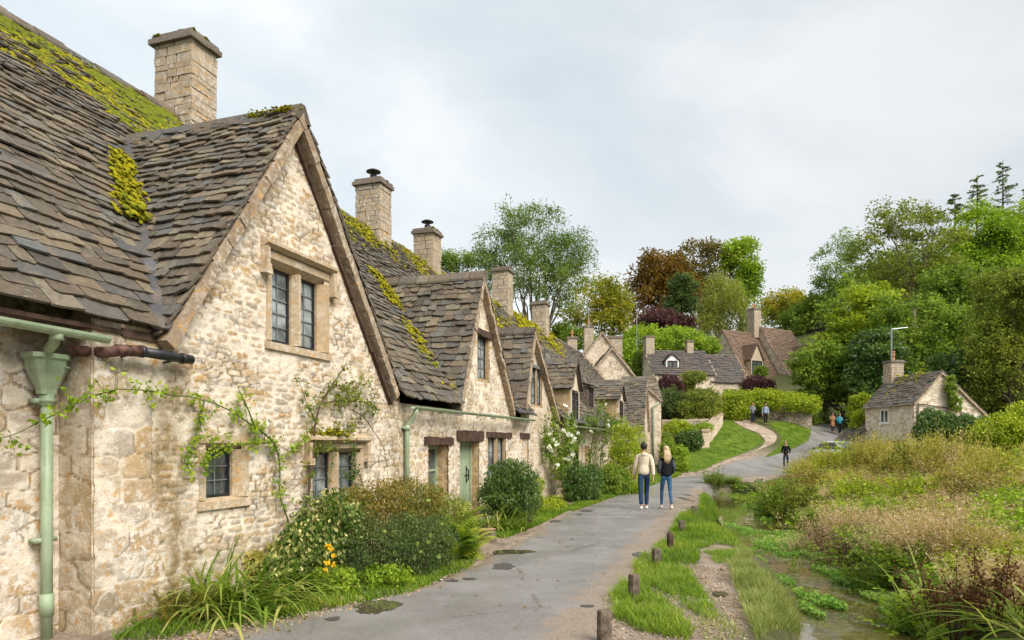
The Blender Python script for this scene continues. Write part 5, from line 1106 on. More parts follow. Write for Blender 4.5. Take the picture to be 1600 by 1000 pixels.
for px, py in ((513, 853), (518, 859), (521, 868), (512, 880), (521, 882), (508, 890)):
    c = P(px, py, 7.95); fq.add(q_leaves(np.repeat(c[None], 16, 0) + rng.normal(0, .012, (16, 3)), .04, .8)); b = P(514, 915, 8.0); sq.add(q_stems(b[None], c[None], .008))
fq.build('petals', M['petal_yellow'], yl); sq.build('stalks', M['stem'], yl)
# rose on the wall of cottage A
def W3(px, py, y=5.46):
    u = (px - CX) / F; D = y / (.312 - .95 * u); D = y / (DX - DY * u) if False else y / (.3123 - .95 * u); x = u * D; return (DX * x + DY * D, y, H + (HY - py) / F * D)
vine('climbing_rose', 'thin rose climbing the big gable wall with a long shoot reaching left to the pipe', [
    [W3(457, 860), W3(452, 820), W3(434, 770), (W3(438, 720)), W3(430, 692), W3(400, 668), W3(360, 640), W3(320, 625), W3(270, 620), W3(225, 606), W3(180, 608), W3(120, 628, 5.4), W3(40, 672, 5.4), W3(-20, 690, 5.4)],
    [W3(320, 625), W3(310, 660), W3(300, 700), W3(292, 730)], [W3(430, 692), W3(400, 690), W3(370, 694), W3(330, 700), W3(318, 735)], [W3(400, 668), W3(385, 630), W3(372, 605)], [W3(438, 720), W3(470, 690), W3(480, 680)]],
    'leaf_bright', .05, [56, 120, 100, 55, 80], .013, .10, 'stem')
vine('wall_shrub', 'bare stemmed climber trained up between the windows with a sparse leafy top', [
    [W3(474, 825), W3(480, 780), W3(488, 720), W3(492, 660), W3(500, 630), W3(520, 600), W3(540, 570)], [W3(492, 660), W3(480, 630), W3(468, 600)], [W3(500, 630), W3(530, 625), W3(560, 622), W3(590, 640)], [W3(490, 700), W3(520, 690), W3(560, 655), W3(580, 640)],
    [W3(545, 640), W3(570, 650), W3(600, 700), W3(607, 755)], [W3(520, 600), W3(545, 610), W3(575, 600)]],
    'leaf_olive', .048, [44, 100, 130, 90, 0, 100], .022, .12, 'stem_brown', thick=[.024, .01, .012, .012, .009, .008])
vine('window_ivy', 'dark green ivy hanging over the mossy hood of the low window', [[W3(553, 690), W3(555, 720), W3(552, 750), W3(548, 775)], [W3(540, 740), W3(560, 730), W3(566, 760)], [W3(520, 700), W3(516, 740), W3(510, 770)]], 'leaf_dark', .04, [130, 90, 60], .008, .07, 'stem')
# --- before cottage B and C
bush('round_shrub', 'round dense dark green shrub under the black casement right of the door', 'shrub', [Lp(798, 765, 42, 48, 14.6), Lp(785, 780, 34, 36, 14.4), Lp(812, 780, 30, 38, 14.9)], 'leaf_dark', 640, 26, .14, .055, .55, shell=.7)
strap_clump('daylily', 'strap leaved tuft beside the log at the foot of the round shrub', 786, 832, 14.0, 120, .85, .032, lean=.5, bend=1.5, spread=.2)
bush('pale_border_plant', 'pale yellow green border plant with white specks beyond the round shrub', 'plant', [Lp(850, 795, 22, 18, 17.6), Lp(838, 775, 14, 30, 17.4), Lp(868, 790, 16, 14, 18.4)], 'leaf_lime', 200, 20, .12, .05, .6)
vine('white_rose', 'white flowered rose climbing the third gable', [
    [(20.9, 5.1, 0), (20.9, 5.2, .8), (20.6, 5.3, 1.7), (20.3, 5.35, 2.6)], [(21.2, 5.1, 0), (21.4, 5.2, 1.0), (21.7, 5.1, 1.9), (21.8, 5.1, 2.7)], [(20.6, 5.3, 1.7), (19.7, 5.4, 1.9), (19.4, 5.4, 2.3)], [(21.4, 5.2, 1.0), (21.0, 5.1, 1.6), (21.0, 5.1, 2.4)], [(20.9, 5.2, .8), (20.2, 5.3, 1.2), (19.6, 5.4, 1.5)]],
    'leaf_green', .085, [170, 200, 170, 200, 150], .03, .26, 'stem_brown', (34, 'petal_white', .13))
bush('clipped_hedge', 'square clipped dark hedge, nearer of the pair before the rose covered cottage', 'hedge', [Lp(900, 756, 18, 30, 20.6), Lp(922, 757, 18, 29, 21.2), Lp(911, 745, 22, 18, 20.9), Lp(911, 770, 24, 16, 20.9)], 'leaf_dark', 520, 24, .15, .06, .55, shell=.8)
bush('clipped_hedge', 'rounded dark hedge just beyond the square one', 'hedge', [Lp(950, 752, 18, 26, 23.5), Lp(968, 755, 16, 24, 24.0)], 'leaf_green', 380, 24, .15, .065, .55, shell=.7)
strap_clump('sword_leaf_tuft', 'light green grassy tuft at the roadside between the hedge and the walking couple', 985, 765, 24.5, 160, .95, .04, 'leaf_fern', lean=.4, bend=1.2, spread=.28)
bush('yellow_climber', 'yellow green leafy climber heaped against the far cottage wall', 'climber', [Lp(975, 690, 22, 30, 28.5), Lp(985, 720, 20, 30, 28), Lp(998, 690, 10, 26, 30), Lp(965, 715, 14, 30, 28)], 'leaf_lime', 420, 20, .22, .085, .5, flat=.1)
vine('rambling_rose', 'sparse rambling rose over the slate eaves below the boarded dormer', [
    [(25.8, 5.35, 0), (25.9, 5.35, 1.4), (26.3, 5.2, 2.5), (27.2, 5.3, 3.1), (28.2, 5.4, 3.4)], [(27.6, 5.35, 0), (27.8, 5.3, 1.2), (28.3, 5.2, 2.4), (29.3, 5.4, 3.2)], [(23.4, 5.4, 0), (23.5, 5.4, 1.6), (24.4, 5.25, 2.5)], [(26.3, 5.2, 2.5), (25.2, 5.2, 2.7), (24.5, 5.3, 2.4)], [(28.3, 5.2, 2.4), (30.0, 5.1, 2.7), (31.4, 5.1, 2.7)]],
    'leaf_ash', .09, [60, 80, 90, 90, 110], .03, .30, 'stem_brown', (14, 'petal_white', .11))
log = thing('log', 'short sawn log standing at the road edge by the strap leaves', 'log', tuple(ground_at(762, 845)), R(25), (0, 0, 0))
lm = MB(); v = []; 
for z, r_ in ((-.02, .17), (.05, .165), (.14, .155), (.21, .155)): v.append((z, r_))
lm.tube([(0, 0, z) for z, _ in v], [q for _, q in v], 14, False); lm.build('bark', M['bark'], log); MB().tube([(0, 0, .205), (0, 0, .213)], .15, 14).build('cut_face', m_plain('cut_wood', (.33, .20, .13), .8, .2, 0, .3, 12), log)
log2 = thing('log', 'low dark log lying behind the fern fronds', 'log', tuple(ground_at(735, 858)), R(65)); lm = MB(); lm.tube([(-.25, 0, .1), (0, .01, .105), (.22, 0, .1)], [.10, .108, .1], 12, False); lm.build('bark', M['bark'], log2); MB().tube([(.215, 0, .1), (.225, 0, .1)], .095, 12).tube([(-.255, 0, .1), (-.245, 0, .1)], .095, 12).build('cut_face', M['wood_post'], log2)

# --- bollards along the verge
BO = [(944, 1006, .28, 'nearest squat wooden post, cut by the bottom of the picture'), (991, 938, .28, 'square pale wooden post rising from the nearest grass tuft'), (1026, 884, .25, 'weathered wooden post half sunk in the second grass tuft'),
      (1047, 860, .28, 'thin dark wooden post with charred sides at the edge of the lane'), (1065, 832, .23, 'low wooden stump post in tall grass, fifth along the lane'), (1084, 803, .20, 'small far wooden post where the couple walks')]
for px, py, h, lab in BO:
    g = ground_at(px, py); w = .062 if 'thin' not in lab else .05; t = thing('wooden_post', lab, 'post', tuple(g), R(20 + random.uniform(-12, 12)), (0, 0, 0), 'wooden posts along the verge')
    bm = MB(); n_ = 10; ang = np.linspace(0, 2 * math.pi, n_, endpoint=False); pr = [(w * (abs(math.cos(a)) ** .45) * math.copysign(1, math.cos(a)) * random.uniform(.92, 1.05), w * .85 * (abs(math.sin(a)) ** .45) * math.copysign(1, math.sin(a)) * random.uniform(.92, 1.05)) for a in ang]
    vs = [(x * k, y * k, z + random.uniform(-.006, .006)) for z, k in ((-.15, 1.0), (h * .5, .98), (h - .02, .97), (h, .88)) for x, y in pr]
    bm.add(vs, [tuple(range(3 * n_, 4 * n_))] + [(i * n_ + k, i * n_ + (k + 1) % n_, (i + 1) * n_ + (k + 1) % n_, (i + 1) * n_ + k) for i in range(3) for k in range(n_)]); bm.build('shaft', M['timber' if 'thin' in lab else 'wood_post'], t)
# ------------------------------------------------------------------ houses on the hill and by the stream (own frames: ridge along X, front towards -Y, front left ground corner at 0,0,0)
def house(name, label, loc, rz, L_, Wd, ez, rzz, mat='stone_far', roof='tile_dark', apex=None, wins=(), dorms=(), chims=(), doors=(), seed=1, e0=.36, e1=.26, ezb=None, left_off=0.0, cope=True, group=None):
    h = thing(name, label, 'cottage', loc, rz, (0, 0, 0), group); ay = Wd / 2 if apex is None else apex; ezb = ez if ezb is None else ezb
    tp = lambda u: np.where(u < ay, ez + (rzz - ez) * u / ay, rzz - (rzz - ezb) * (u - ay) / (Wd - ay)) + 1.5
    ho = [(a - .04, b + .04, c + 1.5 - .04, d + 1.5 + .04) for a, b, c, d, *_ in wins]; st = max(.06, loc[1] / F * 1.6)
    fs = [wall_face((0, 0, -1.5), (1, 0, 0), (0, 0, 1), (0, -1, 0), L_, ez + 1.5, st, seed, None, ho), wall_face((L_, 0, -1.5), (0, 1, 0), (0, 0, 1), (1, 0, 0), Wd, rzz + 1.5, st, seed + 1, tp), wall_face((0, Wd, -1.5), (0, -1, 0), (0, 0, 1), (-1, 0, 0), Wd, rzz + 1.5, st, seed + 2, lambda u: tp(Wd - u)),
          flat_face([(0, Wd, -1.5), (L_, Wd, -1.5), (L_, Wd, ezb), (0, Wd, ezb)])]
    wall_mesh('wall', fs, M[mat], h)
    for a, b, c, d, *k in wins: window(h, a, b, c, d, 0, 2 if b - a > .75 else 1, .0, depth=.2, rec=.06, cols=2, rows=2 if loc[1] > 55 else 3, mull=.08, cas='white' if k and k[0] == 'w' else 'iron', mat='dress', glass='glass')
    for a, b, d in doors: q = MB(); [q.box((a + (b - a) * i / 4, -.03, -.2), (a + (b - a) * (i + 1) / 4 - .01, .02, d), .002) for i in range(4)]; q.build('door', M['timber'], h)
    rf = MB(); o = .14
    for sgn in (0, 1):
        v = np.array((0, ay, rzz - ez)) if sgn == 0 else np.array((0, -(Wd - ay), rzz - ezb)); l = np.linalg.norm(v); v /= l; e_ = .22
        tile_roof(rf, np.array((-o, 0 if sgn == 0 else Wd, ez if sgn == 0 else ezb)) - v * e_, (1, 0, 0), v, L_ + 2 * o, l + e_, None, e0, e1, .5, .35, th=.03, seed=seed + sgn)
    rf.add([(-o, -.1, ez - .03), (L_ + o, -.1, ez - .03), (L_ + o, ay, rzz - .02), (-o, ay, rzz - .02), (-o, Wd + .1, ezb - .03), (L_ + o, Wd + .1, ezb - .03)], [(0, 1, 2, 3), (3, 2, 5, 4)], .4)
    ridge_stones(rf, (-o, ay, rzz + .06), (L_ + o, ay, rzz + .06), .2, .16, .6); r_ = rf.build('roof', M[roof], h, warp=roof_warp(.06, .4, seed))
    if cope:
        vb = MB()
        for x0 in (-o - .03, L_ + o - .10):
            for (ya, za), (yb, zb) in (((-.2, ez - .15), (ay, rzz)), ((Wd + .2, ezb - .15), (ay, rzz))):
                for i in range(9): t, t2 = i / 9, (i + 1) / 9 - .006; vb.add([(x, ya + (yb - ya) * q, za + (zb - za) * q + dz) for x in (x0, x0 + .13) for q, dz in ((t, -.10), (t2, -.10), (t2, .07), (t, .07))], [(0, 1, 2, 3), (7, 6, 5, 4), (0, 4, 5, 1), (1, 5, 6, 2), (2, 6, 7, 3), (3, 7, 4, 0)])
        vb.build('verge', M['verge'], r_)
    for s0, s1, y0, y1, z0, z1, kw in chims: chimney(h, s0, s1, y0, y1, z0, z1, course=.2, **kw)
    for s0, s1, yf, z0, zev, zap, kw in dorms: dormer(h, s0, s1, yf, z0, zev, zap, lambda z: (z - ez) * ay / (rzz - ez), seed + 5, **kw)
    return h
def hz(px, D): return (px - CX) / F * D
# house G and H: the dark slated pair in the middle distance
bG = H + (695 - 584) / F * 69 - 2.9
g_ = house('cottage', 'dark roofed cottage with a white dormer and a buff gable end on the hillside', (hz(1022, 69), 69, bG), R(5), 6.3, 6.2, 2.9, 2.9 + 2.75, 'stone_far', 'tile_dark', wins=[(3.1, 4.2, .5, 1.6)], dorms=[(1.5, 2.8, .75, 3.5, 4.35, 5.05, dict(cheek='white', mat='tile_dark', front='white'))],
       chims=[(-.1, .8, 2.5, 3.7, 4.8, 7.0, {}), (4.4, 5.1, 2.7, 3.5, 5.0, 6.6, {})], seed=201)
bH = H + (695 - 596) / F * 69.5 - 2.3
house('cottage', 'lower dark slated cottage joined to the right of the white dormer house, mossy ridge', (hz(1112, 69.6), 69.6, bH), R(5), 3.6, 6.0, 2.3, 2.3 + 3.1, 'stone_far', 'tile_dark', wins=[(1.2, 2.6, .3, 1.5, 'w')], seed=211)
k_ = 260; c = np.stack([hz(1095, 72) + rng.random(k_) * 3.9, np.full(k_, 72.9) + rng.normal(0, .12, k_), np.full(k_, bH + 5.48) + rng.normal(0, .05, k_)], 1)
# house I: two rusty roofed gabled parts, uphill
bI = H + (695 - 592) / F * 84 - 2.6
hI = house('cottage', 'tall cottage with rust coloured mossy roof and pale end gable, uphill behind the slated pair', (hz(1169, 84), 84, bI), R(30), 6.2, 8.2, 2.6, 2.6 + 6.6, 'stone_far', 'tile_rust', wins=[(.5, 1.2, .6, 1.8)], dorms=[(.9, 3.0, .3, 2.9, 5.0, 7.1, dict(cheek='dress', mat='tile_rust', front='cream'))],
       chims=[(5.2, 6.5, 3.5, 4.7, 8.6, 12.3, dict(pot=2))], seed=221, cope=True)
cx, cy = hz(1169, 84) + 6.3 * math.cos(R(30)) + 1.2 * math.sin(R(30)), 84 + 6.3 * math.sin(R(30)) - 1.2 * math.cos(R(30))
house('cottage', 'right hand rusty roofed cottage stepping forward from the chimney, one dormer', (cx, cy, bI + .5), R(30), 6.0, 9.4, 2.6, 2.6 + 6.9, 'stone_far', 'tile_rust', wins=[(.6, 1.3, 3.2 - 2.6, 1.8)], dorms=[(3.1, 5.1, .3, 2.9, 5.0, 6.9, dict(cheek='dress', mat='tile_rust', front='cream'))], seed=231)
# house F: gables beyond the end of the row
xF, zF = hz(931, 46), H1(hz(956, 46), 46)
def front_gable(name, label, pxa, pya, pxl, pyl, pxr, pyr, D, depth, seed, roof='tile', chims=(), wins=()):
    """house whose gable faces the camera: built as a house turned 90 degrees (ridge along the view)"""
    a, l, r_ = P(pxa, pya, D), P(pxl, pyl, D), P(pxr, pyr, D); W_ = r_[0] - l[0]; zb = H1(a[0], D)
    # local X runs away from the camera, local front (-Y) looks to the right; origin at the right front corner
    return house(name, label, (r_[0], D, zb), R(90), depth, W_, r_[2] - zb, a[2] - zb, 'stone_far', roof, apex=r_[0] - a[0], ezb=l[2] - zb, chims=chims, seed=seed, e0=.3, e1=.2, wins=wins)
front_gable('cottage', 'pale stone gable end beyond the row, lower of the two behind the far roof', 956, 544, 926, 582, 998, 598, 47, 6, 241)
front_gable('cottage', 'taller grey gable with a square chimney behind the pale stone gable', 941, 520, 905, 566, 992, 590, 54, 7, 251, chims=[(.6, 1.8, .9, 2.1, 5.5, 8.3, {})])
# last house of the street: narrow wall with a downpipe
D8 = 42.5; x0, x1 = hz(1004, D8), hz(1033, D8); z8 = H1(x1, D8)
h8 = thing('cottage', 'narrow end wall with a green downpipe and flat ridged roof, last in the row', 'cottage', (x0, D8, z8), 0, (0, 0, 0), 'stone cottages along the lane'); w8 = x1 - x0
zl, zr_ = H + (695 - 600) / F * D8 - z8, H + (695 - 627) / F * D8 - z8
wall_mesh('wall', [wall_face((-1.2, 0, -.6), (1, 0, 0), (0, 0, 1), (0, -1, 0), w8 + 1.2, zl + .9, .07, 261, lambda u: zl + .55 - (zl - zr_) * (u - 1.2) / w8), wall_face((w8, 0, -.6), (0, 1, 0), (0, 0, 1), (1, 0, 0), 4.5, zr_ + .6, .08, 262), wall_face((-1.2, 4.5, -.6), (0, -1, 0), (0, 0, 1), (-1, 0, 0), 4.5, zl + .6, .1, 263)], M['stone_far'], h8)
rf = MB(); ztop = H + (695 - 590) / F * (D8 + 2.4) - z8; vv = np.array((0, 2.3, ztop - zr_ + .1)); l = np.linalg.norm(vv); tile_roof(rf, (-.9, .1, zr_ - .1), (1, 0, 0), vv / l, w8 + 1.05, l, None, .26, .2, .4, .3, seed=264)
rf.add([(-.9, .12, zr_ - .12), (w8 + .1, .12, zr_ - .12), (w8 + .1, 2.4, ztop), (-.9, 2.4, ztop), (w8 + .1, 4.6, zr_), (-.9, 4.6, zr_)], [(0, 1, 2, 3), (3, 2, 4, 5)]); ridge_stones(rf, (-.9, 2.4, ztop + .06), (w8 + .12, 2.4, ztop + .06), .2, .1)
r8 = rf.build('roof', M['tile'], h8); vb = MB()
for i in range(6):
    t, t2 = i / 6, (i + 1) / 6 - .01; vb.add([(w8 * q, y, zl + .03 - (zl - zr_) * q + dz) for y in (-.14, .1) for q, dz in ((t, -.09), (t2, -.09), (t2, .06), (t, .06))], [(0, 1, 2, 3), (7, 6, 5, 4), (0, 4, 5, 1), (1, 5, 6, 2), (2, 6, 7, 3), (3, 7, 4, 0)])
vb.build('verge', M['verge'], r8); px8 = hz(1020, D8) - x0
MB().tube([(px8, -.1, -.3), (px8, -.1, zr_ - .35), (px8 + .35, -.12, zr_ - .08)], .06, 8).build('downpipe', M['green'], h8, True)
# cottage J by the stream on the right
cJ = (hz(1428, 40), 40.0); bJ = H + (695 - 628) / F * 40 - 3.35
aJ = R(96)                                         # ridge direction: away from the corner, to the left and back
hJ = thing('cottage', 'small detached cottage with a lichened roof, terracotta pot and blank gable beside the marsh', 'cottage', (cJ[0], cJ[1], bJ), R(5), (0, 0, 0)); WJ, LJ, AJ = 4.5, 4.7, 1.7; eJ, rJ, eB = 3.35, 3.35 + 1.8, 2.6
tpJ = lambda u: np.where(u < AJ, eJ + (rJ - eJ) * u / AJ, rJ - (rJ - eB) * (u - AJ) / (WJ - AJ)) + 1
wall_mesh('wall', [wall_face((0, 0, -1), (1, 0, 0), (0, 0, 1), (0, -1, 0), WJ, rJ + 1.2, .06, 271, tpJ), wall_face((0, LJ, -1), (0, -1, 0), (0, 0, 1), (-1, 0, 0), LJ, eJ + 1, .06, 272, None, [(1.55, 2.4, 2.2 + 1, 3.05 + 1)]), wall_face((WJ, 0, -1), (0, 1, 0), (0, 0, 1), (1, 0, 0), LJ, eB + 1, .1, 273), wall_face((WJ, LJ, -1), (-1, 0, 0), (0, 0, 1), (0, 1, 0), WJ, rJ + 1.2, .12, 274, lambda u: tpJ(WJ - u))], M['cream'], hJ)
wj = MB(); wj.box((-.03, LJ - 2.4, 2.2), (.02, LJ - 2.32, 3.05)).box((-.03, LJ - 1.63, 2.2), (.02, LJ - 1.55, 3.05)).box((-.03, LJ - 2.0, 2.2), (.02, LJ - 1.95, 3.05)).box((-.03, LJ - 2.32, 2.98), (.02, LJ - 1.63, 3.05)).box((-.03, LJ - 2.32, 2.2), (.02, LJ - 1.63, 2.27)).box((-.06, LJ - 2.5, 2.12), (.05, LJ - 1.45, 2.19))
wj = wj.build('window', M['white'], hJ); MB().box((.05, LJ - 2.4, 2.2), (.07, LJ - 1.55, 3.05)).build('pane', M['glass'], wj)
lj = MB(); lj.box((-.05, LJ - 3.9, .9), (.03, LJ - 2.7, 1.1)); lj.build('lintel', M['timber'], hJ)
rf = MB()
for sx, ex, ez_ in ((0, AJ, eJ), (WJ, AJ, eB)):
    v = np.array((ex - sx, 0, rJ - ez_)); l = np.linalg.norm(v); v /= l; tile_roof(rf, np.array((sx, -.1, ez_)) - v * .3, (0, 1, 0), v, LJ + .2, l + .3, None, .24, .17, .38, .28, th=.026, seed=int(275 + sx))
rf.add([(-.1, -.05, eJ - .12), (AJ, -.05, rJ - .02), (AJ, LJ + .05, rJ - .02), (-.1, LJ + .05, eJ - .12), (WJ + .1, -.05, eB - .05), (WJ + .1, LJ + .05, eB - .05)], [(0, 1, 2, 3), (1, 4, 5, 2)]); ridge_stones(rf, (AJ, -.1, rJ + .05), (AJ, LJ + .1, rJ + .05), .17, .14, .5)
rJo = rf.build('roof', M['tile'], hJ, warp=roof_warp(.03, .6, 9)); k_ = 150; v_ = unit(np.array((AJ, 0, rJ - eJ))); t = rng.random(k_) ** 1.6 * 1.6; yy = LJ * .25 + rng.random(k_) * LJ * .6
m = fbm(yy * 1.5, t * 2, 0, 3) > .45; moss_on(rJo, np.stack([AJ - v_[0] * t, yy, rJ - v_[2] * t + .06], 1)[m], rng.uniform(.05, .12, m.sum()), (-v_[2], 0, v_[0]), .35)
vb = MB(); verge_stones(vb, (-.08, eJ - .1), (AJ, rJ), -.13, .03, .1); verge_stones(vb, (WJ + .1, eB - .05), (AJ, rJ), -.13, .03, .1); vb.build('verge', M['verge'], rJo)
chimney(hJ, AJ - .42, AJ + .42, LJ - .75, LJ + .1, 4.4, 6.15, course=.16, pot=1)
lt = MB(); lt.prism([(-1.0, -1), (.6, -1), (.6, 2.3), (-1.0, .95)], 1, LJ + .05, LJ + 1.9); lt.build('lean_to_wall', M['cream'], hJ); rf = MB(); vv = np.array((1.75, 0, 1.48)); l = np.linalg.norm(vv); tile_roof(rf, (-1.15, LJ - .05, .90), (0, 1, 0), vv / l, 2.1, l, None, .25, .2, .4, .3, seed=279); rf.build('lean_to_roof', M['tile'], hJ)
MB().tube([(.2, -.06, -.3), (.2, -.06, 2.55), (.2, -.12, 3.2)], .04, 7).tube([(2.9, -.06, 1.0), (2.9, -.06, 2.9), (.1, -.09, 3.25)], .03, 6).build('downpipe', M['iron'], hJ, True)
def mast(name, label, base, h, arm=0.0, cat='aerial mast', mat='steel', r=.03, els=0):
    t = thing(name, label, cat, tuple(base), 0, (0, 0, 0)); MB().tube([(0, 0, 0), (0, 0, h)], r, 8).build('pole', M[mat], t)
    if arm: 
        q = MB(); q.tube([(0, 0, h - .02), (arm, 0, h + .10)], r * .75, 8); q.build('arm', M[mat], t)
    if els:
        q = MB(); q.tube([(-.5, 0, h - .1), (.5, 0, h - .1)], r * .6, 6); [q.tube([(-.5 + k / (els - 1), -.2, h - .1), (-.5 + k / (els - 1), .2, h - .1)], r * .4, 5) for k in range(els)]; q.build('aerial', M[mat], t)
    return t
mast('aerial_mast', 'tall grey pole with a bent arm rising from the small cottage chimney', P(1393, 575, 44.4), 575 / F * 0 + (575 - 514) / F * 44.4, 1.05, r=.045); mast('aerial_mast', 'thin pale aerial pole above the far gables, nearer the grey chimney pot', P(920, 520, 60), 2.2, r=.03, els=4); mast('aerial_mast', 'thin pale aerial pole in front of the purple tree', P(995, 545, 66), 4.6, r=.03, els=4)
# tiny chimneys beyond the row's ridge
for px, py0, py1, D, lab, pot in ((920, 545, 511, 62, 'pale square chimney with an orange pot behind the row', 1), (894, 550, 529, 60, 'small far chimney with a terracotta pot just above the mossy ridge', 1)):
    c = P(px, py0, D); t = thing('chimney_stack', lab, 'chimney', (c[0] - .4, D, H1(c[0], D)), 0, (0, 0, 0)); zt = H + (695 - py1) / F * D - t.location[2]; chimney(t, 0, .85, 0, .85, 0, zt, course=.3, pot=pot)

# --- walls, gate pier, retaining wall
dw = thing('drystone_wall', 'drystone garden wall below the yellow hedge where two walkers stand', 'wall', tuple(ground_at(1205, 662)), 0, (0, 0, 0)); o_ = np.array(dw.location)
a, b = P(1192, 662, 56.0), P(1266, 662, 56.5); 
def stone_run(parent, a, b, hgt, th, mat, seed, st=.08, cope=True):
    a, b = np.array(a, float), np.array(b, float); d = b - a; l = np.hypot(d[0], d[1]); U = np.array((d[0] / l, d[1] / l, d[2] / l)); Nn = np.array((U[1], -U[0], 0)); Nn /= np.linalg.norm(Nn); Nn = Nn if Nn[1] < 0 else -Nn
    o3 = np.array(parent.location); A = a - o3
    wall_mesh('stonework', [wall_face(A + (0, 0, -.8), U, (0, 0, 1), Nn, l, hgt + .8, st, seed, None, (), None, dict(hmin=.09, hmax=.2, wmin=.18, wmax=.5), 2.5), wall_face(A - Nn * th + (0, 0, -.8), U, (0, 0, 1), -Nn, l, hgt + .8, st * 2, seed + 1), wall_face(A + U * l + (0, 0, -.8), -Nn, (0, 0, 1), U, th, hgt + .8, st, seed + 2), wall_face(A + (0, 0, -.8), -Nn, (0, 0, 1), -U, th, hgt + .8, st, seed + 3)], M[mat], parent)
    q = MB(); t = 0
    while t < l - .05:
        w = random.uniform(.25, .55); e = min(t + w, l); p, r_ = A + U * t, A + U * (e - .02); h1 = hgt + random.uniform(.0, .03)
        v = [c + n_ + np.array((0, 0, z)) for c in (p, r_) for n_, z in ((Nn * .05, h1 - .03), (-Nn * (th + .05), h1 - .03), (-Nn * (th + .03), h1 + .1), (Nn * .03, h1 + .1))]; q.add(v, [(0, 1, 2, 3), (7, 6, 5, 4), (0, 4, 5, 1), (1, 5, 6, 2), (2, 6, 7, 3), (3, 7, 4, 0)]); t = e
    q.build('coping', M['verge' if mat != 'dry' else 'dry'], parent)
stone_run(dw, (hz(1190, 56), 56, H1(hz(1190, 56), 56)), (hz(1268, 56.5), 56.5, H1(hz(1190, 56), 56) - .1), 1.0, .5, 'dry', 301)
g0 = ground_at(1103, 700); sw_ = thing('garden_wall', 'pale coped garden wall running down the bank to a square pier', 'wall', tuple(g0), 0, (0, 0, 0))
e0_ = np.array((hz(1129, 53.5), 53.5, H1(hz(1129, 53.5), 53.5))); stone_run(sw_, g0 + (.1, .5, -.1), e0_ + (0, 0, -.15), 1.0, .45, 'stone_far', 311, .08)
pr = thing('stone_pier', 'square stone pier at the lower end of the coped garden wall', 'pier', tuple(g0 + (-.15, 0, 0)), R(15), (0, 0, 0)); q = MB(); z = -.5
while z < .95: h_ = random.uniform(.14, .24); q.box((-.27, -.27, z), (.27, .27, z + h_ - .012), .012); z += h_
q.build('shaft', M['stone_far'], pr); MB().box((-.32, -.32, z), (.32, .32, z + .10), .012).build('cap', M['verge'], pr)
rw = thing('retaining_wall', 'brown retaining wall below the clipped hedges', 'wall', tuple(P(1040, 673, 51)), 0, (0, 0, 0)); stone_run(rw, P(1034, 676, 51), P(1108, 674, 52), .85, .5, 'dry', 321)

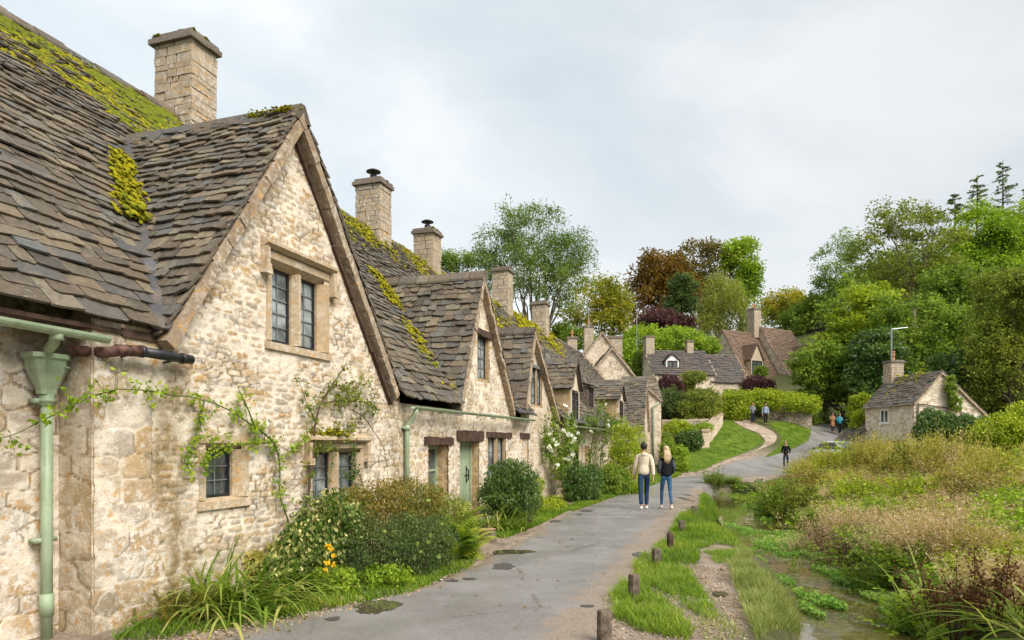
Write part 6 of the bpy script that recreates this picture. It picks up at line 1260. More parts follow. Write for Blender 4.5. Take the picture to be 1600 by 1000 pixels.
# --- hedges and shrubs in the middle distance
BU = [('clipped_hedge', 'dark rounded hedge on the terrace, left of the pale flecked one', 'hedge', [(1050, 634, 22, 26, 54), (1040, 640, 14, 22, 54)], 'leaf_yew', 420, .30, .14),
 ('clipped_hedge', 'large green hedge with a pale flowering top on the terrace', 'hedge', [(1092, 636, 32, 26, 53.5), (1105, 630, 24, 22, 54), (1075, 645, 20, 18, 53)], 'leaf_olive', 620, .30, .14),
 ('golden_hedge', 'long golden yellow hedge above the drystone wall', 'hedge', [(1150, 628, 24, 18, 55.5), (1190, 625, 28, 15, 56), (1225, 627, 28, 14, 56.2), (1256, 630, 22, 13, 56.3), (1150, 645, 20, 16, 55.2)], 'leaf_lime', 950, .34, .15),
 ('shaded_hedge', 'dark green underside hedge behind the two standing walkers', 'hedge', [(1160, 648, 22, 14, 57), (1200, 642, 24, 10, 58), (1245, 644, 30, 12, 58.5)], 'leaf_green', 420, .3, .15),
 ('laurel_hedge', 'low square dark green hedge block beside the stone pier', 'hedge', [(1068, 690, 13, 14, 45.5), (1085, 690, 13, 14, 45.5)], 'leaf_dark', 330, .2, .11),
 ('yellow_shrub', 'yellow leaved shrub between the end cottage and the hedge block', 'shrub', [(1050, 676, 15, 15, 46), (1062, 664, 14, 8, 47)], 'leaf_lime', 220, .22, .11),
 ('lime_shrub', 'rounded lime green shrub under the retaining wall', 'shrub', [(1072, 672, 16, 9, 47.5), (1100, 668, 14, 7, 49)], 'leaf_bright', 200, .2, .1),
 ('garden_shrub', 'green shrub at the foot of the last cottage behind the walking couple', 'shrub', [(1044, 708, 12, 22, 41.5), (1055, 725, 12, 12, 40), (1040, 690, 10, 14, 43)], 'leaf_green', 320, .2, .1),
 ('garden_shrub', 'yellow green shrub at the corner of the lawn by the lane', 'shrub', [(1062, 712, 12, 16, 40.5), (1068, 728, 9, 9, 39.5)], 'leaf_bright', 220, .18, .1),
 ('purple_shrub', 'dark purple bush beside the white dormer house', 'shrub', [(1046, 600, 16, 13, 64), (1052, 605, 14, 11, 63)], 'leaf_purple', 320, .34, .17),
 ('purple_shrub', 'dark purple bush under the rusty roofed cottage', 'shrub', [(1180, 603, 22, 14, 66), (1195, 606, 14, 12, 66)], 'leaf_purple', 300, .34, .17),
 ('wall_climber', 'green climber over the front of the white dormer house', 'climber', [(1085, 590, 18, 10, 67.5), (1075, 603, 8, 16, 67.5)], 'leaf_olive', 200, .3, .15),
 ('wall_climber', 'dark green climber on the rusty roofed cottage front', 'climber', [(1189, 582, 9, 9, 81)], 'leaf_green', 90, .4, .2),
 ('ivy_bush', 'dark ivy mound in front of the small cottage gable', 'shrub', [(1470, 672, 36, 26, 37.5), (1510, 672, 30, 24, 37), (1455, 655, 16, 16, 38)], 'leaf_dark', 620, .22, .12),
 ('ivy_climber', 'ivy strands climbing the blank gable of the small cottage', 'climber', [(1488, 612, 6, 26, 39.9), (1482, 600, 4, 12, 39.9), (1494, 630, 9, 14, 39.9)], 'leaf_green', 110, .14, .11),
 ('gate_bush', 'pale green bush at the left corner of the small cottage by the lane', 'shrub', [(1346, 640, 16, 24, 47), (1342, 660, 10, 16, 46)], 'leaf_lime', 360, .28, .14),
 ('shaded_bush', 'dark bush overhanging the left side of the lane by the far walkers', 'shrub', [(1262, 650, 18, 20, 60), (1278, 640, 16, 30, 63), (1250, 668, 14, 8, 57)], 'leaf_green', 420, .3, .15),
 ('laurel', 'bright green laurel thicket behind the slated roofs', 'shrub', [(1010, 535, 36, 24, 80), (1060, 532, 40, 18, 82), (1100, 540, 22, 14, 82), (985, 555, 20, 20, 78)], 'leaf_bright', 900, .55, .26),
 ('laurel', 'green thicket behind the far gables of the row', 'shrub', [(905, 530, 24, 14, 74), (880, 520, 18, 14, 76), (1005, 570, 16, 22, 74)], 'leaf_green', 420, .5, .24)]
for nm, lab, cat, lb_, mt, n_, rad, sz in BU: bush(nm, lab, cat, [Lp(*x) for x in lb_], mt, n_, 22, rad, sz, .6, .25, .7)

# --- trees: lobes given by where they stand in the photograph and how far away
def T(name, label, lobes, D, base_px, mat, n, per, radpx, sz, **k):
    x = hz(base_px, D); return tree(name, label, 'tree', (x, D), [Lp(*l, D) if len(l) == 4 else Lp(*l) for l in lobes], mat, n, per, radpx / F * D, sz, **k)
T('ash_tree', 'large airy green tree rising behind the roofs with bare limbs showing', [(832, 372, 62, 44), (775, 388, 38, 34), (885, 400, 46, 40), (830, 340, 46, 16), (800, 440, 46, 40), (862, 450, 48, 38), (915, 405, 18, 16), (760, 400, 20, 20), (845, 410, 60, 50)], 74, 842, 'leaf_ash', 760, 40, 13, .27, trunk_r=.32, limbs=26, twigs=260, shell=.35, fork=.42, aspect=.38, flat=.1, squash=.85)
T('ash_tree', 'small pale green tree top just left of the airy tree', [(715, 408, 30, 18), (700, 418, 20, 14), (738, 415, 18, 18)], 82, 720, 'leaf_ash', 130, 34, 10, .30, trunk_r=.2, limbs=10, twigs=60, shell=.3, aspect=.4, flat=.1)
T('maple_tree', 'green tree turning yellow behind the far chimneys', [(935, 460, 42, 26), (910, 490, 30, 24), (960, 480, 30, 34), (940, 505, 46, 24), (955, 440, 20, 12)], 88, 940, 'leaf_autumn', 380, 30, 12, .32, trunk_r=.3, limbs=16, twigs=120, shell=.4, flat=.2)
T('chestnut_tree', 'rounded orange brown chestnut crown', [(1030, 430, 36, 36), (1005, 470, 28, 40), (1050, 465, 40, 50), (1025, 510, 40, 26)], 112, 1030, 'leaf_orange', 620, 34, 12, .42, trunk_r=.5, limbs=10, twigs=30, shell=.75, flat=.4)
T('beech_tree', 'bare topped brown tree between the orange and the green crowns', [(1095, 415, 46, 28), (1125, 430, 34, 40), (1080, 450, 36, 36)], 114, 1100, 'leaf_brown', 460, 28, 12, .4, trunk_r=.45, limbs=18, twigs=140, shell=.6)
T('lime_tree', 'green and yellow tree at the right end of the brown crown group', [(1158, 410, 26, 32), (1170, 445, 20, 34), (1150, 470, 28, 24)], 112, 1155, 'leaf_bright', 380, 30, 11, .42, trunk_r=.4, limbs=12, twigs=40, shell=.65)
T('weeping_tree', 'olive yellow weeping tree behind the slated cottages', [(1128, 470, 36, 36), (1145, 500, 38, 34), (1110, 505, 34, 34), (1120, 440, 20, 12)], 97, 1130, 'leaf_willow', 620, 34, 11, .34, trunk_r=.4, limbs=10, twigs=40, shell=.65, aspect=.3, flat=.0, squash=1.5)
T('conifer_shrub', 'small rounded blue green tree beside the weeping tree', [(1070, 462, 22, 26), (1062, 485, 22, 18)], 94, 1068, 'leaf_yew', 300, 30, 8, .3, trunk_r=.2, limbs=8, twigs=0, shell=.75)
T('purple_plum_tree', 'dark purple leaved tree in front of the orange chestnut', [(1035, 502, 32, 18), (1065, 508, 22, 14), (1015, 512, 20, 14)], 92, 1040, 'leaf_purple', 340, 28, 10, .32, trunk_r=.25, limbs=10, twigs=50, shell=.6)
T('hawthorn_tree', 'low tree with orange and green leaves right of the big chimney stack', [(1228, 470, 30, 16), (1250, 490, 34, 22), (1205, 490, 20, 16), (1215, 485, 24, 18)], 120, 1228, 'leaf_autumn', 380, 28, 11, .42, trunk_r=.3, limbs=8, twigs=30, shell=.6)
T('thorn_tree', 'dull green low tree behind the rusty roofs', [(1270, 490, 34, 26), (1240, 510, 30, 20), (1290, 480, 26, 26)], 112, 1262, 'leaf_green', 420, 28, 11, .4, trunk_r=.3, limbs=8, twigs=20, shell=.65)
T('ash_tree', 'thin grey green tree at the left edge of the wood against the sky', [(1318, 385, 30, 28), (1300, 420, 30, 30), (1335, 430, 32, 40), (1290, 450, 18, 18)], 108, 1330, 'leaf_ash', 300, 30, 11, .36, trunk_r=.3, limbs=16, twigs=110, shell=.35, aspect=.4)
T('dead_topped_tree', 'tall wood tree with pale bare limbs and thin leafy top', [(1410, 340, 52, 28), (1450, 370, 50, 38), (1380, 380, 40, 36), (1420, 410, 66, 40), (1460, 430, 40, 40), (1400, 455, 50, 36)], 76, 1432, 'leaf_olive', 620, 26, 11, .30, trunk_r=.42, limbs=26, twigs=220, shell=.4, bark='bark_pale', fork_z=P(0, 480, 76)[2], aspect=.5)
T('sycamore_tree', 'bright light green tree on the skyline at the right', [(1530, 360, 46, 34), (1560, 390, 46, 40), (1500, 400, 40, 40), (1585, 360, 34, 34), (1540, 430, 60, 40), (1610, 400, 40, 50)], 82, 1545, 'leaf_bright', 900, 30, 12, .34, trunk_r=.5, limbs=14, twigs=60, shell=.65, flat=.4)
T('sycamore_tree', 'golden green broad tree standing over the lane at the wood edge', [(1330, 480, 34, 30), (1350, 520, 50, 34), (1310, 540, 46, 30), (1290, 575, 40, 26), (1370, 480, 30, 30), (1330, 570, 40, 26)], 64, 1345, 'leaf_lime', 620, 30, 13, .28, trunk_r=.35, limbs=14, twigs=60, shell=.65, flat=.55, squash=.45)
T('beech_tree', 'deep green layered tree over the dark lane behind the far walkers', [(1280, 560, 44, 30), (1265, 600, 34, 26), (1300, 600, 44, 26), (1340, 560, 46, 36), (1330, 610, 30, 20)], 62, 1335, 'leaf_green', 720, 30, 12, .27, trunk_r=.35, limbs=14, twigs=40, shell=.6, flat=.6, squash=.4)
T('holly_tree', 'dark green tree right behind the small cottage', [(1440, 510, 50, 40), (1400, 540, 40, 40), (1470, 555, 60, 40), (1390, 500, 30, 40), (1420, 590, 60, 30), (1500, 510, 40, 40)], 60, 1450, 'leaf_green', 820, 28, 12, .26, trunk_r=.35, limbs=12, twigs=30, shell=.6)
T('oak_tree', 'large olive green tree filling the right edge of the picture', [(1570, 470, 46, 44), (1545, 530, 40, 44), (1590, 560, 50, 50), (1560, 610, 40, 34), (1620, 480, 50, 70), (1545, 580, 30, 30)], 50, 1590, 'leaf_olive', 980, 32, 13, .20, trunk_r=.4, limbs=16, twigs=60, shell=.7, flat=.3)
T('hazel_tree', 'mid green tree between the bare limbed tree and the olive one', [(1500, 450, 40, 40), (1480, 490, 40, 40), (1520, 500, 36, 50), (1470, 450, 30, 30)], 66, 1500, 'leaf_green', 560, 30, 12, .28, trunk_r=.3, limbs=10, twigs=30, shell=.6)
T('hazel_tree', 'shaded understorey tree filling the gap left of the small cottage roof', [(1385, 570, 40, 40), (1350, 600, 34, 34), (1400, 610, 40, 26), (1370, 540, 40, 30)], 58, 1380, 'leaf_dark', 520, 28, 12, .26, trunk_r=.25, limbs=8, twigs=20, shell=.5)
T('elder_tree', 'shaded understorey tree right of the small cottage gable', [(1520, 600, 34, 34), (1560, 640, 34, 24), (1490, 570, 30, 30), (1590, 630, 30, 24)], 52, 1530, 'leaf_dark', 460, 28, 12, .24, trunk_r=.25, limbs=8, twigs=20, shell=.5)
def conifer(label, px, pyt, pyb, D, wpx, seed):
    x = hz(px, D); zb = H1(x, D); zt = H + (695 - pyt) / F * D; zl_ = H + (695 - pyb) / F * D; root = thing('pine_tree', label, 'tree', (x, D, zb), 0, (x, D, zb), 'conifers on the skyline'); mb = MB(); mb.tube([(x, D, zb - .3), (x, D, (zb + zt) / 2), (x, D, zt)], [.32, .2, .03], 7); g = Q(); w = wpx / F * D; k = 0; z = zl_
    while z < zt - .2:
        f = (zt - z) / (zt - zl_); nb = 4
        for b in range(nb):
            if rng.random() < .25: continue
            az = rng.uniform(0, 6.28); l = w * (.25 + .8 * f ** .8) * rng.uniform(.5, 1.1); e = np.array((x + math.cos(az) * l, D + math.sin(az) * l, z + l * rng.uniform(-.15, .25))); a = np.array((x, D, z)); mb.tube([a, (a + e) / 2 + (0, 0, .08 * l), e], [.06, .04, .015], 4)
            t = rng.uniform(.25, 1.05, 34)[:, None]; c = a + (e - a) * t + rng.normal(0, .07 * l + .04, (34, 3)) * (1, 1, .6); g.add(q_leaves(c, .38, .3, unit((e - a)[None]) + np.array((0, 0, -.3))), None, rng.random())
        z += (zt - zl_) / 13
    mb.build('trunk', M['bark'], root, True); g.build('crown', M['leaf_yew'], root)
conifer('tallest dark conifer on the skyline at upper right', 1567, 250, 330, 105, 24, 1); conifer('second dark conifer left of the tallest on the skyline', 1527, 272, 330, 106, 20, 2); conifer('shortest dark conifer top half hidden by the bright green tree', 1492, 302, 345, 104, 16, 3); conifer('cropped dark conifer at the right picture edge', 1604, 292, 345, 106, 16, 4)
# the deep wood behind the trees that stand out: one mass
wd = Q()
for k in range(46):
    D = rng.uniform(84, 130); px = rng.uniform(1330, 1680); x = hz(px, D); z0 = H1(x, D); hh = rng.uniform(6, 11); pyt = np.interp(px, [1330, 1400, 1480, 1600, 1680], [440, 390, 355, 350, 350]); top = H + (695 - pyt) / F * D; hh = max(3, min(hh, top - z0))
    p, d = lobe_points([(x, D, z0 + hh * .55, 3.6, 3.6, hh * .5)], 42, .6); q, cl = q_clumps(p, 24, 1.6, .5, .6, .3); wd.add(q, None, cl)
for k in range(30):
    D = rng.uniform(56, 78); px = rng.uniform(1365, 1640); x = hz(px, D); z0 = H1(x, D); p, d = lobe_points([(x, D, z0 + 1.6, 2.4, 2.4, 1.9)], 34, .6); q, cl = q_clumps(p, 22, 1.0, .32, .6, .3); wd.add(q, None, cl)
tag(wd.build('woodland', M['leaf_green']), kind='stuff')
# ------------------------------------------------------------------ the marsh on the right of the stream
def pr_straw(hh=1.0, n=26, lv=20, sz=.055, spread=.17):
    b = np.stack([rng.normal(0, spread, n), rng.normal(0, spread, n), np.zeros(n)], 1); le = rng.normal(0, .20, (n, 2)); h = hh * rng.uniform(.55, 1.05, n); t = b + np.stack([le[:, 0] * h + b[:, 0] * .6, le[:, 1] * h + b[:, 1] * .6, h], 1)
    g = Q(); g.add(q_stems(b, (b + t) / 2 + rng.normal(0, .02, b.shape), .010)); g.add(q_stems((b + t) / 2, t, .007)); f = rng.uniform(.35, 1.03, (n, lv, 1)); c = b[:, None] * (1 - f) + t[:, None] * f + rng.normal(0, .045, (n, lv, 3)) * (.4 + f * .8); g.add(q_leaves(c.reshape(-1, 3), sz, .38, np.array((0, 0, .5))), None, np.repeat(rng.random(n), lv)); return g.arr()
def pr_nettle(hh=.8, n=20, lv=18, sz=.10, spread=.2):
    b = np.stack([rng.normal(0, spread, n), rng.normal(0, spread, n), np.zeros(n)], 1); h = hh * rng.uniform(.5, 1.05, n); t = b + np.stack([b[:, 0] * .7 + rng.normal(0, .1, n), b[:, 1] * .7 + rng.normal(0, .1, n), h], 1); g = Q(); g.add(q_stems(b, t, .012)); f = rng.uniform(.15, 1.03, (n, lv, 1)); d = rng.normal(size=(n, lv, 3)) * (1, 1, .25); d = unit(d); c = b[:, None] * (1 - f) + t[:, None] * f + d * .06; g.add(q_leaves(c.reshape(-1, 3), sz, .55, (d + (0, 0, -.35)).reshape(-1, 3) * 1.6, .5), None, np.repeat(rng.random(n), lv)); return g.arr()
def pr_mound(hh=.6, n=60, per=14, sz=.075):
    p, d = lobe_points([(0, 0, hh * .4, .42, .42, hh * .6)], n, .7); p[:, 2] = np.abs(p[:, 2]); q, cl = q_clumps(p, per, .13, sz, .65, .35); g = Q(); g.add(q, None, cl); return g.arr()
def pr_sticks(hh=.9, n=34):
    b = np.stack([rng.normal(0, .22, n), rng.normal(0, .22, n), np.zeros(n)], 1); a = rng.uniform(0, 6.28, n); m = b + np.stack([np.cos(a) * .15, np.sin(a) * .15, hh * rng.uniform(.5, .9, n)], 1); t = m + np.stack([np.cos(a) * .4, np.sin(a) * .4, rng.uniform(-.35, .1, n)], 1); g = Q(); g.add(q_stems(b, m, .012)); g.add(q_stems(m, t, .009)); f = rng.random((n, 5, 1)); g.add(q_leaves((m[:, None] * (1 - f) + t[:, None] * f).reshape(-1, 3), .05, .4)); return g.arr()
def pr_sedge(hh=1.0, n=46, w=.022):
    b = np.stack([rng.normal(0, .10, n), rng.normal(0, .10, n), np.zeros(n)], 1); q = q_blades(b, hh * 1.15, w, .3, 1.2, 5); return q, np.repeat(rng.random(n), 5), np.repeat(rng.random(n), 5)
def pr_dock(hh=1.0, n=12):
    b = np.stack([rng.normal(0, .12, n), rng.normal(0, .12, n), np.zeros(n)], 1); a = rng.normal(0, .28, (n, 2)); h = hh * rng.uniform(.7, 1.05, n); t = b + np.stack([a[:, 0] * h, a[:, 1] * h, h], 1); g = Q(); g.add(q_stems(b, t, .014)); k = 70; f = rng.uniform(.4, 1.0, (n, k, 1)); c = b[:, None] * (1 - f) + t[:, None] * f + rng.normal(0, .038, (n, k, 3)); g.add(q_leaves(c.reshape(-1, 3), .032, .8), None, np.repeat(rng.random(n), k)); return g.arr()
PRO = {'straw': [pr_straw() for _ in range(5)], 'straw_green': [pr_straw(1, 28, 22, .06) for _ in range(5)], 'leaf_bright': [pr_nettle() for _ in range(4)], 'leaf_green': [pr_nettle(.8, 24, 18, .08) for _ in range(4)], 'leaf_olive': [pr_mound() for _ in range(4)],
       'leaf_lime': [pr_nettle(1, 20, 20, .085) for _ in range(4)], 'stem_red': [pr_sticks() for _ in range(4)], 'grass_pale': [pr_sedge() for _ in range(4)], 'leaf_russet': [pr_mound(.8, 70, 14, .06) for _ in range(3)], 'dock': [pr_dock() for _ in range(3)]}
M['leaf_stick'] = lf('dead_stick', [(.10, .055, .035), (.17, .10, .065), (.25, .165, .11)], trans=0)
MATOF = {'stem_red': 'dead_stick'}
NAMES = {'straw': 'dry_weeds', 'straw_green': 'golden_weeds', 'leaf_bright': 'nettles', 'leaf_green': 'marsh_herbs', 'leaf_olive': 'brambles', 'leaf_lime': 'yellow_weeds', 'stem_red': 'dead_stalks', 'grass_pale': 'sedge', 'leaf_russet': 'russet_weeds', 'dock': 'dock_weeds'}
ZONES = [(1330, 780, 'straw', 1.0), (1290, 790, 'straw', .8), (1350, 800, 'stem_red', .8), (1440, 770, 'straw', 1.1), (1490, 800, 'straw', 1.2), (1470, 850, 'straw', 1.0), (1560, 850, 'straw', .8), (1400, 730, 'leaf_russet', .7), (1300, 715, 'straw_green', 1.0), (1360, 705, 'straw_green', 1.2), (1450, 700, 'straw_green', 1.3), (1520, 710, 'straw_green', 1.2),
         (1590, 720, 'straw_green', 1.0), (1560, 760, 'straw', .7), (1250, 720, 'straw_green', .7), (1230, 745, 'leaf_olive', .7), (1265, 745, 'leaf_russet', .7), (1330, 745, 'leaf_olive', .7), (1395, 792, 'leaf_bright', 1.0), (1370, 770, 'leaf_green', .6), (1585, 800, 'leaf_bright', .9), (1560, 675, 'leaf_lime', 1.1), (1600, 665, 'leaf_lime', 1.0),
         (1205, 780, 'leaf_green', .8), (1225, 800, 'leaf_bright', .8), (1260, 830, 'leaf_green', .8), (1285, 855, 'leaf_bright', .7), (1310, 850, 'stem_red', .9), (1345, 870, 'stem_red', .8), (1330, 890, 'leaf_green', .6), (1310, 825, 'leaf_olive', .7), (1400, 860, 'leaf_green', .8), (1430, 890, 'leaf_bright', .8), (1440, 950, 'leaf_green', .9), (1480, 970, 'leaf_bright', .7),
         (1500, 930, 'stem_red', .8), (1545, 900, 'grass_pale', .7), (1580, 940, 'grass_pale', .8), (1530, 880, 'straw', .8), (1420, 820, 'straw', .8), (1440, 840, 'leaf_russet', .6), (1590, 880, 'straw_green', .7), (1500, 760, 'straw_green', .9), (1380, 830, 'leaf_olive', .6), (1460, 740, 'leaf_russet', .6)]
ZA = np.array([(a, b) for a, b, *_ in ZONES], float); ZW = np.array([w for *_, w in ZONES])
SKX = [1150, 1170, 1200, 1235, 1250, 1265, 1290, 1310, 1330, 1360, 1400, 1430, 1460, 1500, 1530, 1560, 1600, 1700]; SKY_ = [762, 752, 748, 738, 708, 694, 689, 690, 686, 684, 672, 682, 680, 672, 662, 650, 638, 620]
bags = {k: Q() for k in PRO}
cand = []
for D0, D1, sp in ((4.2, 9, .26), (9, 16, .34), (16, 26, .50), (26, 41, .72)):
    ys = np.arange(D0, D1, sp); 
    for y in ys:
        xl = np.interp(y, STREAM_R[:, 1], STREAM_R[:, 0]) + (.75 if y < 17 else .4) if y < 29 else np.interp(y, ROAD_R[:, 1], ROAD_R[:, 0]) + .35
        if y >= 27: xl = max(xl, np.interp(y, ROAD_R[:, 1], ROAD_R[:, 0]) + .35)
        for x in np.arange(xl, .80 * y + 1.2, sp): cand.append((x + rng.uniform(-.4, .4) * sp, y + rng.uniform(-.4, .4) * sp, sp, x - xl))
C_ = np.array(cand); CZ = HT(C_[:, 0], C_[:, 1]); nse = fbm(C_[:, 0] * .62, C_[:, 1] * .5, 0, 71, 2)
for (x, y, sp, edge), z, nn in zip(C_, CZ, nse):
    if (x > 21.2 and y > 37.5 and x < 29.5): continue
    px = CX + F * x / y; hd = (.16 + .18 * min(1, edge / 2.0) + .55 * max(0, nn - .2)) * (1.3 if y > 24 else 1.1 if y > 14 else 1)
    if edge < .5: hd *= .55
    lim = H + (HY - np.interp(px, SKX, SKY_)) / F * y - z
    h = min(hd, lim * rng.uniform(.58, .80))
    if h < .16: continue
    py = HY - F / y * (z + h * .6 - H); d = np.hypot((px - ZA[:, 0]), (py - ZA[:, 1]) * 1.6) / ZW + rng.uniform(0, 12, len(ZW)); k = ZONES[int(np.argmin(d))][2]
    tn = vnoise(x * .8, y * .45, 0, 91)
    if float(vnoise(x * .9 + 40, y * .55, 0, 96)) > .56 or rng.random() < .1: k = ['leaf_green', 'leaf_lime', 'straw_green', 'leaf_olive', 'leaf_bright', 'straw', 'leaf_russet', 'straw_green', 'leaf_lime'][int(float(tn) * 8.99)]
    if edge < .45 and y < 28: k = rng.choice(['leaf_bright', 'leaf_green', 'leaf_bright', 'grass_pale'])
    q, r_, c_ = PRO[k][rng.integers(len(PRO[k]))]
    if y > 20: m = rng.random(len(q)) < (.75 if y < 28 else .55); q, r_, c_ = q[m], r_[m], c_[m]
    a = rng.uniform(0, 6.28); ca_, sa_ = math.cos(a), math.sin(a); w = (.75 + .35 * h) * (1.0 if y < 16 else 1.25 if y < 26 else 1.6)
    qq = np.stack([(q[..., 0] * ca_ - q[..., 1] * sa_) * w + x, (q[..., 0] * sa_ + q[..., 1] * ca_) * w + y, q[..., 2] * h * (1.25 if k in ('leaf_olive', 'leaf_bright', 'leaf_green') else 1.05) + z - .03], -1)
    bags[k].add(qq, r_, np.clip(c_ * .6 + rng.random() * .4, 0, 1))
for k, g in bags.items():
    if g.q: tag(g.build(NAMES[k], M[MATOF.get(k, k)]), kind='stuff')
# small stones and crumbs of earth on the trodden verge and road edge
pb = []
for poly, n_ in ((([(1000, 960), (1060, 880), (1150, 890), (1170, 1000), (950, 1003), (940, 930)]), 1500), ([(920, 985), (1000, 880), (1060, 800), (1080, 770), (1100, 765), (1050, 850), (1000, 930), (960, 1003)], 900), ([(230, 1003), (420, 960), (640, 915), (745, 860), (760, 868), (650, 930), (430, 985), (330, 1003)], 700)): pb.append(sample(wpoly(poly), n_))
pb = np.concatenate(pb); zz = HT(pb[:, 0], pb[:, 1]); gs = thing('tmp_gravel', '', '', (0, 0, 0)); rad_ = rng.uniform(.005, .017, len(pb)) * (1 + 2 * (rng.random(len(pb)) > .985))
gv = cushions('gravel', np.stack([pb[:, 0], pb[:, 1], zz + .006], 1), rad_, (0, 0, 1.0), M['verge'], gs, .6); gv.parent = None; fl_ = np.concatenate([sample(wpoly([(230, 1003), (440, 955), (650, 912), (750, 862), (880, 800), (1000, 765), (1010, 775), (900, 815), (760, 890), (640, 950), (430, 1003)]), 260), sample(wpoly([(700, 960), (900, 830), (1040, 790), (1000, 930), (950, 1003), (800, 1003)]), 110)]); lq = q_leaves(np.stack([fl_[:, 0], fl_[:, 1], HT(fl_[:, 0], fl_[:, 1]) + .016], 1), .045, .6, rng.normal(size=(len(fl_), 3)) * (1.2, 1.2, .1), .95); tag(Q().add(lq).build('fallen_leaves', M['leaf_orange']), kind='stuff'); bpy.data.objects.remove(gs); tag(gv, kind='stuff')
# plants that stand out of the mass
def proto_thing(name, label, cat, px, py, D, arrs, part='leaves', sc=1.0):
    x = hz(px, D); z = H1(x, D); t = thing(name, label, cat, (x, D, z), 0, (0, 0, 0)); 
    for i, (arr, mat, pn, s_, dx) in enumerate(arrs):
        q, r_, c_ = arr; g = Q(); g.add(q * s_ + np.array((dx, 0, 0)), r_, c_); g.build(pn, M[mat], t)
    return t
proto_thing('dock_plant', 'dark red brown seeding dock leaning beside the water plants, lower right', 'plant', 1500, 960, 6.9, [(pr_dock(.78, 22), 'dock', 'seed_heads', 1.0, 0), (pr_nettle(.5, 10, 10, .12), 'leaf_green', 'leaves', 1, .05)])
proto_thing('dock_plant', 'second dark brown dock seed head a little to the right of the leaning one', 'plant', 1560, 960, 6.7, [(pr_dock(.7, 12), 'dock', 'seed_heads', 1.0, 0)])
x_ = hz(1585, 6.2); strap_clump('yellow_flag', 'broad pale green iris leaves arching in from the lower right corner', 1600, 990, 6.3, 30, 1.1, .036, 'strap', .75, 1.5, .16, az=(2.3, .5))
strap_clump('yellow_flag', 'long thin iris blades leaning left over the dead stalks', 1470, 930, 7.6, 26, 1.0, .03, 'strap', .5, 1.0, .12, az=(2.6, .8))
def weed_mound(name, label, px, pyt, pyb, rx, kinds, n=16, cat='weed clump'):
    """one clump of marsh plants: many stems of one or two kinds, tallest in the middle"""
    g0 = ground_at(px, pyb); D = g0[1]; r0 = rx / F * D; hh = (pyb - pyt) / F * D; g0 = g0 + np.array((0, r0 * .6, 0)); t = thing(name, label, cat, tuple(g0), 0, tuple(g0)); by = {}
    n = int(n * np.clip(r0 / .5, .7, 1.6))
    for i in range(n):
        a, q_ = rng.uniform(0, 6.28), math.sqrt(rng.random()); x, y = g0[0] + math.cos(a) * q_ * r0, g0[1] + math.sin(a) * q_ * r0 * .9; k = kinds[0] if rng.random() < .72 or len(kinds) == 1 else kinds[1 + rng.integers(len(kinds) - 1)]
        q, r_, c_ = PRO[k][rng.integers(len(PRO[k]))]; b = rng.uniform(0, 6.28); ca_, sa_ = math.cos(b), math.sin(b); h = hh * (1 - .55 * q_ ** 2) * rng.uniform(.75, 1.1); w = np.clip(.55 + .45 * h, .6, 1.3); z0 = H1(x, y)
        by.setdefault(k, Q()).add(np.stack([(q[..., 0] * ca_ - q[..., 1] * sa_) * w + x, (q[..., 0] * sa_ + q[..., 1] * ca_) * w + y, q[..., 2] * h * (1.25 if k.startswith('leaf') else 1.0) + z0 - .03], -1), r_, np.clip(c_ * .5 + rng.random() * .5, 0, 1))
    for k, g in by.items(): g.build({'stem_red': 'canes', 'straw': 'seed_stalks', 'straw_green': 'flower_stalks', 'dock': 'seed_heads'}.get(k, 'leaves'), M[MATOF.get(k, k)], t)
    return t
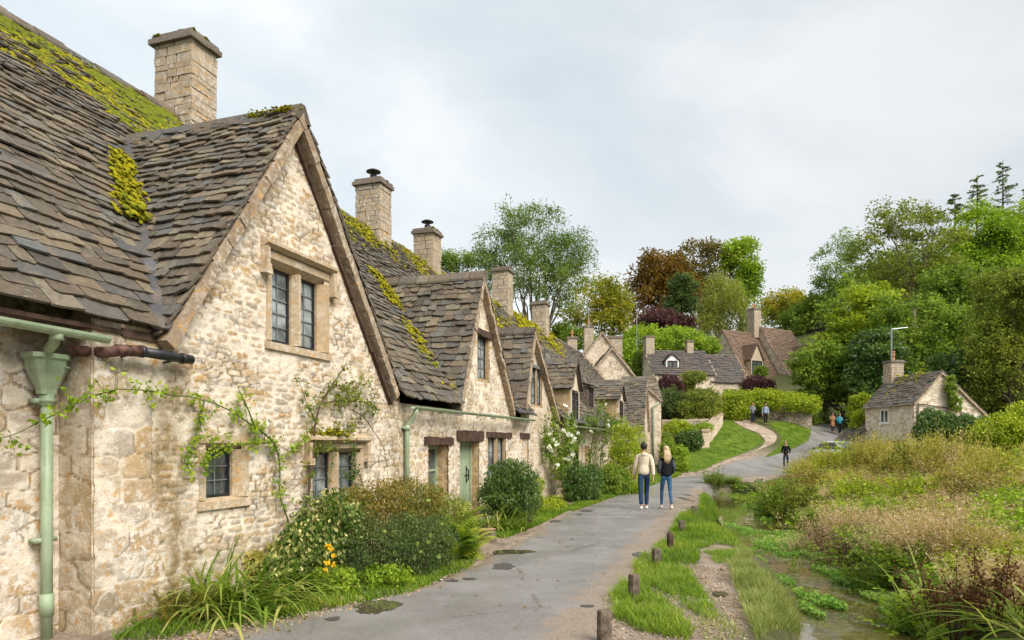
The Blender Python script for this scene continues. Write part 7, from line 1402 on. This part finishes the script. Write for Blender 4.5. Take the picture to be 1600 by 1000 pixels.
for a in (('golden_weed', 'olive gold weed clump standing nearest the man in black', 1290, 692, 738, 30, ['straw_green', 'leaf_olive']), ('russet_weed', 'low russet brown clump in front of the olive gold weeds', 1277, 728, 768, 22, ['leaf_russet', 'straw']),
          ('green_weed', 'leafy green clump at the stream head beside the lane', 1222, 742, 792, 24, ['leaf_green', 'leaf_olive']), ('russet_weed', 'mixed green and russet mound on the bank left of the pinkish seed stalks', 1250, 748, 806, 30, ['leaf_olive', 'leaf_russet', 'leaf_green']),
          ('golden_weed', 'yellowish weed clump below the parked car', 1314, 696, 752, 28, ['straw_green', 'leaf_lime']), ('olive_weed', 'tall pale olive weed in front of the lean-to of the small cottage', 1348, 674, 742, 26, ['leaf_olive', 'straw_green']),
          ('golden_weed', 'golden tall weed under the left corner of the small cottage', 1382, 672, 748, 32, ['straw_green']), ('olive_weed', 'bushy olive yellow weed below the cottage ivy', 1438, 664, 752, 38, ['straw_green', 'leaf_olive']),
          ('golden_weed', 'straw gold weed clump below the right slope of the cottage roof', 1502, 668, 758, 38, ['straw_green', 'straw']), ('golden_weed', 'straw yellow clump under the yellow bush at the right edge', 1572, 680, 778, 40, ['straw_green', 'leaf_lime']),
          ('plume_weed', 'pinkish straw plumes leaning over the stream bank', 1312, 764, 856, 42, ['straw', 'stem_red']), ('lime_weed', 'low lime green mound behind the pinkish plumes', 1345, 740, 792, 34, ['leaf_lime', 'leaf_olive']),
          ('lime_weed', 'lime and russet mound right of the bright nettles', 1442, 742, 806, 36, ['leaf_lime', 'leaf_russet']), ('plume_weed', 'bleached pale plumes in the middle of the near marsh, the largest', 1462, 776, 884, 48, ['straw']),
          ('plume_weed', 'pale straw plumes right of the largest bleached clump', 1540, 782, 892, 42, ['straw', 'straw_green']), ('russet_weed', 'russet straw clump behind the bleached plumes', 1510, 732, 806, 36, ['leaf_russet', 'straw']),
          ('nettle_patch', 'bright green nettle mound in the middle of the dry weeds', 1395, 772, 826, 34, ['leaf_bright']), ('nettle_patch', 'bright green nettle patch at the right picture edge', 1585, 782, 846, 34, ['leaf_bright']),
          ('bramble', 'dark tangle of dead canes and leaves overhanging the stream', 1328, 832, 906, 40, ['stem_red', 'leaf_green']), ('green_weed', 'leafy green clump under the dock at the bottom edge', 1448, 908, 1000, 46, ['leaf_bright', 'leaf_green']),
          ('green_weed', 'green herbs between the canes and the bleached plumes', 1398, 836, 912, 34, ['leaf_green', 'leaf_bright']), ('plume_weed', 'straw stalks at the lower right edge above the iris blades', 1580, 842, 950, 36, ['straw', 'straw_green']),
          ('grass_tuft', 'grassy tuft at the head of the stream beside the lane', 1120, 748, 776, 15, ['grass_pale', 'leaf_green'], 14), ('grass_tuft', 'second grassy tuft where the stream meets the lane edge', 1142, 752, 770, 14, ['grass_pale', 'leaf_bright'], 12),
          ('green_weed', 'low bright herbs along the water in front of the pinkish plumes', 1262, 812, 850, 24, ['leaf_bright', 'leaf_green'])): weed_mound(*a)
proto_thing('hogweed', 'single tall dead umbel stalk standing above the golden weeds', 'plant', 1500, 720, 17.5, [(pr_straw(1.9, 3, 40, .07, .03), 'straw', 'stalk', 1.0, 0)])
bush('yellow_bush', 'yellow leaved bush on the skyline of the marsh at the right edge', 'shrub', [Lp(1570, 672, 34, 24, 22), Lp(1600, 660, 24, 26, 22), Lp(1540, 680, 20, 16, 22)], 'leaf_lime', 420, 20, .22, .085, .55)
# watercress and pond weed
cw = Q()
def cress(px, py, rx, ry, n, sz=.05):
    x, y = hz(px, 1), 0; D = (H - WATER) * F / (py - HY); cx_ = hz(px, D); k = D / F; a = rng.uniform(0, 6.28, n); rr = np.sqrt(rng.random(n)); xs = cx_ + np.cos(a) * rr * rx * k; ys = D + np.sin(a) * rr * ry * k * D / (H - WATER); m = fbm(xs * 3, ys * 3, 0, 33) > .36; xs, ys = xs[m], ys[m]; c = np.stack([xs, ys, WATER + .01 + rng.random(len(xs)) * .07], 1); cw.add(q_leaves(c, sz, .8, None, .75), None, np.clip(fbm(xs * 2, ys * 2, 0, 44) * 1.5 - .25, 0, 1))
for a in ((1190, 838, 26, 12, 900), (1208, 855, 24, 9, 700), (1225, 815, 30, 12, 1100), (1250, 842, 26, 12, 1000), (1275, 870, 20, 12, 900), (1300, 895, 22, 12, 900), (1345, 915, 36, 12, 1500), (1375, 935, 26, 10, 900), (1140, 766, 30, 6, 900), (1175, 775, 22, 8, 700), (1205, 800, 16, 10, 700), (1160, 828, 10, 8, 300), (1275, 938, 22, 14, 700), (1300, 945, 14, 10, 400), (1165, 858, 10, 6, 250), (1130, 772, 12, 4, 300), (1230, 868, 16, 4, 250), (1405, 962, 20, 12, 600), (1425, 990, 20, 14, 600), (1185, 795, 14, 6, 350), (1130, 800, 8, 8, 260), (1146, 824, 8, 9, 260), (1180, 876, 10, 8, 260), (1222, 908, 12, 9, 320), (1262, 955, 12, 14, 420), (1335, 908, 20, 8, 500)): cress(*a)
tag(cw.build('watercress', M['cress']), kind='stuff')

# ------------------------------------------------------------------ people
def skin(name, nodes, edges, mat, parent, sub=2):
    """a smooth body grown over joints: nodes {key: (xyz, radius or (rx, ry))}"""
    ks = list(nodes); me = bpy.data.meshes.new(name); me.from_pydata([nodes[k][0] for k in ks], [(ks.index(a), ks.index(b)) for a, b in edges], [])
    o = bpy.data.objects.new(name + '_tmp', me); COL.objects.link(o); md = o.modifiers.new('s', 'SKIN'); md.use_smooth_shade = True; md.branch_smoothing = .6
    for i, k in enumerate(ks): r = nodes[k][1]; sv = me.skin_vertices[0].data[i]; sv.radius = (r, r) if np.isscalar(r) else r; sv.use_root = (i == 0)
    s2 = o.modifiers.new('u', 'SUBSURF'); s2.levels = sub; s2.render_levels = sub
    dg = bpy.context.evaluated_depsgraph_get(); dg.update(); m2 = bpy.data.meshes.new_from_object(o.evaluated_get(dg)); bpy.data.objects.remove(o); bpy.data.meshes.remove(me); m2.name = name; m2.materials.clear()
    return link(name, m2, mat, parent, True)
def fabric(name, c, var=.25, stripes=None):
    n = N(name); v = n.coord(); f = n.noise(v, 9, 4); c_ = n.mix(n.step(f, .3, .7), tuple(x * (1 - var) for x in c), tuple(min(1, x * (1 + var)) for x in c))
    if stripes:
        w = n.n('TexWave'); w.wave_type = 'BANDS'; w.bands_direction = 'Z'; n.l(v, w.inputs['Vector']); w.inputs['Scale'].default_value = 4; c_ = n.mix(n.step(w.outputs[1], .45, .55), c_, stripes)
    return n.done(c_, .9, n.bump(n.noise(v, 14, 3), .5, .02), .15)
SKIN_ = m_plain('skin', (.50, .29, .20), .6, .3, 0, .06)
HAIR = {'dark': m_plain('dark_hair', (.018, .013, .010), .5, .4, 0, .4, 40), 'blonde': m_plain('blonde_hair', (.46, .33, .19), .5, .4, 0, .35, 30), 'brown': m_plain('brown_hair', (.07, .04, .025), .5, .4, 0, .4, 40), 'bald': m_plain('cropped_hair', (.28, .18, .13), .7, .2, 0, .2, 60)}
def person(label, loc, facing, top, trousers, shoes, hair='dark', h=1.76, stride=.10, arms='down', hairlen=0.0, hood=False, coat=0.0, sleeve=None, bag=None, female=False, lean=0.0, vest=False):
    """facing: degrees the body is turned from looking along +Y (away from the camera), counter-clockwise"""
    t = thing('person', label, 'person', loc, R(facing), (0, 0, 0)); s = h / 1.76; V = lambda x, y, z: (x * s, (y + lean * max(0, z - .9)) * s, z * s); rr = lambda *a: tuple(x * s for x in a) if len(a) > 1 else a[0] * s
    sw = .155 if female else .172; hw = .092
    J = {'pel': V(0, 0, .95), 'bel': V(0, .005, 1.08), 'che': V(0, 0, 1.28), 'nk0': V(0, -.005, 1.44), 'nk1': V(0, .015, 1.53), 'hd0': V(0, .03, 1.60), 'hd1': V(0, .025, 1.69), 'hd2': V(0, .02, 1.745), 'hd3': V(0, .015, 1.765), 'nose': V(0, .128, 1.615), 'chin': V(0, .075, 1.555)}
    for sd, k in ((-1, 'l'), (1, 'r')):
        st = stride * sd
        J['hip' + k] = V(hw * sd, 0, .90); J['kne' + k] = V(hw * sd * .95, st * .9 + .03, .50); J['ank' + k] = V(hw * sd * .9, st * 1.7 - .03, .085 + (.03 if st < 0 else 0)); J['hee' + k] = V(hw * sd * .9, st * 1.7 - .06, .04 + (.03 if st < 0 else 0)); J['toe' + k] = V(hw * sd * 1.1, st * 1.7 + .13, .03)
        J['sho' + k] = V(sw * sd, -.01, 1.40)
        if arms == 'down': el, wr, ha = V((sw + .055) * sd, -.03 - st * .5, 1.13), V((sw + .065) * sd, .03 - st * 1.1, .89), V((sw + .06) * sd, .05 - st * 1.25, .80)
        elif arms == 'pockets': el, wr, ha = V((sw + .065) * sd, -.06, 1.15), V((sw + .04) * sd, .05, .98), V((sw - .02) * sd, .10, .93)
        else: el, wr, ha = V((sw + .05) * sd, .03, 1.14), V((sw - .05) * sd, .22, 1.18), V((sw - .13) * sd, .27, 1.22)
        J['elb' + k], J['wri' + k], J['han' + k] = el, wr, ha
    B = {'pel': (J['pel'], rr(.13, .10)), 'bel': (J['bel'], rr(.12, .09)), 'che': (J['che'], rr(.145, .10)), 'nk0': (J['nk0'], rr(.07, .06)), 'nk1': (J['nk1'], rr(.05, .052)), 'hd0': (J['hd0'], rr(.072, .088)), 'hd1': (J['hd1'], rr(.070, .086)), 'hd2': (J['hd2'], rr(.042, .055)), 'hd3': (J['hd3'], rr(.012)), 'nose': (J['nose'], rr(.014)), 'chin': (J['chin'], rr(.03))}
    E = [('pel', 'bel'), ('bel', 'che'), ('che', 'nk0'), ('nk0', 'nk1'), ('nk1', 'hd0'), ('hd0', 'hd1'), ('hd1', 'hd2'), ('hd2', 'hd3'), ('hd0', 'nose'), ('nk1', 'chin')]
    for sd, k in ((-1, 'l'), (1, 'r')):
        for n_, r_ in (('hip', .075), ('kne', .05), ('ank', .035), ('toe', .028), ('sho', .05), ('elb', .038), ('wri', .026), ('han', .026)): B[n_ + k] = (J[n_ + k], rr(r_) if n_ != 'han' else rr(.036, .018))
        E += [('pel', 'hip' + k), ('hip' + k, 'kne' + k), ('kne' + k, 'ank' + k), ('ank' + k, 'toe' + k), ('nk0', 'sho' + k), ('sho' + k, 'elb' + k), ('elb' + k, 'wri' + k), ('wri' + k, 'han' + k)]
        w, hnd = np.array(J['wri' + k]), np.array(J['han' + k]); d = unit((hnd - w)[None])[0]; side = unit(np.cross(d, (sd, 0, 0.0001))[None])[0]
        for i, (o_, l_) in enumerate(((-.026, .062), (-.009, .075), (.009, .078), (.026, .068))):
            a_ = hnd + (d * .028 + side * o_) * s; m_ = a_ + d * l_ * .5 * s + np.array((-sd * .006, 0, 0)) * s; e_ = m_ + d * l_ * .42 * s + np.array((-sd * .018, 0, 0)) * s
            for q, (c, ra) in enumerate(((a_, .0095), (m_, .0085), (e_, .0065))): B[f'f{k}{i}{q}'] = (tuple(c), rr(ra))
            E += [('han' + k, f'f{k}{i}0'), (f'f{k}{i}0', f'f{k}{i}1'), (f'f{k}{i}1', f'f{k}{i}2')]
        th = w + (hnd - w) * .45 + side * .03 * s; B['t' + k + '0'] = (tuple(th), rr(.011)); B['t' + k + '1'] = (tuple(th + (d * .045 + side * .022) * s), rr(.009)); E += [('wri' + k, 't' + k + '0'), ('t' + k + '0', 't' + k + '1')]
    skin('body', B, E, SKIN_, t)
    eb = MB()
    for sd in (-1, 1): eb.blob(V(.03 * sd, .113, 1.645), .011 * s, 1, 0)
    eb.build('eyes', M['iron'], t, True); er = MB()
    # trousers
    Tn = {'pel': (J['pel'], rr(.155, .118)), 'wai': (V(0, 0, 1.05), rr(.14, .10))}; Te = [('pel', 'wai')]
    for k in 'lr':
        Tn['hip' + k] = (tuple(np.array(J['hip' + k]) - (0, 0, .03)), rr(.088 if not female else .082)); Tn['kne' + k] = (J['kne' + k], rr(.066 if not female else .052)); Tn['ank' + k] = (tuple(np.array(J['ank' + k]) + (0, 0, .02)), rr(.06 if not female else .042)); Te += [('pel', 'hip' + k), ('hip' + k, 'kne' + k), ('kne' + k, 'ank' + k)]
    skin('trousers', Tn, Te, trousers, t)
    for k in 'lr':
        skin('shoe', {'h': (J['hee' + k], rr(.043, .045)), 'm': (tuple((np.array(J['hee' + k]) + np.array(J['toe' + k])) / 2 + (0, 0, .012)), rr(.046, .043)), 't': (J['toe' + k], rr(.042, .032))}, [('h', 'm'), ('m', 't')], shoes, t, 1)
    hem = .86 - coat
    Jn = {'che': (J['che'], rr(.185, .135)), 'bel': (J['bel'], rr(.172, .13)), 'hem': (V(0, 0, hem), rr(.182 if not coat else .20, .135)), 'yok': (V(0, -.005, 1.41), rr(.12, .09)), 'col': (V(0, .0, 1.485), rr(.072, .07))}; Je = [('che', 'bel'), ('che', 'yok'), ('yok', 'col')]
    if coat: Jn['mid'] = (V(0, 0, .92), rr(.18, .13)); Je += [('bel', 'mid'), ('mid', 'hem')]
    else: Je += [('bel', 'hem')]
    slv = {}; sle = []
    for k in 'lr':
        for n_, r_ in (('sho', .066), ('elb', .058), ('wri', .046)): slv[n_ + k] = (J[n_ + k], rr(r_))
        sle += [('sho' + k, 'elb' + k), ('elb' + k, 'wri' + k)]
    if vest:
        skin('jacket', Jn, Je, top, t)
        for k in 'lr': skin('sleeve', {q: slv[q] for q in slv if q.endswith(k)}, [e for e in sle if e[0].endswith(k)], sleeve, t)
    else:
        Jn.update(slv); skin('jacket', Jn, Je + [('yok', 'shol'), ('yok', 'shor')] + sle, top, t)
    if hood: skin('hood', {'a': (V(-.085, -.07, 1.46), rr(.045)), 'b': (V(0, -.115, 1.435), rr(.06, .055)), 'c': (V(.085, -.07, 1.46), rr(.045))}, [('a', 'b'), ('b', 'c')], top, t)
    bm = bmesh.new(); bmesh.ops.create_icosphere(bm, subdivisions=3, radius=1); hv = np.array([x.co[:] for x in bm.verts]); hf = [tuple(x.index for x in p.verts) for p in bm.faces]; bm.free()
    hv = hv * (1 + rng.uniform(-.03, .03, (len(hv), 1))) * (.087, .108, .112) + (0, .002, 1.668); cen = np.array([hv[list(x)].mean(0) for x in hf]); keep = ~((cen[:, 1] > .035) & (cen[:, 2] < 1.70 + (cen[:, 1] - .035) * .35)) & (cen[:, 2] > (1.56 if hairlen else 1.585))
    hm = MB(); off_ = lambda A: np.stack([A[:, 0] * s, (A[:, 1] + lean * np.maximum(0, A[:, 2] - .9)) * s, A[:, 2] * s], 1); hm.add(off_(hv), [x for x, k_ in zip(hf, keep) if k_])
    if hairlen:
        for dx, ln_, y_ in ((-.05, 1.0, -.075), (.0, 1.12, -.09), (.05, .94, -.075), (-.025, 1.05, -.085), (.028, 1.08, -.085)): hm.tube([V(dx * .8, y_ + .03, 1.66), V(dx * 1.15, y_ - .015, 1.56), V(dx * 1.5, y_ - .04, 1.55 - hairlen * .5 * ln_), V(dx * 1.2, y_ - .045, 1.55 - hairlen * ln_)], [.035 * s, .045 * s, .04 * s, .008 * s], 8)
    hm.build('hair', HAIR[hair], t, True)
    em = MB()
    for sd in (-1, 1): em.blob(V(.079 * sd, .015, 1.63), (.012 * s, .02 * s, .03 * s), 1, 0)
    em.build('ears', SKIN_, t, True)
    if bag: skin('backpack', {'a': (V(0, -.17, 1.33), rr(.12, .07)), 'b': (V(0, -.18, 1.08), rr(.13, .08))}, [('a', 'b')], bag, t)
    return t
JEAN = fabric('dark_jeans', (.022, .045, .10)); JEANB = fabric('blue_jeans', (.035, .095, .20)); BLK = fabric('black_cloth', (.012, .013, .016)); WSH = fabric('white_shoes', (.70, .68, .66), .1); NAVY = fabric('navy_cloth', (.018, .022, .035))
def at_px(px, py, dz=0.0):
    g = ground_at(px, py); return (g[0], g[1], g[2] + .012 + dz)
person('man from behind in a cream hooded jacket and dark jeans, walking beside a blonde woman', at_px(1006, 797), -6, fabric('cream_jacket', (.62, .53, .40), .1), JEAN, WSH, 'dark', 1.80, .125, 'down', hood=True)
person('woman from behind with long blonde hair, black padded gilet and blue jeans, walking', at_px(1041, 796), 4, BLK, JEANB, WSH, 'blonde', 1.70, -.12, 'pockets', .26, female=True, vest=True, sleeve=fabric('grey_sleeves', (.06, .065, .075)))
person('man in black jacket and dark trousers walking toward us along the lane', at_px(1228, 733), 150, BLK, NAVY, BLK, 'bald', 1.76, .10, 'pockets', lean=.06)
def at_D(px, D): x = hz(px, D); return (x, D, H1(x, D) + .03)
person('walker in a striped blue and white top with crossed arms before the drystone wall', at_px(1176, 664), 185, fabric('striped_top', (.06, .08, .15), .1, (.30, .33, .40)), NAVY, fabric('tan_boots', (.40, .24, .10)), 'brown', 1.72, .02, 'hold')
person('walker in light blue top and black trousers with a bag before the wall', at_px(1196, 665), 172, fabric('pale_blue_top', (.26, .33, .42), .1), BLK, BLK, 'brown', 1.74, .03, 'down', bag=BLK)
person('far walker in a long tan coat coming down the shaded lane', at_D(1301, 56.5), 178, fabric('tan_coat', (.42, .20, .11), .1), NAVY, BLK, 'brown', 1.70, .05, 'hold', coat=.34, female=True)
person('far walker in a bright turquoise jacket and black trousers beside the tan coat', at_D(1312, 56.3), 182, fabric('turquoise_jacket', (.03, .30, .45), .1), BLK, BLK, 'dark', 1.76, .05, 'hold', bag=None)

# ------------------------------------------------------------------ parked car half hidden by the weeds
cg = (hz(1311, 44.5), 44.5); cz = H1(*cg); car = thing('parked_car', 'pale silver car whose roof and windscreen show above the weeds beside the lane', 'car', (cg[0], cg[1], cz + .03), R(18), (0, 0, 0))
def loft(secs, mat, name, parent, smooth=True):
    n = len(secs[0]); v = [p for s in secs for p in s]; f = [tuple(range(n))[::-1], tuple((len(secs) - 1) * n + k for k in range(n))] + [(i * n + k, i * n + (k + 1) % n, (i + 1) * n + (k + 1) % n, (i + 1) * n + k) for i in range(len(secs) - 1) for k in range(n)]
    return MB().add(v, f).build(name, mat, parent, smooth)
def csec(y, w, z0, z1, tw): return [(-w * .9, y, z0), (w * .9, y, z0), (w, y, z0 + .15), (w, y, (z0 + z1) / 2), (tw, y, z1 - .04), (tw * .85, y, z1), (-tw * .85, y, z1), (-tw, y, z1 - .04), (-w, y, (z0 + z1) / 2), (-w, y, z0 + .15)]
M['car'] = m_plain('silver_car_paint', (.55, .58, .58), .25, .6, .3, .03)
loft([csec(-2.0, .72, .30, .72, .66), csec(-1.9, .80, .22, .80, .72), csec(-1.0, .84, .2, .92, .76), csec(.9, .84, .2, .95, .76), csec(1.85, .80, .22, .90, .70), csec(1.98, .70, .35, .8, .62)], M['car'], 'body', car)
loft([csec(-1.05, .72, .88, .94, .70), csec(-.35, .68, .88, 1.40, .56), csec(.2, .68, .88, 1.46, .57), csec(.95, .68, .88, 1.42, .55), csec(1.65, .68, .88, .96, .64)], M['car'], 'cabin', car)
ws = MB(); ws.add([(-.60, -1.00, .97), (.60, -1.00, .97), (.53, -.42, 1.36), (-.53, -.42, 1.36)], [(0, 1, 2, 3)]); wso = ws.build('windscreen', M['glass'], car); wso.location = (0, -.03, .03)
for sd in (-1, 1):
    MB().add([(sd * .735, -.85, .96), (sd * .735, 1.2, .98), (sd * .63, .85, 1.36), (sd * .63, -.3, 1.36)], [(0, 1, 2, 3)]).build('side_window', M['glass'], car)
    MB().box((sd * .62 - .12, -2.02, .58), (sd * .62 + .12, -1.95, .70), .004).build('headlight', M['white'], car)
    for y in (-1.25, 1.25):
        w = MB(); w.tube([(sd * .70, y, .30), (sd * .87, y, .30)], .30, 18); w = w.build('wheel', M['iron'], car); MB().tube([(sd * .86, y, .30), (sd * .885, y, .30)], .19, 14).build('rim', M['steel'], w)
